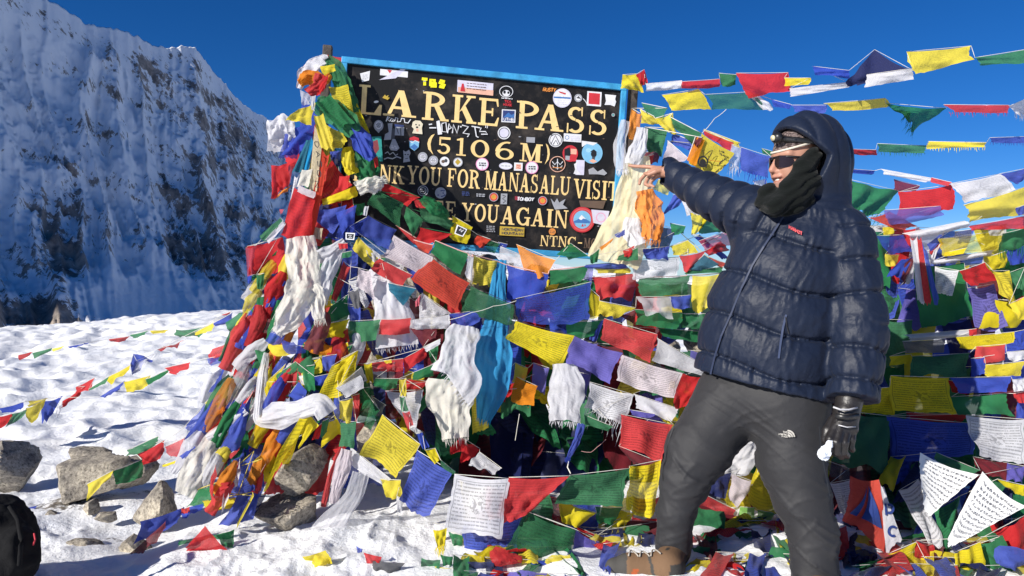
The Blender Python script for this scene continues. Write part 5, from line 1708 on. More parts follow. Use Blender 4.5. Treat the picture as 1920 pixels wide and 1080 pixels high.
string('bright flags strung from the right sign post down to the pointing sleeve', '''
G 1203 193 1252 203 1244 226 1216 216
O 1184 203 1203 214 1198 262 1176 256 c
Y 1200 204 1226 218 1258 236 1200 232 c
Y 1228 222 1262 212 1270 254 1252 248 c
G 1256 219 1316 250 1298 268 1262 240 c
B 1262 250 1312 270 1300 286 1258 268 b
S 1252 264 1290 296 1272 306 1242 300 n
M 1304 256 1318 258 1308 276 1300 270 n
G 1209 238 1254 240 1244 288 1212 284 c
M 1208 286 1240 280 1236 306 1206 306 b
R 1214 292 1226 290 1224 310 1218 308
''', cord='white', rad=.0022)
# yellow mountaineering banner with emblem
def banner_yellow():
    root = string('orange and yellow banner with black emblem hanging above the pointing sleeve', '''
R 1318 244 1376 268 1372 284 1322 256 b
Y 1320 242 1388 268 1386 276 1324 250 B
''', rad=.0015)
    o = add_flag(root, 'Y', [(1316, 250), (1377, 287), (1343, 328), (1288, 302)], 3.93, '', name='banner', fold=.5)
    o2 = add_flag(root, 'O', [(1308, 256), (1322, 262), (1306, 308), (1287, 301)], 3.915, '', name='side_panel', fold=.5)
    pl = lambda x, y, z: P(x, y, 3.905 - z)
    pr = Print(pl)
    bk = (.02, .018, .015)
    pr.ring(1318, 303, 10, 11, 3, bk); pr.disc(1318, 305, 6, 7, bk)
    pr.line([(1318, 281), (1319, 294), (1330, 284), (1336, 282), (1334, 288), (1328, 298), (1324, 315)], 1.6, bk)
    pr.line([(1328, 300), (1342, 302), (1353, 303)], 1.4, (.45, .2, .02))
    block_text(pr, 'LAB', 1349, 284, 2.6, 3.2, 1.1, bk, .4)
    block_text(pr, 'TEAM', 1349, 290, 2.4, 3.2, 1.1, bk, .4)
    block_text(pr, 'NEPAL', 1346, 312, 3, 4, 1.3, bk, -.9)
    block_text(pr, 'OFFICIAL', 1341, 326, 2.2, 3.4, 1.3, bk, -.8, .2)
    pr.build('emblem', root)
banner_yellow()
string('blue and white frayed flags beside the sunglasses', '''
W 1372 270 1392 276 1386 316 1366 304 gf
B 1390 276 1446 294 1440 334 1386 316 qf
G 1428 278 1450 284 1448 292 1430 288 b
W 1412 340 1436 336 1438 352 1414 352 b
''')
string('yellow and blue flags dangling under the pointing hand', '''
Y 1234 336 1262 342 1254 366 1226 356 cg
B 1262 366 1288 352 1276 386 1244 400 c
W 1266 346 1302 372 1310 402 1290 406 c
Y 1294 398 1330 404 1316 426 1296 442
G 1318 408 1372 424 1352 436 1312 438 c
''')
string('pink and red sheer flags stretched tight behind the raised arm', '''
A 1310 452 1384 424 1380 458 1322 470 g
R 1273 480 1324 470 1292 512 1284 508
R 1322 471 1352 452 1370 468 1328 480 c
B 1296 440 1312 440 1376 492 1350 486 b
Y 1256 462 1290 450 1308 474 1262 478 p
T 1290 504 1320 478 1346 496 1302 512
E 1330 482 1362 494 1352 502 1322 484
G 1290 508 1358 500 1358 512 1284 514
''', rad=.0015)

# ================================================================ RIGHT WALL OF FLAGS
string('bright band of flags over the right shoulder, green and red then white', '''
Y 1577 333 1598 333 1597 372 1576 370
G 1592 336 1686 358 1650 405 1586 388 fc
M 1676 336 1725 348 1716 360 1672 356
R 1684 360 1784 346 1784 394 1668 412
W 1783 344 1875 326 1902 356 1806 384 q
B 1873 326 1922 316 1922 338 1902 346
''', doff=.02)
string('big crumpled yellow flag string at the right edge', '''
Y 1808 384 1922 350 1922 402 1816 420 c
R 1814 424 1922 405 1922 428 1822 432 c
B 1904 390 1922 384 1922 402 1908 404 n
''', doff=-.05)
string('red and purple flags sagging beside the right shoulder', '''
E 1628 408 1668 396 1720 420 1694 436
P 1658 394 1764 386 1772 402 1662 424 cg
W 1630 424 1690 420 1690 432 1634 436 b
Y 1655 426 1676 424 1676 438 1656 440 c
B 1644 442 1694 440 1712 474 1662 476 g
Y 1660 476 1686 478 1684 498 1662 498 b
''', doff=-.03)
string('white rolled flag with yellow gauze flags behind the tricolour sash', '''
W 1692 438 1810 414 1813 426 1703 450 t
Y 1758 448 1872 433 1870 468 1758 480 g
Y 1770 474 1814 464 1806 476 1770 482
W 1752 488 1866 468 1868 477 1752 496 t
D 1790 434 1822 430 1820 446 1788 448 g
W 1852 424 1888 420 1884 440 1854 442 g
''', doff=.03)
string('frayed green and blue flags under the big yellow flag', '''
G 1880 438 1922 428 1922 462 1873 472 f
B 1884 468 1922 460 1922 494 1888 498 q
Y 1852 482 1887 470 1890 502 1856 506
''', doff=.0)
def tricolour():
    root = string('red white and blue ribbon sash knotted above the dark green flag', '''
W 1706 446 1720 442 1734 566 1720 568 n
R 1719 442 1727 444 1748 568 1733 567 n
B 1726 444 1738 470 1759 558 1747 568 n
''', cord=None, name='ribbon_sash')
    root['category'] = 'sash'
    for code, pts in (('B', [(1690, 486), (1714, 480), (1690, 524), (1662, 518)]), ('M', [(1700, 482), (1716, 482), (1698, 530), (1688, 526)]), ('W', [(1712, 484), (1718, 488), (1706, 532), (1696, 528)]),
                      ('B', [(1738, 458), (1762, 440), (1770, 444), (1744, 476)]), ('R', [(1742, 470), (1766, 446), (1768, 456), (1746, 480)]), ('W', [(1750, 470), (1764, 454), (1752, 496), (1742, 490)])):
        add_flag(root, code, pts, 3.86, '', name='tail')
tricolour()
string('red flag and small white printed flag over the large dark green one', '''
W 1753 500 1798 507 1788 556 1757 552 p
R 1799 508 1847 492 1873 524 1820 538 p
Y 1862 508 1892 507 1914 590 1872 548 p
G 1890 512 1922 500 1922 548 1904 542
Y 1892 570 1922 556 1922 602 1898 590 n
''', doff=-.01)
string('large dark green and blue flags shaded by the person', '''
G 1712 494 1808 492 1834 596 1728 612 b
P 1814 540 1864 532 1878 612 1828 616 pb
Y 1856 560 1922 566 1922 614 1830 618 b
B 1684 540 1722 500 1832 616 1692 634 Bp
''', doff=.02)
string('white strip and yellow printed flags below the dark green flag', '''
W 1694 628 1816 618 1816 630 1698 640 t
R 1816 618 1832 616 1832 628 1816 630
Y 1792 632 1902 622 1904 645 1793 654 p
B 1902 622 1922 618 1922 640 1904 644
''', cord='white')
string('green and red row level with the gloved forearm', '''
D 1692 640 1772 635 1768 660 1690 664 n
Y 1668 668 1708 664 1708 681 1668 684
G 1710 668 1818 662 1820 702 1712 706
R 1830 650 1886 645 1887 676 1832 681
W 1887 660 1922 657 1922 674 1888 677
B 1820 672 1846 670 1848 704 1820 706
Y 1848 684 1922 677 1922 704 1848 706 q
''', doff=.0)
string('yellow printed flags hanging beside the black glove', '''
Y 1608 730 1668 726 1676 774 1610 774 p
Y 1670 704 1780 708 1795 778 1677 772 p
B 1781 708 1896 706 1894 736 1798 738
W 1898 712 1922 710 1922 733 1900 733
''', doff=-.02)
string('dark green and maroon flags right of the yellow printed flag', '''
R 1776 712 1820 722 1812 738 1784 736 b
G 1784 744 1886 737 1902 778 1792 778
R 1900 738 1922 734 1922 756 1904 754
B 1908 752 1922 750 1922 786 1904 784 b
''', doff=.02)
string('wide blue flag and white printed flag low on the right', '''
G 1600 772 1668 780 1668 896 1552 862
R 1700 774 1812 776 1808 792 1702 790 b
B 1662 780 1816 793 1823 858 1662 856 p
W 1812 778 1922 786 1922 874 1824 856 p
''', doff=.01)
string('mustard and maroon flags low behind the handwritten sheets', '''
Y 1670 856 1699 854 1676 924 1644 904 b
G 1755 848 1838 882 1826 896 1760 870
M 1824 856 1890 868 1892 900 1836 884 b
P 1888 868 1922 874 1922 906 1890 898 b
W 1684 920 1722 898 1768 1018 1750 1029 p
G 1750 956 1800 930 1794 996 1778 1050 c
Y 1870 898 1922 910 1922 930 1896 922 n
''', doff=.0)
string('red flag with lit edge in the bottom right corner', '''
R 1862 996 1922 966 1922 1084 1884 1040 c
Y 1788 1036 1838 1016 1856 1086 1784 1088 cv
G 1828 1022 1880 1004 1910 1070 1856 1076 cn
R 1718 1014 1750 1020 1776 1088 1712 1088 c
Y 1660 1040 1718 1016 1716 1088 1640 1088 c
E 1746 1070 1776 1050 1790 1088 1744 1090 n
''', doff=-.02)

# handwritten prayer sheets
def sheet(label, outline, d, rows, seed):
    r = np.random.default_rng(seed)
    root = empty('handwritten_sheet', P(outline[0][0], outline[0][1], d[0]))
    tag(root, label, 'paper sheet')
    pts = [P(x, y, q) for (x, y), q in zip(outline, d)]
    v, f, uvs = cloth_patch(pts, nu=16, nv=14, billow=.06, fold=.25, curl=.3, seed=seed)
    o = mesh_obj('paper', v, f, simple_mat('paper', (.74, .74, .72), .8, var=.04) if 'paper' not in MATS else MATS['paper'], root, uvs=uvs)
    nrm = np.cross(v[16] - v[0], v[-17] - v[0]); nrm /= np.linalg.norm(nrm)
    if nrm @ (V3(CAM) - v.mean(0)) < 0: nrm = -nrm
    G_ = v.reshape(15, 17, 3)

    def pl(u, w, z):
        x, y = min(max(u, 0), .999) * 16, min(max(w, 0), .999) * 14
        i, j = int(x), int(y)
        a, b = x - i, y - j
        p = (G_[j, i] * (1 - a) + G_[j, i + 1] * a) * (1 - b) + (G_[j + 1, i] * (1 - a) + G_[j + 1, i + 1] * a) * b
        return Vector(p + nrm * (z + .003))
    pr = Print(pl, .0008, .00001)
    for k in range(rows):
        w = .10 + .82 * k / rows
        u = .08 + r.uniform(0, .03)
        while u < .92:
            L = r.uniform(.03, .075)
            n = int(3 + L * 110)
            ln = [(u + L * i / n, w + r.choice([-1, 1]) * r.uniform(.004, .024) + .012 * math.sin(u * 9)) for i in range(n + 1)]
            pr.line(ln, .008, (.03, .03, .05))
            u += L + r.uniform(.018, .035)
    pr.build('handwriting', root)
sheet('shaded handwritten paper sheet, the upper one of two', [(1725, 848), (1836, 890), (1736, 972), (1720, 920)], [3.12, 3.10, 2.98, 3.02], 9, 5)
sheet('sunlit handwritten paper sheet in the lower right, half in shadow', [(1842, 884), (1926, 950), (1798, 1022), (1780, 1012)], [3.04, 2.95, 2.86, 2.86], 11, 8)

# orange banner with blue triangles
def orange_banner():
    root = string('shaded printed flags hanging behind the orange banner', '''
D 1546 862 1592 878 1592 902 1556 896 g
W 1556 906 1598 898 1592 962 1574 960 p
''')
    o = empty('orange_banner', P(1590, 893, 3.08))
    tag(o, 'orange banner with blue triangles and white lettered edge beside the knee', 'banner')
    q = [(1594, 892), (1648, 899), (1660, 1036), (1576, 977)]
    ds = [3.10, 3.06, 2.98, 3.0]
    pts = [P(x, y, d) for (x, y), d in zip(q, ds)]
    v, f, uvs = cloth_patch(pts, nu=14, nv=14, billow=.12, fold=.5, curl=.2, seed=4)
    a = mesh_obj('cloth', v, f, cloth_mat('E'), o, uvs=uvs)
    G_ = v.reshape(15, 15, 3)
    nr = np.cross(G_[0, 14] - G_[0, 0], G_[14, 0] - G_[0, 0]); nr /= np.linalg.norm(nr)
    if nr @ (V3(CAM) - v.mean(0)) < 0: nr = -nr

    def pl(u, w, z):
        x, y = min(max(u, 0), .999) * 14, min(max(w, 0), .999) * 14
        i, j = int(x), int(y); s, t = x - i, y - j
        p = (G_[j, i] * (1 - s) + G_[j, i + 1] * s) * (1 - t) + (G_[j + 1, i] * (1 - s) + G_[j + 1, i + 1] * s) * t
        return Vector(p + nr * (z + .006))
    pr = Print(pl)
    nv_ = (.02, .04, .17)
    def tri(ap, b0, b1, n=8, m=5):
        lerp = lambda p, q, t: (p[0] + (q[0] - p[0]) * t, p[1] + (q[1] - p[1]) * t)
        for k in range(m):
            e0, e1 = lerp(b0, b1, k / m), lerp(b0, b1, (k + 1) / m)
            pr.strip([lerp(ap, e0, i / n) for i in range(n + 1)], [lerp(ap, e1, i / n) for i in range(n + 1)], nv_)
    tri((.60, .10), (.94, .68), (.40, .80))
    tri((.54, .12), (.30, .80), (.12, .80))
    pr.build('triangle_emblem', o)
    q2 = [(1648, 899), (1657, 912), (1693, 1016), (1660, 1036)]
    pts = [P(x, y, d) for (x, y), d in zip(q2, [3.06, 3.05, 2.99, 2.98])]
    v2, f2, uv2 = cloth_patch(pts, nu=8, nv=14, billow=.05, fold=.3, curl=.1, seed=6)
    mesh_obj('edge_band', v2, f2, cloth_mat('W'), o, uvs=uv2)
    pl2 = lambda x, y, z: P(x, y, 2.975 - z + (1030 - y) * .0006)
    pr = Print(pl2)
    pr.ring(1668, 954, 9, 10, 5, nv_, -120, 120)
    pr.line([(1660, 944), (1662, 966)], 4, nv_)
    pr.ring(1674, 996, 10, 11, 4.5, nv_, 60, 320)
    pr.build('lettering', o)
orange_banner()
scarf_strip('plastic_bag', 'lime green plastic bag with white top beside the trouser leg', [(1616, 1032), (1620, 1050), (1626, 1092)], [52, 66, 84], 'L', 3, .45, opt='k', fr=False, cat='bag', seed=9)
scarf_strip('gift_scarf', 'crumpled white scarf end above the lime green bag', [(1600, 1026), (1622, 1030), (1640, 1036)], [16, 22, 14], 'W', 3, .6, opt='k', seed=12, d=-.05)
string('shadowy flags behind the gap between arm and body', '''
W 1548 588 1578 592 1574 622 1550 618
B 1552 618 1580 622 1578 650 1554 650
R 1550 574 1576 576 1576 590 1550 588
G 1552 655 1590 650 1590 690 1552 690
Y 1550 690 1584 694 1590 730 1548 730
G 1500 760 1560 740 1560 790 1500 800 b
''', doff=.05)

# ================================================================ BETWEEN THE LEGS
scarf_strip('gift_scarf', 'bulging white scarf seen between the two trouser legs', [(1344, 884), (1376, 872), (1404, 846), (1424, 824)], [26, 46, 54, 30], 'W', 2, .5, opt='k', seed=31, d=.08)
string('flags hanging between the trouser legs, blue white and mustard', '''
N 1322 892 1372 886 1362 934 1332 926
S 1372 888 1416 904 1378 956 1366 926
Y 1424 868 1452 880 1470 966 1396 940 q
G 1384 868 1420 860 1418 890 1390 884 b
R 1312 922 1380 956 1378 974 1318 972
W 1318 966 1380 972 1378 982 1320 978
L 1388 950 1416 952 1414 972 1384 966
L 1420 956 1452 962 1446 976 1418 970
B 1458 972 1478 970 1478 984 1456 982 n
''', doff=.04)
string('dark heap of flags on the ground between the boots', '''
N 1320 976 1480 974 1480 994 1330 990 b
Y 1352 998 1420 1004 1412 1020 1350 1014
R 1330 1010 1366 1012 1368 1022 1332 1024 n
G 1410 1008 1480 1012 1470 1036 1404 1032
B 1344 1024 1380 1026 1378 1046 1340 1048
R 1386 1034 1440 1048 1466 1064 1390 1078
W 1404 1040 1460 1040 1470 1060 1420 1056 b
Y 1390 1020 1432 1026 1438 1040 1392 1036 n
N 1376 1016 1400 1018 1396 1060 1378 1056 n
Y 1428 1072 1490 1062 1512 1092 1420 1094 cv
R 1286 1056 1342 1082 1340 1096 1280 1092 v
B 1290 1040 1346 1080 1330 1086 1290 1064 v
W 1300 946 1320 960 1322 1036 1296 1030 b
Y 1304 946 1318 966 1334 1036 1316 1036
''', doff=.05)

# ================================================================ CENTRE: STRINGS BELOW THE SIGN
string('flag string sagging over the lower left of the sign, red then green', '''
W 690 344 716 334 722 352 700 366 c
R 723 343 788 370 766 387 715 357
G 706 358 757 382 748 428 688 382 g
R 776 372 804 380 800 390 780 388
G 784 381 852 418 842 432 788 411 c
G 762 388 793 411 777 446 757 408
R 788 426 848 438 812 458 776 447
''', cord='green', rad=.002)
string('small flags draped on a cord across the lower sign, yellow with dark badge', '''
Y 848 404 886 426 884 432 846 416 n
Y 846 416 884 432 876 456 838 446 q
E 896 440 921 449 907 468 888 457
G 918 450 938 457 929 476 909 466 g
B 934 454 952 458 948 466 934 464
W 938 462 978 478 972 496 936 484 g
O 968 458 1042 488 1016 528 982 514 f
G 1070 456 1104 480 1068 488 1046 478
''', cord='white', rad=.0015)
_bd = Print(lambda x, y, z: P(x, y, 3.80 - z))
_bd.poly([(857, 421), (876, 430), (868, 444), (852, 438)], 'white'); _bd.poly([(859, 423.5), (874, 431), (867, 442), (854, 437)], 'black')
_bd.line([(861, 432), (864, 429), (865, 435), (869, 431)], 1.5, 'white')
tag(_bd.build('cloth_badge'), 'tiny black and white badge pinned to the yellow flag', 'badge')
string('green and white flags on the pink cord just under the sign', '''
R 742 422 790 452 800 472 772 456 b
E 776 450 812 460 806 478 790 474
G 816 451 878 476 860 512 804 474
W 878 478 888 482 884 526 872 514
Y 885 477 933 490 923 540 887 531 p
B 950 497 1028 514 1017 558 948 556
G 1030 507 1102 499 1091 528 1026 533
P 1092 500 1112 498 1110 526 1092 524 g
''', cord='pink', rad=.003)
string('longest centre string, blue gauze then lilac print and orange red', '''
B 690 404 744 431 731 470 679 440 g
S 738 440 812 482 800 520 716 477 p
E 813 486 881 531 856 586 773 521 p
G 884 536 964 572 964 614 866 584 g
Y 967 602 1079 630 1060 694 947 638 p
P 1077 630 1168 662 1147 718 1058 682
S 1167 665 1281 700 1268 744 1150 714 p
R 1280 700 1322 706 1292 762 1258 760 n
''', cord='dark', rad=.0015, doff=-.05)
string('crimson and yellow flags tucked below the blue gauze flag', '''
Y 672 444 710 482 698 502 659 464 c
R 711 484 774 516 760 543 697 505
B 656 424 692 404 680 440 660 440 g
W 676 450 712 478 716 500 690 482 p
T 727 530 780 541 756 570 726 545
''', cord='white')
string('wide blue gauze flag with red and green flags left of the jacket', '''
B 967 560 1110 528 1100 606 966 604 g
Y 1106 540 1124 556 1124 596 1104 598 g
Y 1124 564 1192 577 1152 599 1118 588 p
W 1193 556 1258 556 1263 597 1206 588 g
B 1254 556 1295 553 1298 579 1262 578 c
''', cord='white', doff=-.02)
string('row of red, green and folded yellow flags touching the jacket front', '''
R 1110 520 1194 513 1192 559 1120 562 c
G 1198 520 1294 517 1290 552 1195 557
Y 1298 517 1354 512 1328 580 1296 579
''', cord='pink', rad=.002, doff=.02)
string('white printed flag on a dark cord above the red and green row', '''
B 1098 497 1180 490 1178 503 1102 504 t
Y 1113 503 1180 503 1178 512 1118 513 q
W 1180 487 1273 482 1275 519 1184 523 p
''', cord='dark', rad=.0015, doff=-.02)
string('large bright red flag and plain white flag near the jacket hem', '''
R 1133 597 1233 627 1218 678 1119 638
W 1232 634 1326 688 1320 704 1217 674
W 1188 738 1272 766 1262 792 1190 762
''', cord='white', doff=-.01)
string('green flags stacked below the red and green row', '''
G 1190 580 1279 586 1274 620 1188 610
G 1278 588 1324 588 1318 622 1276 614
M 1162 592 1192 580 1190 606 1180 602 b
G 1232 614 1320 622 1318 644 1240 630 b
G 1060 604 1128 600 1116 630 1070 640 b
B 1110 600 1132 600 1118 640 1104 636 b
''', doff=.05)
string('green, red and white flags on the middle left string', '''
B 660 596 674 598 672 616 656 618 b
G 655 602 714 599 710 637 652 643
R 715 599 771 596 769 623 708 629
W 772 600 842 590 843 616 774 617 t
B 841 589 902 581 900 606 842 617
''', cord='white', doff=-.02)
string('white printed flag half hidden behind the orange red flag', '''
W 791 549 846 588 822 596 783 594 p
M 768 560 792 552 786 600 768 600 b
A 778 566 788 552 786 574 779 576
''', doff=.04)
string('twisted red and green flags beside the white hanging scarf', '''
M 769 616 819 615 818 634 790 650
W 793 651 826 635 826 644 800 661
R 755 673 794 652 799 665 758 701 c
R 696 680 756 672 758 698 698 698 t
G 704 709 748 710 748 730 702 726 t
G 776 698 820 680 812 705 776 712
G 802 652 822 646 820 676 808 680 b
Y 682 682 697 680 701 717 688 719 c
Y 720 676 734 674 735 680 722 682 n
''', doff=-.01)
string('narrow vertical chain of tiny flags, yellow green red and blue', '''
Y 748 711 762 709 763 744 750 743 n
G 749 743 759 744 766 770 753 772 n
R 754 773 768 771 776 797 764 808 n
W 768 804 778 800 792 810 782 814 n
B 780 813 792 810 806 839 792 843 n
Y 797 844 816 840 828 863 815 870 n
G 826 862 854 885 848 890 824 872 n
''', cord='white', doff=-.02)
string('white and red flags behind the tiny vertical chain', '''
W 722 733 794 731 781 806 744 782 q
R 756 708 806 716 764 744 752 730 b
G 680 727 712 770 696 803 677 798 g
D 696 742 724 760 712 780 696 776 b
''', doff=.02)
string('large sunlit yellow printed flag with blue flag above the snow', '''
Y 717 777 788 833 746 902 676 849 p
B 782 844 849 885 813 972 752 936 p
''', cord='white', rad=.0015, doff=-.03)
string('white lower flag peeking out beneath the yellow printed flag', '''
W 657 838 733 898 722 912 656 872
Y 712 898 752 900 756 936 728 930 c
W 744 930 756 936 752 968 742 950 p
''', doff=.03)
string('short red and white string inside the dark hollow', '''
R 863 818 900 841 877 870 842 841 c
W 899 847 941 878 926 893 876 869 p
''', cord='white', doff=.02)
string('lowest hanging string with the white mantra flag and red triangle', '''
W 852 889 956 897 941 1009 838 993 p
R 954 895 1069 892 1004 952 943 985 q
G 1068 891 1181 878 1164 951 1046 940 p
Y 1180 874 1240 862 1236 962 1180 958 p
''', cord='white', rad=.0015, doff=-.06)
string('blue flag behind the white mantra flag', '''
B 870 978 984 962 966 1056 864 1042 pb
R 830 1020 870 1040 866 1060 842 1048 b
G 840 996 868 1004 866 1030 846 1022 b
W 812 980 830 984 826 1010 814 1006 b
''', doff=-.02)
string('big pale green gauze flag at the bottom of the frame', '''
G 986 958 1080 994 1060 1090 922 1062 g
G 1000 962 1078 992 1058 1092 930 1066 b
P 1080 993 1124 1016 1102 1092 1060 1090
Y 1124 1034 1150 1040 1176 1092 1104 1092 c
''', doff=-.03)
string('mustard and dark green rags under the green mantra flag', '''
Y 1050 938 1119 962 1092 990 1046 976 c
G 1116 950 1168 952 1152 984 1120 982
Y 1164 956 1190 962 1172 990 1150 986 cf
N 1116 990 1170 990 1173 1022 1120 1014
M 1172 974 1232 978 1226 1006 1174 1000
L 1098 1000 1140 1016 1160 1030 1120 1024 n
W 1184 1006 1230 1004 1228 1016 1188 1020 c
R 1080 986 1120 1004 1116 1014 1084 1000
W 1184 960 1236 960 1236 972 1186 972 c
''', doff=.04)
string('red flag hanging against the shin of the trousers', '''
R 1164 776 1262 796 1236 866 1156 836 p
Y 1240 770 1262 780 1262 800 1232 780 b
P 1180 768 1228 776 1222 786 1182 778
M 1160 836 1236 866 1236 886 1180 872 b
''', doff=-.01)
string('frayed white printed flag above the red shin flag', '''
W 1106 716 1189 740 1168 796 1098 762 pf
G 1096 778 1150 800 1140 808 1098 796
P 1052 690 1104 702 1100 760 1060 744 bg
''', doff=.0)
string('orange and yellow flags in the shade below the centre', '''
O 968 706 1008 724 1003 766 956 750 q
Y 884 738 914 733 916 806 886 812 q
Y 966 680 990 690 984 720 960 716 b
P 1000 680 1030 690 1022 740 996 730 b
Y 838 770 866 760 872 790 846 800 b
''', doff=.03)
_tas = scarf_strip('blue_tassel', 'thin blue rag knotted on a white cord in the hollow', [(1090, 796), (1080, 830), (1066, 858)], [14, 14, 6], 'B', 2, .5, seed=77, d=-.1, cat='rag')
cord_tube([P(1069, 856, 3.25), P(1064, 876, 3.22), P(1070, 888, 3.2)], .003, cord_mat('white'), _tas)

# ================================================================ SCARVES IN THE CENTRE
scarf_strip('gift_scarf', 'long white scarf hanging straight with a fringed middle', [(868, 612), (862, 660), (856, 712), (848, 716)], [52, 66, 92, 96], 'W', 4, .20, seed=41, d=-.10)
scarf_strip('gift_scarf', 'stained white scarf end below the fringed scarf', [(850, 712), (846, 760), (852, 822)], [86, 82, 46], 'I', 3, .22, seed=43, d=-.07, opt='k')
scarf_strip('gift_scarf', 'glossy sky blue scarf hanging below the sign', [(938, 488), (934, 540), (930, 600), (918, 660), (922, 730), (908, 786)], [24, 32, 46, 70, 60, 26], 'C', 4, .32, seed=44, d=-.02)
scarf_strip('gift_scarf', 'short white scarf below the yellow printed flag', [(1058, 682), (1060, 720), (1062, 792)], [50, 62, 62], 'W', 3, .22, seed=45, d=-.04)
scarf_strip('gift_scarf', 'white cloth behind the crimson flag in the centre', [(722, 500), (732, 560), (742, 650)], [52, 70, 74], 'W', 3, .22, seed=46, d=.03)
scarf_strip('gift_scarf', 'crumpled white scarf knot at the corner of the sign', [(670, 356), (690, 346), (716, 340)], [26, 34, 20], 'I', 3, .5, seed=47, d=-.08, opt='k')
# right of the sign
scarf_strip('gift_scarf', 'cream silk scarf cascading from the right sign post', [(1198, 292), (1194, 340), (1180, 400), (1164, 450), (1150, 496)], [36, 62, 84, 92, 84], 'J', 5, .24, seed=51, d=-.05, fr=False)
scarf_strip('gift_scarf', 'narrow white scarf twisted along the right sign post', [(1204, 240), (1196, 280), (1184, 310)], [22, 30, 26], 'W', 2, .4, seed=52, d=-.09, fr=False)
scarf_strip('gift_scarf', 'grey white frayed scarf beside the sign edge', [(1172, 226), (1162, 270), (1166, 318)], [16, 24, 22], 'W', 2, .4, seed=53, d=-.06, opt='g')
scarf_strip('gift_scarf', 'crumpled orange scarf bunched under the pointing hand', [(1208, 356), (1214, 390), (1226, 420), (1222, 452)], [28, 50, 46, 30], 'O', 4, .55, seed=54, d=-.14, opt='k')
scarf_strip('gift_scarf', 'white scarf loop beside the orange scarf', [(1186, 410), (1184, 434), (1198, 462)], [26, 36, 26], 'W', 2, .4, seed=55, d=-.13, fr=False)
string('dark rags bunched below the orange scarf', '''
N 1232 420 1268 430 1252 476 1216 470 c
G 1256 418 1286 424 1282 436 1260 440 c
B 1206 466 1256 462 1252 486 1208 484 c
R 1168 470 1190 460 1186 478 1170 482 n
G 1160 480 1196 464 1200 486 1158 490 n
G 1106 480 1124 466 1120 492 1106 494 n
B 1152 440 1172 430 1172 440 1158 448 v
O 1124 464 1150 446 1148 452 1128 470 v
''', doff=-.05)
# ================================================================ LEFT POST BUNDLE AND SLOPE
string('flags wrapped round the top of the left sign post', '''
R 612 102 640 108 646 128 618 120 b
W 574 118 602 106 614 118 572 146 n
A 570 122 590 108 598 112 566 136 b
G 598 108 622 108 652 168 634 176 c
O 562 138 596 132 594 154 560 158 n
Y 600 124 628 120 630 134 606 140 v
R 586 156 616 140 606 172 576 170 v
R 606 140 616 146 600 178 594 176 v
W 562 168 584 176 580 198 566 196 gn
Y 560 204 592 192 584 234 534 226 n
W 582 180 592 178 590 206 584 206 v
''', cord=None, doff=-.03)
string('green and yellow flags bulging down the left sign post', '''
Y 616 162 652 158 662 216 628 212 pn
G 590 192 618 176 664 228 642 246 cv
Y 650 168 662 178 694 250 688 256 c
Y 588 216 606 212 626 284 600 272 v
Y 598 224 644 250 654 266 622 284 pn
B 658 238 678 248 700 290 682 298 cv
G 666 282 696 318 688 338 660 330
Y 642 286 658 282 660 316 644 314 n
R 700 296 708 292 710 312 704 316 n
B 618 284 636 282 634 298 620 298 b
N 620 292 642 280 640 310 622 310 b
''', cord=None, doff=-.06)
string('gauzy white and blue flags blowing left of the sign post', '''
W 500 224 546 218 540 286 498 286 g
B 544 240 590 228 580 286 530 296 c
B 534 236 560 240 556 298 526 300 g
R 508 310 542 304 540 344 506 376 c
R 516 318 552 304 540 352 518 352 g
O 530 356 548 346 540 358 512 374 b
A 524 392 532 392 530 400 526 402
''', cord=None, doff=.0)
def post_banner():
    root = empty('lettered_banner', P(590, 230, 3.8))
    tag(root, 'red and cream lettered banner hanging down the left sign post', 'banner')
    add_flag(root, 'T', [(574, 262), (586, 256), (576, 318), (542, 330)], 3.80, '', name='blue_panel')
    add_flag(root, 'C', [(584, 258), (590, 262), (580, 316), (570, 318)], 3.79, '', name='blue_panel')
    add_flag(root, 'K', [(590, 236), (606, 250), (596, 358), (580, 352)], 3.77, '', name='lettered_panel', fold=.3)
    add_flag(root, 'E', [(604, 276), (618, 288), (586, 452), (568, 448)], 3.77, '', name='red_panel')
    add_flag(root, 'R', [(552, 352), (592, 364), (588, 446), (528, 448)], 3.755, '', name='red_panel')
    add_flag(root, 'S', [(558, 346), (592, 360), (588, 372), (554, 358)], 3.745, '', name='white_band', fold=.4)
    add_flag(root, 'I', [(566, 318), (586, 316), (580, 352), (556, 350)], 3.765, '', name='cream_panel')
    add_flag(root, 'W', [(552, 330), (562, 326), (540, 400), (532, 440)], 3.79, '', name='white_panel')
    pr = Print(lambda x, y, z: P(x, y, 3.745 - z))
    for ch, x, y in (('D', 590, 276), ('A', 592, 294), ('S', 595, 312), ('O', 594, 330), ('N', 590, 350)):
        for ln in STROKE[ch]:
            pr.line([(x + gy * 9 * .2 + gx * 1.5 + (1 - gy) * 0 + gy * 5.5, y - gx * 11 * -1 - 10 + gy * 0) for gx, gy in ln], 1.7, 'black')
    pr.build('lettering', root)
    return root
post_banner()
string('red and yellow flags folded behind the lettered banner', '''
R 622 300 660 346 600 388 598 350 
R 636 330 656 328 652 356 634 358 n
Y 602 374 666 348 668 368 600 388 c
B 594 394 650 384 622 442 588 412 c
B 628 398 668 384 664 418 640 440 n
N 590 380 640 380 630 444 588 440 b
G 664 382 684 380 690 400 668 404 b
W 684 386 692 386 688 404 680 404 
K 586 424 606 428 604 450 586 446
''', cord=None, doff=.0)
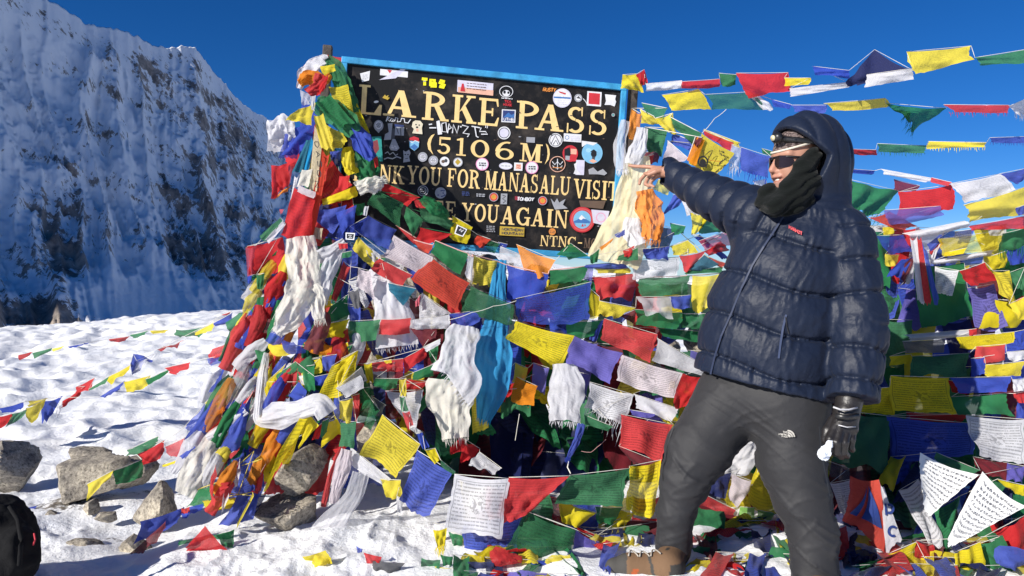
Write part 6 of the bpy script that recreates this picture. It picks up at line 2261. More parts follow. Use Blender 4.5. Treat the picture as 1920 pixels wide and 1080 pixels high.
string('red flag blowing out to the left with green and white ribbons', '''
R 463 462 530 444 536 506 466 520 c
A 460 464 480 460 482 512 464 522 g
G 526 408 532 414 500 452 484 444 n
W 530 414 536 420 506 456 496 450 n
G 480 516 496 512 492 540 480 544 n
B 464 516 474 516 474 532 464 530 b
''', cord='white', doff=.0)
# gathered cloth wound round the post
for lab, code, pth, wd, sd, dd in (
    ('white rag wound round the very top of the left post', 'W', [(560, 166), (570, 140), (596, 116), (616, 108)], [12, 22, 24, 14], 101, -.06),
    ('orange rag knotted near the top of the left post', 'O', [(562, 158), (578, 146), (606, 150), (620, 140)], [18, 26, 24, 10], 102, -.10),
    ('red rag twisted below the orange rag on the post', 'R', [(604, 140), (598, 160), (578, 176)], [20, 26, 18], 103, -.13),
    ('green rag draped down the sign edge of the post', 'G', [(610, 110), (634, 136), (650, 176), (662, 214)], [20, 32, 36, 26], 104, -.06),
    ('long yellow rag hanging over the sign edge', 'Y', [(640, 158), (652, 200), (670, 236), (686, 258)], [20, 26, 26, 18], 105, -.05),
    ('thick green rag bulging across the post', 'G', [(592, 196), (622, 204), (650, 232), (664, 252)], [28, 48, 46, 24], 106, -.14),
    ('blue rag rolled up beside the first letter of the third line', 'B', [(654, 232), (676, 262), (700, 298)], [26, 36, 20], 107, -.12),
    ('yellow rag folded at the foot of the blue roll', 'Y', [(650, 276), (652, 300), (664, 326)], [16, 26, 20], 108, -.08),
    ('green rag covering the start of the third line', 'G', [(680, 286), (692, 312), (690, 346)], [28, 46, 40], 109, -.04),
    ('dark green rag covering the start of the fourth line', 'G', [(790, 372), (812, 388), (842, 404)], [18, 26, 18], 110, -.06),
    ('white gauze rag fluttering at the left of the post', 'W', [(506, 254), (530, 250), (556, 246)], [62, 66, 40], 111, .0),
): scarf_strip('rag', lab, pth, wd, code, 3, .42, seed=sd, d=dd, opt='k', fr=False, cat='rag', res=(22, 22))
scarf_strip('gift_scarf', 'thick white scarf gathered below the red banner panel', [(560, 446), (566, 482), (574, 530), (566, 560), (540, 600), (520, 622)], [60, 66, 52, 58, 50, 26], 'I', 4, .30, seed=61, d=-.12, opt='k')
scarf_strip('gift_scarf', 'thin white scarf stretched across to the blue badge', [(580, 490), (612, 476), (646, 452)], [22, 26, 14], 'W', 2, .4, seed=62, d=-.10, fr=False)
scarf_strip('gift_scarf', 'white scarf hanging right of the gathered scarf', [(640, 456), (626, 490), (606, 530), (600, 562)], [18, 30, 34, 24], 'W', 3, .35, seed=63, d=-.08)
scarf_strip('gift_scarf', 'cream scarf end beside the dark maroon gap', [(580, 540), (594, 566), (600, 598)], [34, 34, 18], 'I', 3, .3, seed=64, d=-.10)
scarf_strip('gift_scarf', 'white scarf knotted low on the slope over the yellow flag', [(500, 662), (492, 700), (484, 790), (520, 780), (560, 768), (600, 752), (616, 776)], [10, 18, 26, 50, 32, 34, 40], 'W', 3, .32, seed=65, d=-.14, fr=False)
scarf_strip('gift_scarf', 'large cream scarf billowing above the snow on the left', [(426, 796), (404, 830), (380, 880), (348, 930)], [22, 46, 74, 40], 'I', 3, .30, seed=66, d=-.08, fr=False)
scarf_strip('gift_scarf', 'white scarf slanting down the left slope', [(462, 770), (432, 796), (388, 822)], [14, 18, 12], 'W', 2, .4, seed=67, d=-.10, fr=False)
scarf_strip('gift_scarf', 'sheer white scarf trailing from the rocks across the snow', [(676, 886), (664, 930), (636, 968), (590, 1020), (540, 1052), (500, 1086)], [36, 34, 40, 44, 34, 30], 'W', 4, .16, seed=68, d=-.10, opt='g', fr=False)
scarf_strip('gift_scarf', 'pink and white scarf hanging beside the speckled boulder', [(650, 842), (640, 880), (626, 944)], [22, 28, 18], 'S', 3, .3, seed=69, d=-.06, fr=False)
scarf_strip('gift_scarf', 'crimson ribbon falling beside the speckled boulder', [(642, 834), (620, 890), (606, 950)], [8, 10, 10], 'R', 2, .4, seed=70, d=-.02, fr=False)
string('red and white printed flags under the thin white scarf', '''
R 644 490 658 500 632 564 620 560 c
S 672 502 694 508 704 560 668 540 pn
W 652 526 674 520 694 572 684 576 p
D 652 548 672 542 676 576 664 578 pn
G 588 496 604 492 598 530 590 534 b
R 634 456 652 456 652 466 636 468 v
G 642 474 660 470 660 480 642 484 v
B 652 574 676 574 674 612 654 622 
Y 600 560 622 552 620 576 602 582
''', cord='white', doff=-.02)
_cb = Print(lambda x, y, z: P(x, y, 3.62 - z))
_cb.poly([(648, 436), (666, 437), (664, 450), (648, 449)], 'white'); _cb.poly([(650, 438), (664, 439), (662, 448), (650, 447)], 'black'); _cb.line([(653, 441), (659, 441), (654, 446), (660, 445)], 1.3, 'white')
tag(_cb.build('cloth_badge'), 'black and white square badge at the end of the thin scarf', 'badge')
string('green and yellow flags in the middle of the left slope', '''
G 620 574 652 552 656 590 606 610 
Y 604 608 656 598 648 632 610 634 c
Y 578 642 614 628 606 646 580 664 c
G 604 646 638 634 640 664 610 660 b
E 634 624 652 616 656 640 640 654 
Y 636 644 652 642 656 670 640 676
G 646 650 662 646 656 664 638 678
''', cord='white', doff=-.03)
string('long yellow printed flag with grey flag crossing the slope', '''
Y 622 686 672 656 664 738 594 756 pn
Y 640 672 672 656 668 690 628 716 n
D 632 730 678 688 688 714 644 748 pv
W 630 728 676 704 684 726 646 748 pv
''', cord='white', doff=-.04)
string('blue and green flags low on the slope under the yellow flag', '''
B 604 668 632 664 626 698 606 692 
Y 562 676 600 672 604 700 562 704 p
W 560 706 590 696 580 722 566 720
G 518 728 556 700 550 746 510 742 
B 540 742 560 716 578 734 560 758
Y 500 716 536 682 530 700 506 728 pn
G 516 704 554 678 560 690 520 722 n
B 590 706 632 698 610 722 588 722
Y 636 752 662 746 660 794 638 786 cn
G 638 792 668 790 660 842 636 836 n
R 660 742 674 738 672 780 662 784
Y 612 792 640 780 650 800 600 842 b
''', cord='white', doff=-.04)
string('big yellow banner flag pointing down beside the crimson flag', '''
Y 568 770 596 766 534 860 486 926 n
Y 574 764 598 798 564 842 562 812 n
R 540 830 552 832 536 922 496 922 
R 500 786 532 782 504 832 470 836 
Y 532 790 550 788 510 856 500 840 b
R 594 800 608 790 600 820 584 826
G 604 790 618 784 612 812 600 820 
''', cord='white', doff=-.05)
string('orange and blue flags tied at the foot of the slope', '''
O 474 868 492 860 486 908 462 904 n
B 440 878 476 846 470 922 420 934 
B 446 928 486 920 470 978 412 982 c
Y 380 940 474 930 470 946 384 962 c
Y 474 924 476 930 446 988 442 986 n
G 370 918 408 904 400 946 352 954 
N 470 930 500 926 480 962 452 962 b
''', cord='yellow', doff=-.02, rad=.002)
string('blue and maroon flags trailing over the snow by the pale boulder', '''
B 262 978 346 950 330 980 240 1026 c
M 240 1040 312 976 310 1004 268 1034 n
B 330 956 380 944 376 956 340 974 
E 340 954 356 950 356 960 342 964 n
''', cord=None, doff=.0)
string('green and red flags lying flat on the snow', '''
G 336 1014 440 994 430 1024 330 1054 
G 404 1004 440 992 434 1028 418 1024 n
R 384 986 430 1034 356 1046 352 1024 n
G 334 1052 346 1050 344 1076 326 1080 n
''', cord=None, doff=.02)
string('flag string running from the slope to a boulder, yellow triangle at its end', '''
Y 162 908 212 882 206 896 164 938 n
G 210 884 266 862 270 892 216 910 
R 256 852 308 826 302 858 270 872 c
G 238 844 296 818 292 834 240 858 
W 306 830 350 798 352 818 312 836 g
B 344 802 384 758 380 800 354 808 g
B 384 760 392 756 390 792 380 808 b
Y 384 756 418 722 414 746 390 762 
G 416 724 448 690 444 720 416 736 g
R 444 690 466 660 474 680 450 700 
''', cord='white', rad=.0015, doff=.0)
string('red and blue flags below the boulder string', '''
R 308 838 346 820 342 858 312 852 g
B 336 856 364 834 366 848 340 862 
Y 304 872 334 862 330 868 306 876 
O 392 762 420 748 424 772 396 782 
Y 416 782 446 764 440 792 412 806 qg
G 402 826 440 808 436 846 414 846 g
R 404 858 436 842 430 862 410 880 g
B 426 862 460 834 456 848 430 876
R 430 852 452 836 448 844 432 862 n
''', cord='white', doff=-.03)

# ---------------- left field strings
string('farthest flag string low over the snowfield', '''
R 34 666 62 659 56 666 36 676 
G 60 662 98 652 94 658 62 674
Y 98 654 122 648 118 652 98 660
B 126 650 168 642 160 646 130 654
R 204 636 244 630 232 640 206 642 
G 244 628 278 620 272 628 250 634
Y 282 620 318 618 310 624 286 626
G 326 618 386 612 372 630 338 634
Y 364 624 402 604 398 620 366 630 n
B 400 606 436 586 434 604 404 612
R 294 656 346 638 330 646 300 656 
R 416 590 434 584 430 590 418 592
''', cord='white', rad=.0015)
string('middle flag string across the snowfield, blue flag hanging from it', '''
R -6 782 22 776 18 792 -4 806 
G 22 776 50 768 44 784 10 802 
Y 48 766 86 748 76 780 46 798 
B 78 752 118 742 92 788 76 792 
W 106 766 118 756 112 776 104 786 g
R 118 752 160 724 146 742 112 768 
R 142 726 178 708 170 730 144 738 
G 166 730 210 702 200 718 168 732 
Y 204 706 246 684 238 700 202 722
B 244 684 250 664 286 670 246 700 
W 256 676 290 664 268 686 246 702 g
''', cord='white', rad=.0015)
string('lower flag string across the snowfield with yellow flag in its middle', '''
B -4 766 44 754 38 770 0 776
Y 54 752 90 746 76 756 50 764
B 186 744 234 714 222 732 190 746
Y 232 716 282 704 276 724 234 738
G 272 712 318 692 308 706 276 722 
R 308 690 356 678 346 694 318 704 c
B 388 672 442 662 438 680 390 684 g
''', cord='white', rad=.0015)
# ================================================================ FILLER STRINGS packed behind and between (seen in the gaps)
def ground_d(x, y):
    return 1.155 * F / max(y - 500.0, 60)


def fill_string(label, path, size, drop, n, colours, seed, depth=0.10, jitter=0.35, group=None, crumple=1.6, opts='', rags=0.0, cord=.0011, dfn=D):
    """a string laid along frame points; flags alternate in colour and hang in the direction 'drop' (frame px)"""
    r = np.random.default_rng(seed)
    root = empty('prayer_flag_string', P(path[0][0], path[0][1], dfn(path[0][0], path[0][1]) + depth))
    tag(root, label, 'prayer flags', group)
    pts = np.array(path, float)
    seg = np.concatenate([[0], np.cumsum(np.hypot(*np.diff(pts, axis=0).T))])
    cordp = []
    for k in range(n):
        a, b = seg[-1] * k / n, seg[-1] * (k + r.uniform(.85, 1.18)) / n
        x0, y0 = np.interp(a, seg, pts[:, 0]), np.interp(a, seg, pts[:, 1])
        x1, y1 = np.interp(b, seg, pts[:, 0]), np.interp(b, seg, pts[:, 1])
        s = size * r.uniform(.85, 1.35)
        ang = r.normal(0, jitter)
        dx, dy = drop[0] * math.cos(ang) - drop[1] * math.sin(ang), drop[0] * math.sin(ang) + drop[1] * math.cos(ang)
        L = math.hypot(dx, dy); dx, dy = dx / L * s, dy / L * s
        sh = r.uniform(.75, 1.15)
        q = [(x0, y0), (x1, y1), (x1 + dx * r.uniform(.8, 1.1) - (x1 - x0) * (1 - sh) * .5, y1 + dy * r.uniform(.8, 1.1)), (x0 + dx * r.uniform(.8, 1.1) + (x1 - x0) * (1 - sh) * .5, y0 + dy * r.uniform(.8, 1.1))]
        dd = depth + r.uniform(-.04, .04)
        ds = [dfn(x, y) + dd + r.uniform(-.02, .02) for x, y in q]
        col = colours[(k + seed) % len(colours)]
        if r.uniform() < rags:      # a flag wound up and gathered along its string
            ex, ey = x1 - x0, y1 - y0
            jx, jy = r.normal(0, size * .25), r.normal(0, size * .2)
            o = scarf_strip('flag', '', [(x0 + jx, y0 + jy, ds[0]), ((x0 + x1) / 2 + dx * .3 + jx, (y0 + y1) / 2 + dy * .3 + jy, ds[1] - .02), (x1 + ex * 1.1 + dx * .35 + jx, y1 + ey * 1.1 + dy * .35 + jy, ds[1])],
                            [size * r.uniform(.2, .4), size * r.uniform(.5, .8), size * r.uniform(.2, .7)], col, 2.5, .45, opt='g' if r.uniform() < .15 else '', fr=False, seed=int(r.integers(1, 9999)), parent=root, res=(9, 11))
            cordp += [P(x0, y0, ds[0] + .003), P(x1, y1, ds[1] + .003)]
            continue
        add_flag(root, col, q, ds, opts + ('p' if r.uniform() < .4 else ''), fold=crumple, billow=.2)
        cordp += [P(x0, y0, ds[0] + .003), P(x1, y1, ds[1] + .003)]
    cord_tube(cordp, cord, cord_mat('white'), root)
    return root


# left slope: strings fanning from the post to the ground
slope = [
    ('outermost tangled string on the left flank of the slope', [(520, 470), (488, 540), (462, 590), (440, 640), (400, 720)], 30, (-.6, .8), 13, 'YGRBW', 1, .02),
    ('tangled string next to the outer flank, below the blown red flag', [(540, 480), (510, 560), (484, 620), (462, 690), (430, 760)], 30, (-.3, .9), 13, 'BWYRG', 2, -.02),
    ('tangled string under the gathered white scarf', [(560, 590), (524, 640), (492, 690), (470, 750), (436, 800)], 28, (-.4, .9), 12, 'RGYBO', 3, -.03),
    ('tangled string left of the knotted white scarf', [(540, 620), (500, 660), (474, 720), (452, 780), (430, 850)], 26, (-.5, .8), 13, 'WYMGB', 4, -.05),
    ('tangled string running behind the knotted white scarf', [(590, 610), (556, 660), (520, 730), (488, 800), (462, 860)], 32, (-.2, 1), 11, 'GRBYW', 5, .0),
    ('tangled string right of the knotted white scarf', [(620, 600), (590, 660), (566, 730), (540, 800), (500, 880)], 34, (0, 1), 11, 'YBRGW', 6, .02),
    ('tangled string low on the slope ending near the cream scarf', [(530, 740), (490, 790), (462, 830), (440, 880), (410, 930)], 26, (-.5, .8), 12, 'BGWOR', 7, -.06),
    ('tangled string low on the slope beside the big yellow banner flag', [(560, 760), (520, 820), (490, 860), (470, 900)], 26, (-.3, .9), 9, 'RWYBG', 8, -.02),
    ('small flags bunched at waist height of the slope', [(470, 640), (500, 650), (540, 646), (580, 650)], 24, (-.3, .9), 7, 'RYBOG', 9, -.07),
    ('small flags bunched above the knotted white scarf', [(470, 690), (510, 680), (548, 690), (590, 684)], 26, (-.2, .9), 7, 'BYWRG', 10, -.04),
    ('string of small flags along the upper left flank', [(500, 520), (480, 560), (458, 600), (440, 610)], 26, (-.7, .6), 7, 'GWYBR', 11, -.03),
    ('flags in shade right of the gathered scarf', [(600, 540), (620, 590), (640, 640), (650, 700)], 36, (-.4, .9), 7, 'MGBRY', 12, .06),
]
slope += [
    ('gathered string fanning out to the far left foot of the slope', [(500, 560), (462, 640), (430, 710), (390, 780), (350, 840)], 30, (-.5, .8), 12, 'WYGBR', 13, .0),
    ('gathered string beside it, just inside the left foot', [(520, 580), (480, 660), (448, 730), (410, 800), (372, 860)], 30, (-.4, .9), 12, 'RBWOG', 14, -.04),
    ('gathered string over the cream scarf', [(510, 680), (470, 740), (440, 800), (410, 850), (396, 900)], 26, (-.4, .9), 11, 'YWRGB', 15, -.10),
    ('gathered string between cream scarf and orange flags', [(540, 690), (506, 760), (470, 820), (446, 870), (420, 920)], 28, (-.3, .9), 11, 'GBRWY', 16, -.08),
    ('gathered string dropping from the knotted scarf to the boulders', [(570, 740), (540, 800), (510, 850), (480, 900), (470, 940)], 28, (-.2, 1), 9, 'YRBGO', 17, -.02),
    ('gathered string down the middle of the slope', [(610, 560), (590, 610), (570, 660), (550, 700)], 34, (-.2, 1), 7, 'BYRGM', 18, -.02),
    ('gathered string on the right of the slope', [(650, 600), (636, 660), (640, 720), (650, 790)], 36, (-.2, 1), 8, 'RGYBW', 19, .0),
    ('gathered string under the gathered scarf on the flank', [(530, 500), (506, 540), (490, 580), (470, 620)], 30, (-.5, .9), 7, 'YBGRW', 20, -.02),
]
for lab, pth, sz, dr, n, cols, sd, dp in slope: fill_string(lab, pth, sz * 1.5, dr, max(5, int(n * .74)), cols, sd, dp, rags=.7)

backs = [
    ('shaded flags filling the gap under the sign, left half', [(690, 470), (780, 500), (880, 540), (960, 560)], 70, (0, 1), 8, 'RGWBY', 21, .16),
    ('shaded flags filling the gap under the sign, right half', [(960, 520), (1060, 520), (1180, 530), (1330, 530)], 70, (0, 1), 8, 'GBRYG', 22, .18),
    ('shaded flags behind the white hanging scarves', [(680, 570), (780, 600), (880, 620), (980, 640)], 74, (0, 1), 8, 'BMGYR', 23, .18),
    ('shaded flags behind the large bright red flag', [(980, 620), (1080, 640), (1200, 650), (1340, 660)], 74, (0, 1), 8, 'GPMGY', 24, .18),
    ('shaded flags deep behind the twisted red flags', [(660, 680), (760, 690), (860, 700)], 76, (0, 1), 6, 'GNMYG', 25, .20),
    ('dark flags at the back of the hollow, upper row', [(820, 720), (940, 720), (1060, 735), (1180, 750), (1340, 760)], 90, (0, 1), 8, 'GMNGN', 26, .70),  # shade of the hollow put into the colours: only dark cloth in these rows
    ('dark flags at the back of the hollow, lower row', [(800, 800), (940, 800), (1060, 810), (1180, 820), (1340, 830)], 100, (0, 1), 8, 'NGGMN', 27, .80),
    ('added flags roofing the hollow to shade it', [(800, 610), (920, 620), (1040, 640), (1160, 650), (1300, 670)], 80, (0, 1), 8, 'NMGRG', 45, .30),  # row added as a roof that keeps the sun out of the hollow
    ('added flags roofing the hollow farther in to shade it', [(800, 620), (920, 630), (1040, 650), (1160, 660), (1300, 680)], 80, (0, 1), 8, 'GNYMG', 46, .45),  # second added roof row, blocks the sun deeper inside
    ('shaded flags behind the lowest hanging string', [(860, 900), (960, 920), (1080, 930), (1240, 930)], 80, (0, 1), 7, 'GMBYR', 28, .22),
    ('flags at ground level below the lowest hanging string', [(860, 1000), (980, 1010), (1100, 1010), (1240, 1000)], 70, (0, 1), 7, 'RBGNY', 29, .14),
    ('shaded flags behind the trouser legs, upper row', [(1260, 790), (1360, 800), (1460, 800), (1560, 800)], 90, (0, 1), 7, 'GMNYB', 30, .22),
    ('shaded flags behind the trouser legs, lower row', [(1250, 890), (1360, 900), (1460, 900), (1580, 910)], 90, (0, 1), 7, 'RGNYM', 31, .24),
    ('flags heaped at the ground behind the boots', [(1240, 1000), (1340, 1010), (1440, 1010), (1560, 1010)], 60, (0, 1), 8, 'NGRYB', 32, .16),
    ('shaded top row of the right wall behind the shoulder', [(1560, 400), (1660, 420), (1760, 430), (1930, 420)], 90, (0, 1), 7, 'RWBYG', 33, .18),
    ('shaded second row of the right wall', [(1540, 490), (1660, 500), (1780, 500), (1930, 490)], 100, (0, 1), 7, 'GBPYM', 34, .20),
    ('shaded third row of the right wall', [(1540, 580), (1660, 600), (1780, 600), (1930, 590)], 90, (0, 1), 7, 'MBGYN', 35, .20),
    ('shaded fourth row of the right wall', [(1540, 670), (1660, 680), (1780, 690), (1930, 680)], 90, (0, 1), 7, 'GMBGY', 36, .20),
    ('shaded fifth row of the right wall', [(1560, 760), (1660, 770), (1780, 780), (1930, 770)], 100, (0, 1), 7, 'NGMGB', 37, .20),
    ('shaded sixth row of the right wall', [(1560, 860), (1660, 860), (1780, 870), (1930, 860)], 100, (0, 1), 7, 'GNBMG', 38, .20),
    ('lowest shaded row of the right wall', [(1560, 960), (1680, 970), (1800, 980), (1930, 970)], 110, (0, 1), 7, 'NMGBR', 39, .20),
    ('dim flags behind the left sign post bundle', [(570, 180), (620, 250), (640, 330), (640, 400)], 60, (-.5, .8), 5, 'BRYGR', 40, .10),
    ('dim flags inside the upper slope behind the banner', [(560, 420), (600, 440), (650, 450), (700, 470)], 90, (0, 1), 5, 'NRGMB', 41, .14),
    ('dim flags inside the middle of the slope', [(520, 540), (570, 560), (630, 570), (690, 580)], 90, (-.2, 1), 5, 'GBMRY', 42, .16),
    ('dim flags inside the lower slope', [(480, 660), (540, 680), (600, 690), (680, 700)], 90, (-.2, 1), 5, 'BGRNY', 43, .16),
    ('dim flags at the foot of the slope above the boulders', [(470, 770), (540, 780), (610, 780), (690, 790)], 70, (-.2, 1), 5, 'GNBRG', 44, .14),
]
for lab, pth, sz, dr, n, cols, sd, dp in backs:
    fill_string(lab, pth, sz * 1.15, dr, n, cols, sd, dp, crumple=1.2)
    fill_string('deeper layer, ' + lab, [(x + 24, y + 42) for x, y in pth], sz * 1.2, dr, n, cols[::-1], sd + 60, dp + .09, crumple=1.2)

# ================================================================ STONES
def stone_material():
    m, nt, out = new_mat('speckled_granite')
    b = nd(nt, 'ShaderNodeBsdfPrincipled', i_Roughness=0.85)
    b.inputs['Specular IOR Level'].default_value = 0.2
    tc = nd(nt, 'ShaderNodeTexCoord')
    n = nd(nt, 'ShaderNodeTexNoise', i_Scale=70.0, i_Detail=6.0, i_Roughness=0.75)
    n2 = nd(nt, 'ShaderNodeTexNoise', i_Scale=7.0, i_Detail=6.0, i_Roughness=0.65)
    oi = nd(nt, 'ShaderNodeObjectInfo')
    for q in (n, n2): nt.links.new(tc.outputs['Object'], q.inputs['Vector'])
    c = nd(nt, 'ShaderNodeValToRGB')
    e = c.color_ramp.elements
    e[0].position = .34; e[0].color = (.07, .062, .055, 1)
    e[1].position = .60; e[1].color = (.56, .53, .47, 1)
    x = e.new(.45); x.color = (.34, .32, .285, 1)
    nt.links.new(n.outputs['Fac'], c.inputs[0])
    c2 = nd(nt, 'ShaderNodeValToRGB')
    c2.color_ramp.elements[0].position = .38; c2.color_ramp.elements[0].color = (.42, .40, .40, 1)
    c2.color_ramp.elements[1].position = .62; c2.color_ramp.elements[1].color = (1.15, 1.08, .96, 1)
    nt.links.new(n2.outputs['Fac'], c2.inputs[0])
    mx = nd(nt, 'ShaderNodeMixRGB', blend_type='MULTIPLY'); mx.inputs[0].default_value = 1
    nt.links.new(c.outputs[0], mx.inputs[1]); nt.links.new(c2.outputs[0], mx.inputs[2])
    nt.links.new(mx.outputs[0], b.inputs['Base Color'])
    bp = nd(nt, 'ShaderNodeBump', i_Strength=.8, i_Distance=.012)
    nt.links.new(n.outputs['Fac'], bp.inputs['Height']); nt.links.new(bp.outputs[0], b.inputs['Normal'])
    nt.links.new(b.outputs[0], out.inputs[0])
    return m


STONE = stone_material()


def rock_mesh(r, dims, seed, cuts=18, sub=26):
    """angular boulder: a sphere cut by random planes, roughened"""
    rr = np.random.default_rng(seed)
    nu, nv = sub * 2, sub
    th = np.linspace(0, 2 * np.pi, nu, endpoint=False); ph = np.linspace(0.0, np.pi, nv + 1)
    T, Ph = np.meshgrid(th, ph)
    d = np.stack([np.sin(Ph) * np.cos(T), np.sin(Ph) * np.sin(T), np.cos(Ph)], -1).reshape(-1, 3)
    rad = np.ones(len(d))
    for _ in range(cuts):
        n = rr.normal(size=3); n /= np.linalg.norm(n)
        o = rr.uniform(.46, .84)
        c = d @ n
        rad = np.minimum(rad, np.where(c > .05, o / np.maximum(c, .05), 9))
    p = d * rad[:, None]
    p = p * (1 + .13 * (fbm(p[:, 0] * 3.5 + seed, p[:, 1] * 3.5, p[:, 2] * 3.5, oct=5, seed=seed) - .5))[:, None]
    p = p * np.array(dims)
    idx = np.arange(nu * (nv + 1)).reshape(nv + 1, nu)
    nx = np.roll(idx, -1, axis=1)
    f = np.stack([idx[:-1], idx[1:], nx[1:], nx[:-1]], -1).reshape(-1, 4)
    return p, f


def boulder(label, px, py, d, dims, seed, rz=0, tilt=0, parent=None, name='boulder', z=None):
    p, f = rock_mesh(1, dims, seed)
    R = Matrix.Rotation(rz, 3, 'Z') @ Matrix.Rotation(tilt, 3, 'Y')
    p = p @ np.array(R).T
    c = V3(P(px, py, d))
    if z is not None: c[2] = z
    o = mesh_obj(name, p, f, STONE, None, smooth=False)
    o.location = c
    if parent is not None:
        o.parent = parent; o.location = Vector(c) - parent.location
    if label: tag(o, label, 'boulder')
    for pl in o.data.polygons: pl.use_smooth = True
    md = o.modifiers.new('edge', 'EDGE_SPLIT'); md.split_angle = math.radians(28)
    return o


boulder('large slanted pale boulder with a notch on top, left in the snow', 165, 895, 3.75, (.27, .20, .155), 3, .3, -.35)
boulder('rounded block resting on top of the slanted pale boulder', 172, 868, 3.85, (.13, .13, .13), 8, .6, .1)
boulder('dark rough boulder behind the black bag on the left edge', 22, 880, 3.95, (.15, .18, .19), 14, .2, .4)
boulder('pale pointed boulder with snow round its foot', 292, 958, 3.42, (.125, .13, .135), 21, .9, .2)
boulder('speckled boulder under the left edge of the cairn', 566, 884, 3.42, (.135, .15, .14), 33, .2, .2)
boulder('flat light boulder at the foot of the cairn', 548, 962, 3.36, (.20, .15, .095), 41, .4, .05)
boulder('low grey stone between the boulders and the flag string', 262, 878, 3.85, (.15, .14, .12), 55, 1.2, .1)
boulder('small stone half buried beside the dark gravel', 98, 972, 3.5, (.05, .05, .04), 61, .4)
boulder('small flat stone beside the pale pointed boulder', 200, 968, 3.45, (.07, .05, .03), 63, .9)
boulder('tiny light stone below the slanted boulder', 170, 950, 3.55, (.045, .05, .04), 65, .1)
boulder('flat grey stone lying in the snow below the pointed boulder', 250, 1000, 3.2, (.10, .08, .055), 67, .4, .05, z=.0)
boulder('brown flat stone poking out of the snow', 160, 1022, 3.2, (.10, .07, .045), 69, .2, z=.005)

# the cairn itself: stones piled behind the flags
cairn = empty('stone_cairn', P(960, 1000, 4.1))
tag(cairn, 'pile of dark stones inside the flag covered cairn', 'cairn')
rr = np.random.default_rng(17)
shared = [rock_mesh(1, (1, .9, .8), 100 + k, sub=9) for k in range(5)]
sm = []
for k, (p, f) in enumerate(shared):
    me = bpy.data.meshes.new('stone'); me.from_pydata(p.tolist(), [], f.tolist()); me.materials.append(STONE); sm.append(me)
k = 0
for row, (z, x0, x1, n) in enumerate(((.12, -1.35, 2.9, 15), (.42, -1.15, 2.6, 13), (.70, -1.0, 2.0, 10), (.95, -.95, 1.0, 7), (1.12, -.9, .3, 4))):
    for i in range(n):
        x = x0 + (x1 - x0) * (i + rr.uniform(.2, .8)) / n
        y = 4.72 + .12 * row * 0.4 + rr.uniform(-.06, .10) + (.1 if x > 1.2 else 0)
        o = bpy.data.objects.new('stone', sm[k % 5]); k += 1
        COL.objects.link(o)
        o.parent = cairn
        o.location = Vector((x, y, z + rr.uniform(-.05, .05))) - cairn.location
        s = rr.uniform(.20, .27)
        o.scale = (s * 1.1, s, s)
        o.rotation_euler = (rr.uniform(-.5, .5), rr.uniform(-.5, .5), rr.uniform(0, 6))

# ================================================================ BLACK RUCKSACK at the left edge
def rucksack():
    root = empty('rucksack', P(0, 1110, 2.66))
    tag(root, 'black rucksack cut off by the left edge of the frame', 'rucksack')
    bm = fabric_mat('black_nylon', (.009, .009, .010), .9, .5, 18, .15, dist=.012)

    def f(Q):
        d = ellipsoid(Q, P(-22, 1030, 2.68), (V3(RGT), V3(FWD), np.array([0, 0, 1.0])), (.15, .15, .19))
        d = smin(d, ellipsoid(Q, P(20, 1050, 2.60), (V3(RGT), V3(FWD), np.array([0, 0, 1.0])), (.085, .08, .12)), .03)
        return d
    c = V3(P(-10, 1030, 2.65))
    v, fc = surface_net(f, c - .27, c + .27, .011)
    n = vnormals(v, fc)
    v = v + n * (.03 * (fbm(v[:, 0] * 9, v[:, 2] * 9, v[:, 1] * 9, oct=3, seed=9, ridged=True) - .4))[:, None]
    mesh_obj('bag_body', v, fc, bm, root)
    cord_tube([P(18, 950, 2.56), P(34, 975, 2.53), P(40, 1010, 2.51), P(36, 1060, 2.51)], .008, bm, root, 'strap')
    cord_tube([P(64, 1000, 2.60), P(66, 1012, 2.59), P(62, 1022, 2.59)], .003, simple_mat('red_cord', (.5, .03, .05), .7), root, 'zip_pull')
rucksack()
string('small blue rag lying on the dark gravel at the left', '''
B 28 956 70 948 68 958 34 962 
''', d=3.6, cord=None)
string('yellow rag crumpled on the snow at the bottom', '''
Y 566 1044 610 1032 626 1056 570 1068 c
Y 590 1040 622 1046 606 1068 580 1062 c
''', d=2.86, cord=None)
string('tiny red and blue scraps on the snow below the trailing scarf', '''
R 682 1036 716 1044 712 1056 686 1056 c
B 668 1024 680 1030 678 1036 670 1036 c
D 700 1050 760 1056 750 1076 704 1074 c
''', d=2.86, cord=None)
string('green and yellow shredded rags at the bottom centre', '''
G 790 1046 826 1050 820 1084 788 1080 cf
Y 816 1062 872 1066 862 1092 812 1088 cf
N 876 1052 926 1052 918 1092 880 1090 c
Y 812 994 838 990 834 1022 818 1028 cf
G 826 1040 850 1044 846 1062 830 1060 c
''', d=2.9, cord=None)

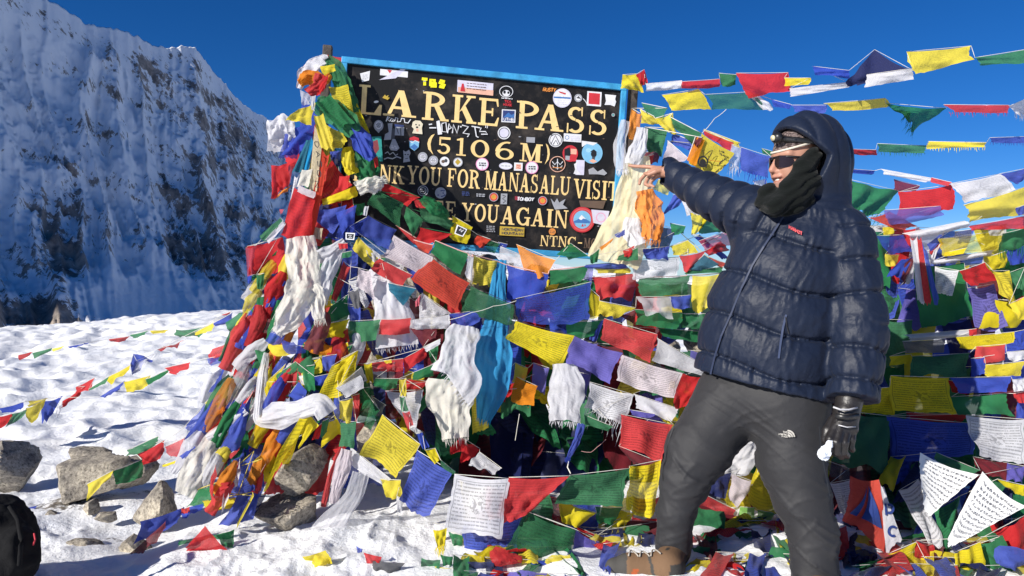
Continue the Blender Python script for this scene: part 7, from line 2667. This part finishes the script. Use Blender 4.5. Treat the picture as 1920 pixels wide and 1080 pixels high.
# rags trodden into the snow in front of the flags
carpet = [
    ('trampled flags on the ground left of the boot', [(850, 1040), (930, 1046), (1000, 1050), (1080, 1040)], 40, (.2, .9), 8, 'BGYNR', 121, .0),
    ('trampled flags on the ground behind the boot', [(1060, 990), (1150, 988), (1250, 990), (1340, 994)], 26, (.1, .9), 8, 'YNMWG', 122, .0),
    ('trampled flags on the ground between the legs', [(1280, 1030), (1360, 1036), (1430, 1036), (1500, 1040)], 40, (.1, .9), 7, 'RYBGN', 123, .0),
    ('trampled flags right of the rear leg', [(1570, 1046), (1650, 1040), (1740, 1044), (1830, 1046), (1930, 1040)], 44, (.1, .9), 9, 'GRYBN', 124, .0),
    ('trampled flags at the right edge behind the handwritten sheets', [(1560, 1000), (1700, 996), (1800, 1000), (1930, 996)], 46, (.1, .9), 9, 'NYGRM', 125, .0),
    ('trampled flags below the lowest hanging string', [(900, 1006), (980, 1010), (1060, 1010), (1140, 1000)], 40, (.1, .9), 7, 'GRBYG', 126, .0),
    ('trampled flags along the bottom edge in front of the boot', [(870, 1070), (940, 1074), (1010, 1074), (1090, 1076)], 36, (.1, .9), 7, 'PYGBR', 127, -.02),
    ('trampled flags deep behind the trouser legs', [(1240, 970), (1340, 976), (1440, 976), (1560, 970)], 40, (.1, .9), 9, 'MGNRY', 128, .0),
]
for lab, pth, sz, dr, n, cols, sd, dp in carpet: fill_string(lab, pth, sz * 1.2, dr, n, cols, sd, dp, crumple=1.6, rags=.3, dfn=ground_d, jitter=.8)
for lab, pth, sz, dr, n, cols, sd, dp in [c_ for c_ in carpet if 'the boot' not in c_[0]]: fill_string('second layer of ' + lab, [(x + 26, y + 15) for x, y in pth], sz * 1.35, dr, n, cols[::-1], sd + 40, dp - .01, crumple=1.6, rags=.2, dfn=ground_d, jitter=1.0)

# loose ends of cord
for lab, pts, kind in (('thin white cord crossing the sky above the yellow banner', [(1362, 205, 4.0), (1340, 222, 3.98), (1316, 250, 3.95)], 'white'),
                       ('knotted white cord across the green gauze flag', [(840, 600, 3.55), (884, 586, 3.56), (925, 574, 3.58), (968, 564, 3.60)], 'white'),
                       ('frayed pink thread hanging in the dark hollow', [(1136, 824, 3.36), (1120, 838, 3.36), (1108, 848, 3.35), (1090, 846, 3.36)], 'pink'),
                       ('curled white thread hanging in the dark hollow', [(974, 776, 3.5), (970, 800, 3.5), (966, 826, 3.5)], 'white'),
                       ('yellow cord running down to the foot of the right post', [(1268, 428, 3.98), (1300, 456, 3.95), (1340, 492, 3.92)], 'yellow')):
    o = cord_tube([P(*p) for p in pts], .0016 if kind != 'pink' else .0009, cord_mat(kind), None, name='cord', sag=.04)
    tag(o, lab, 'cord')
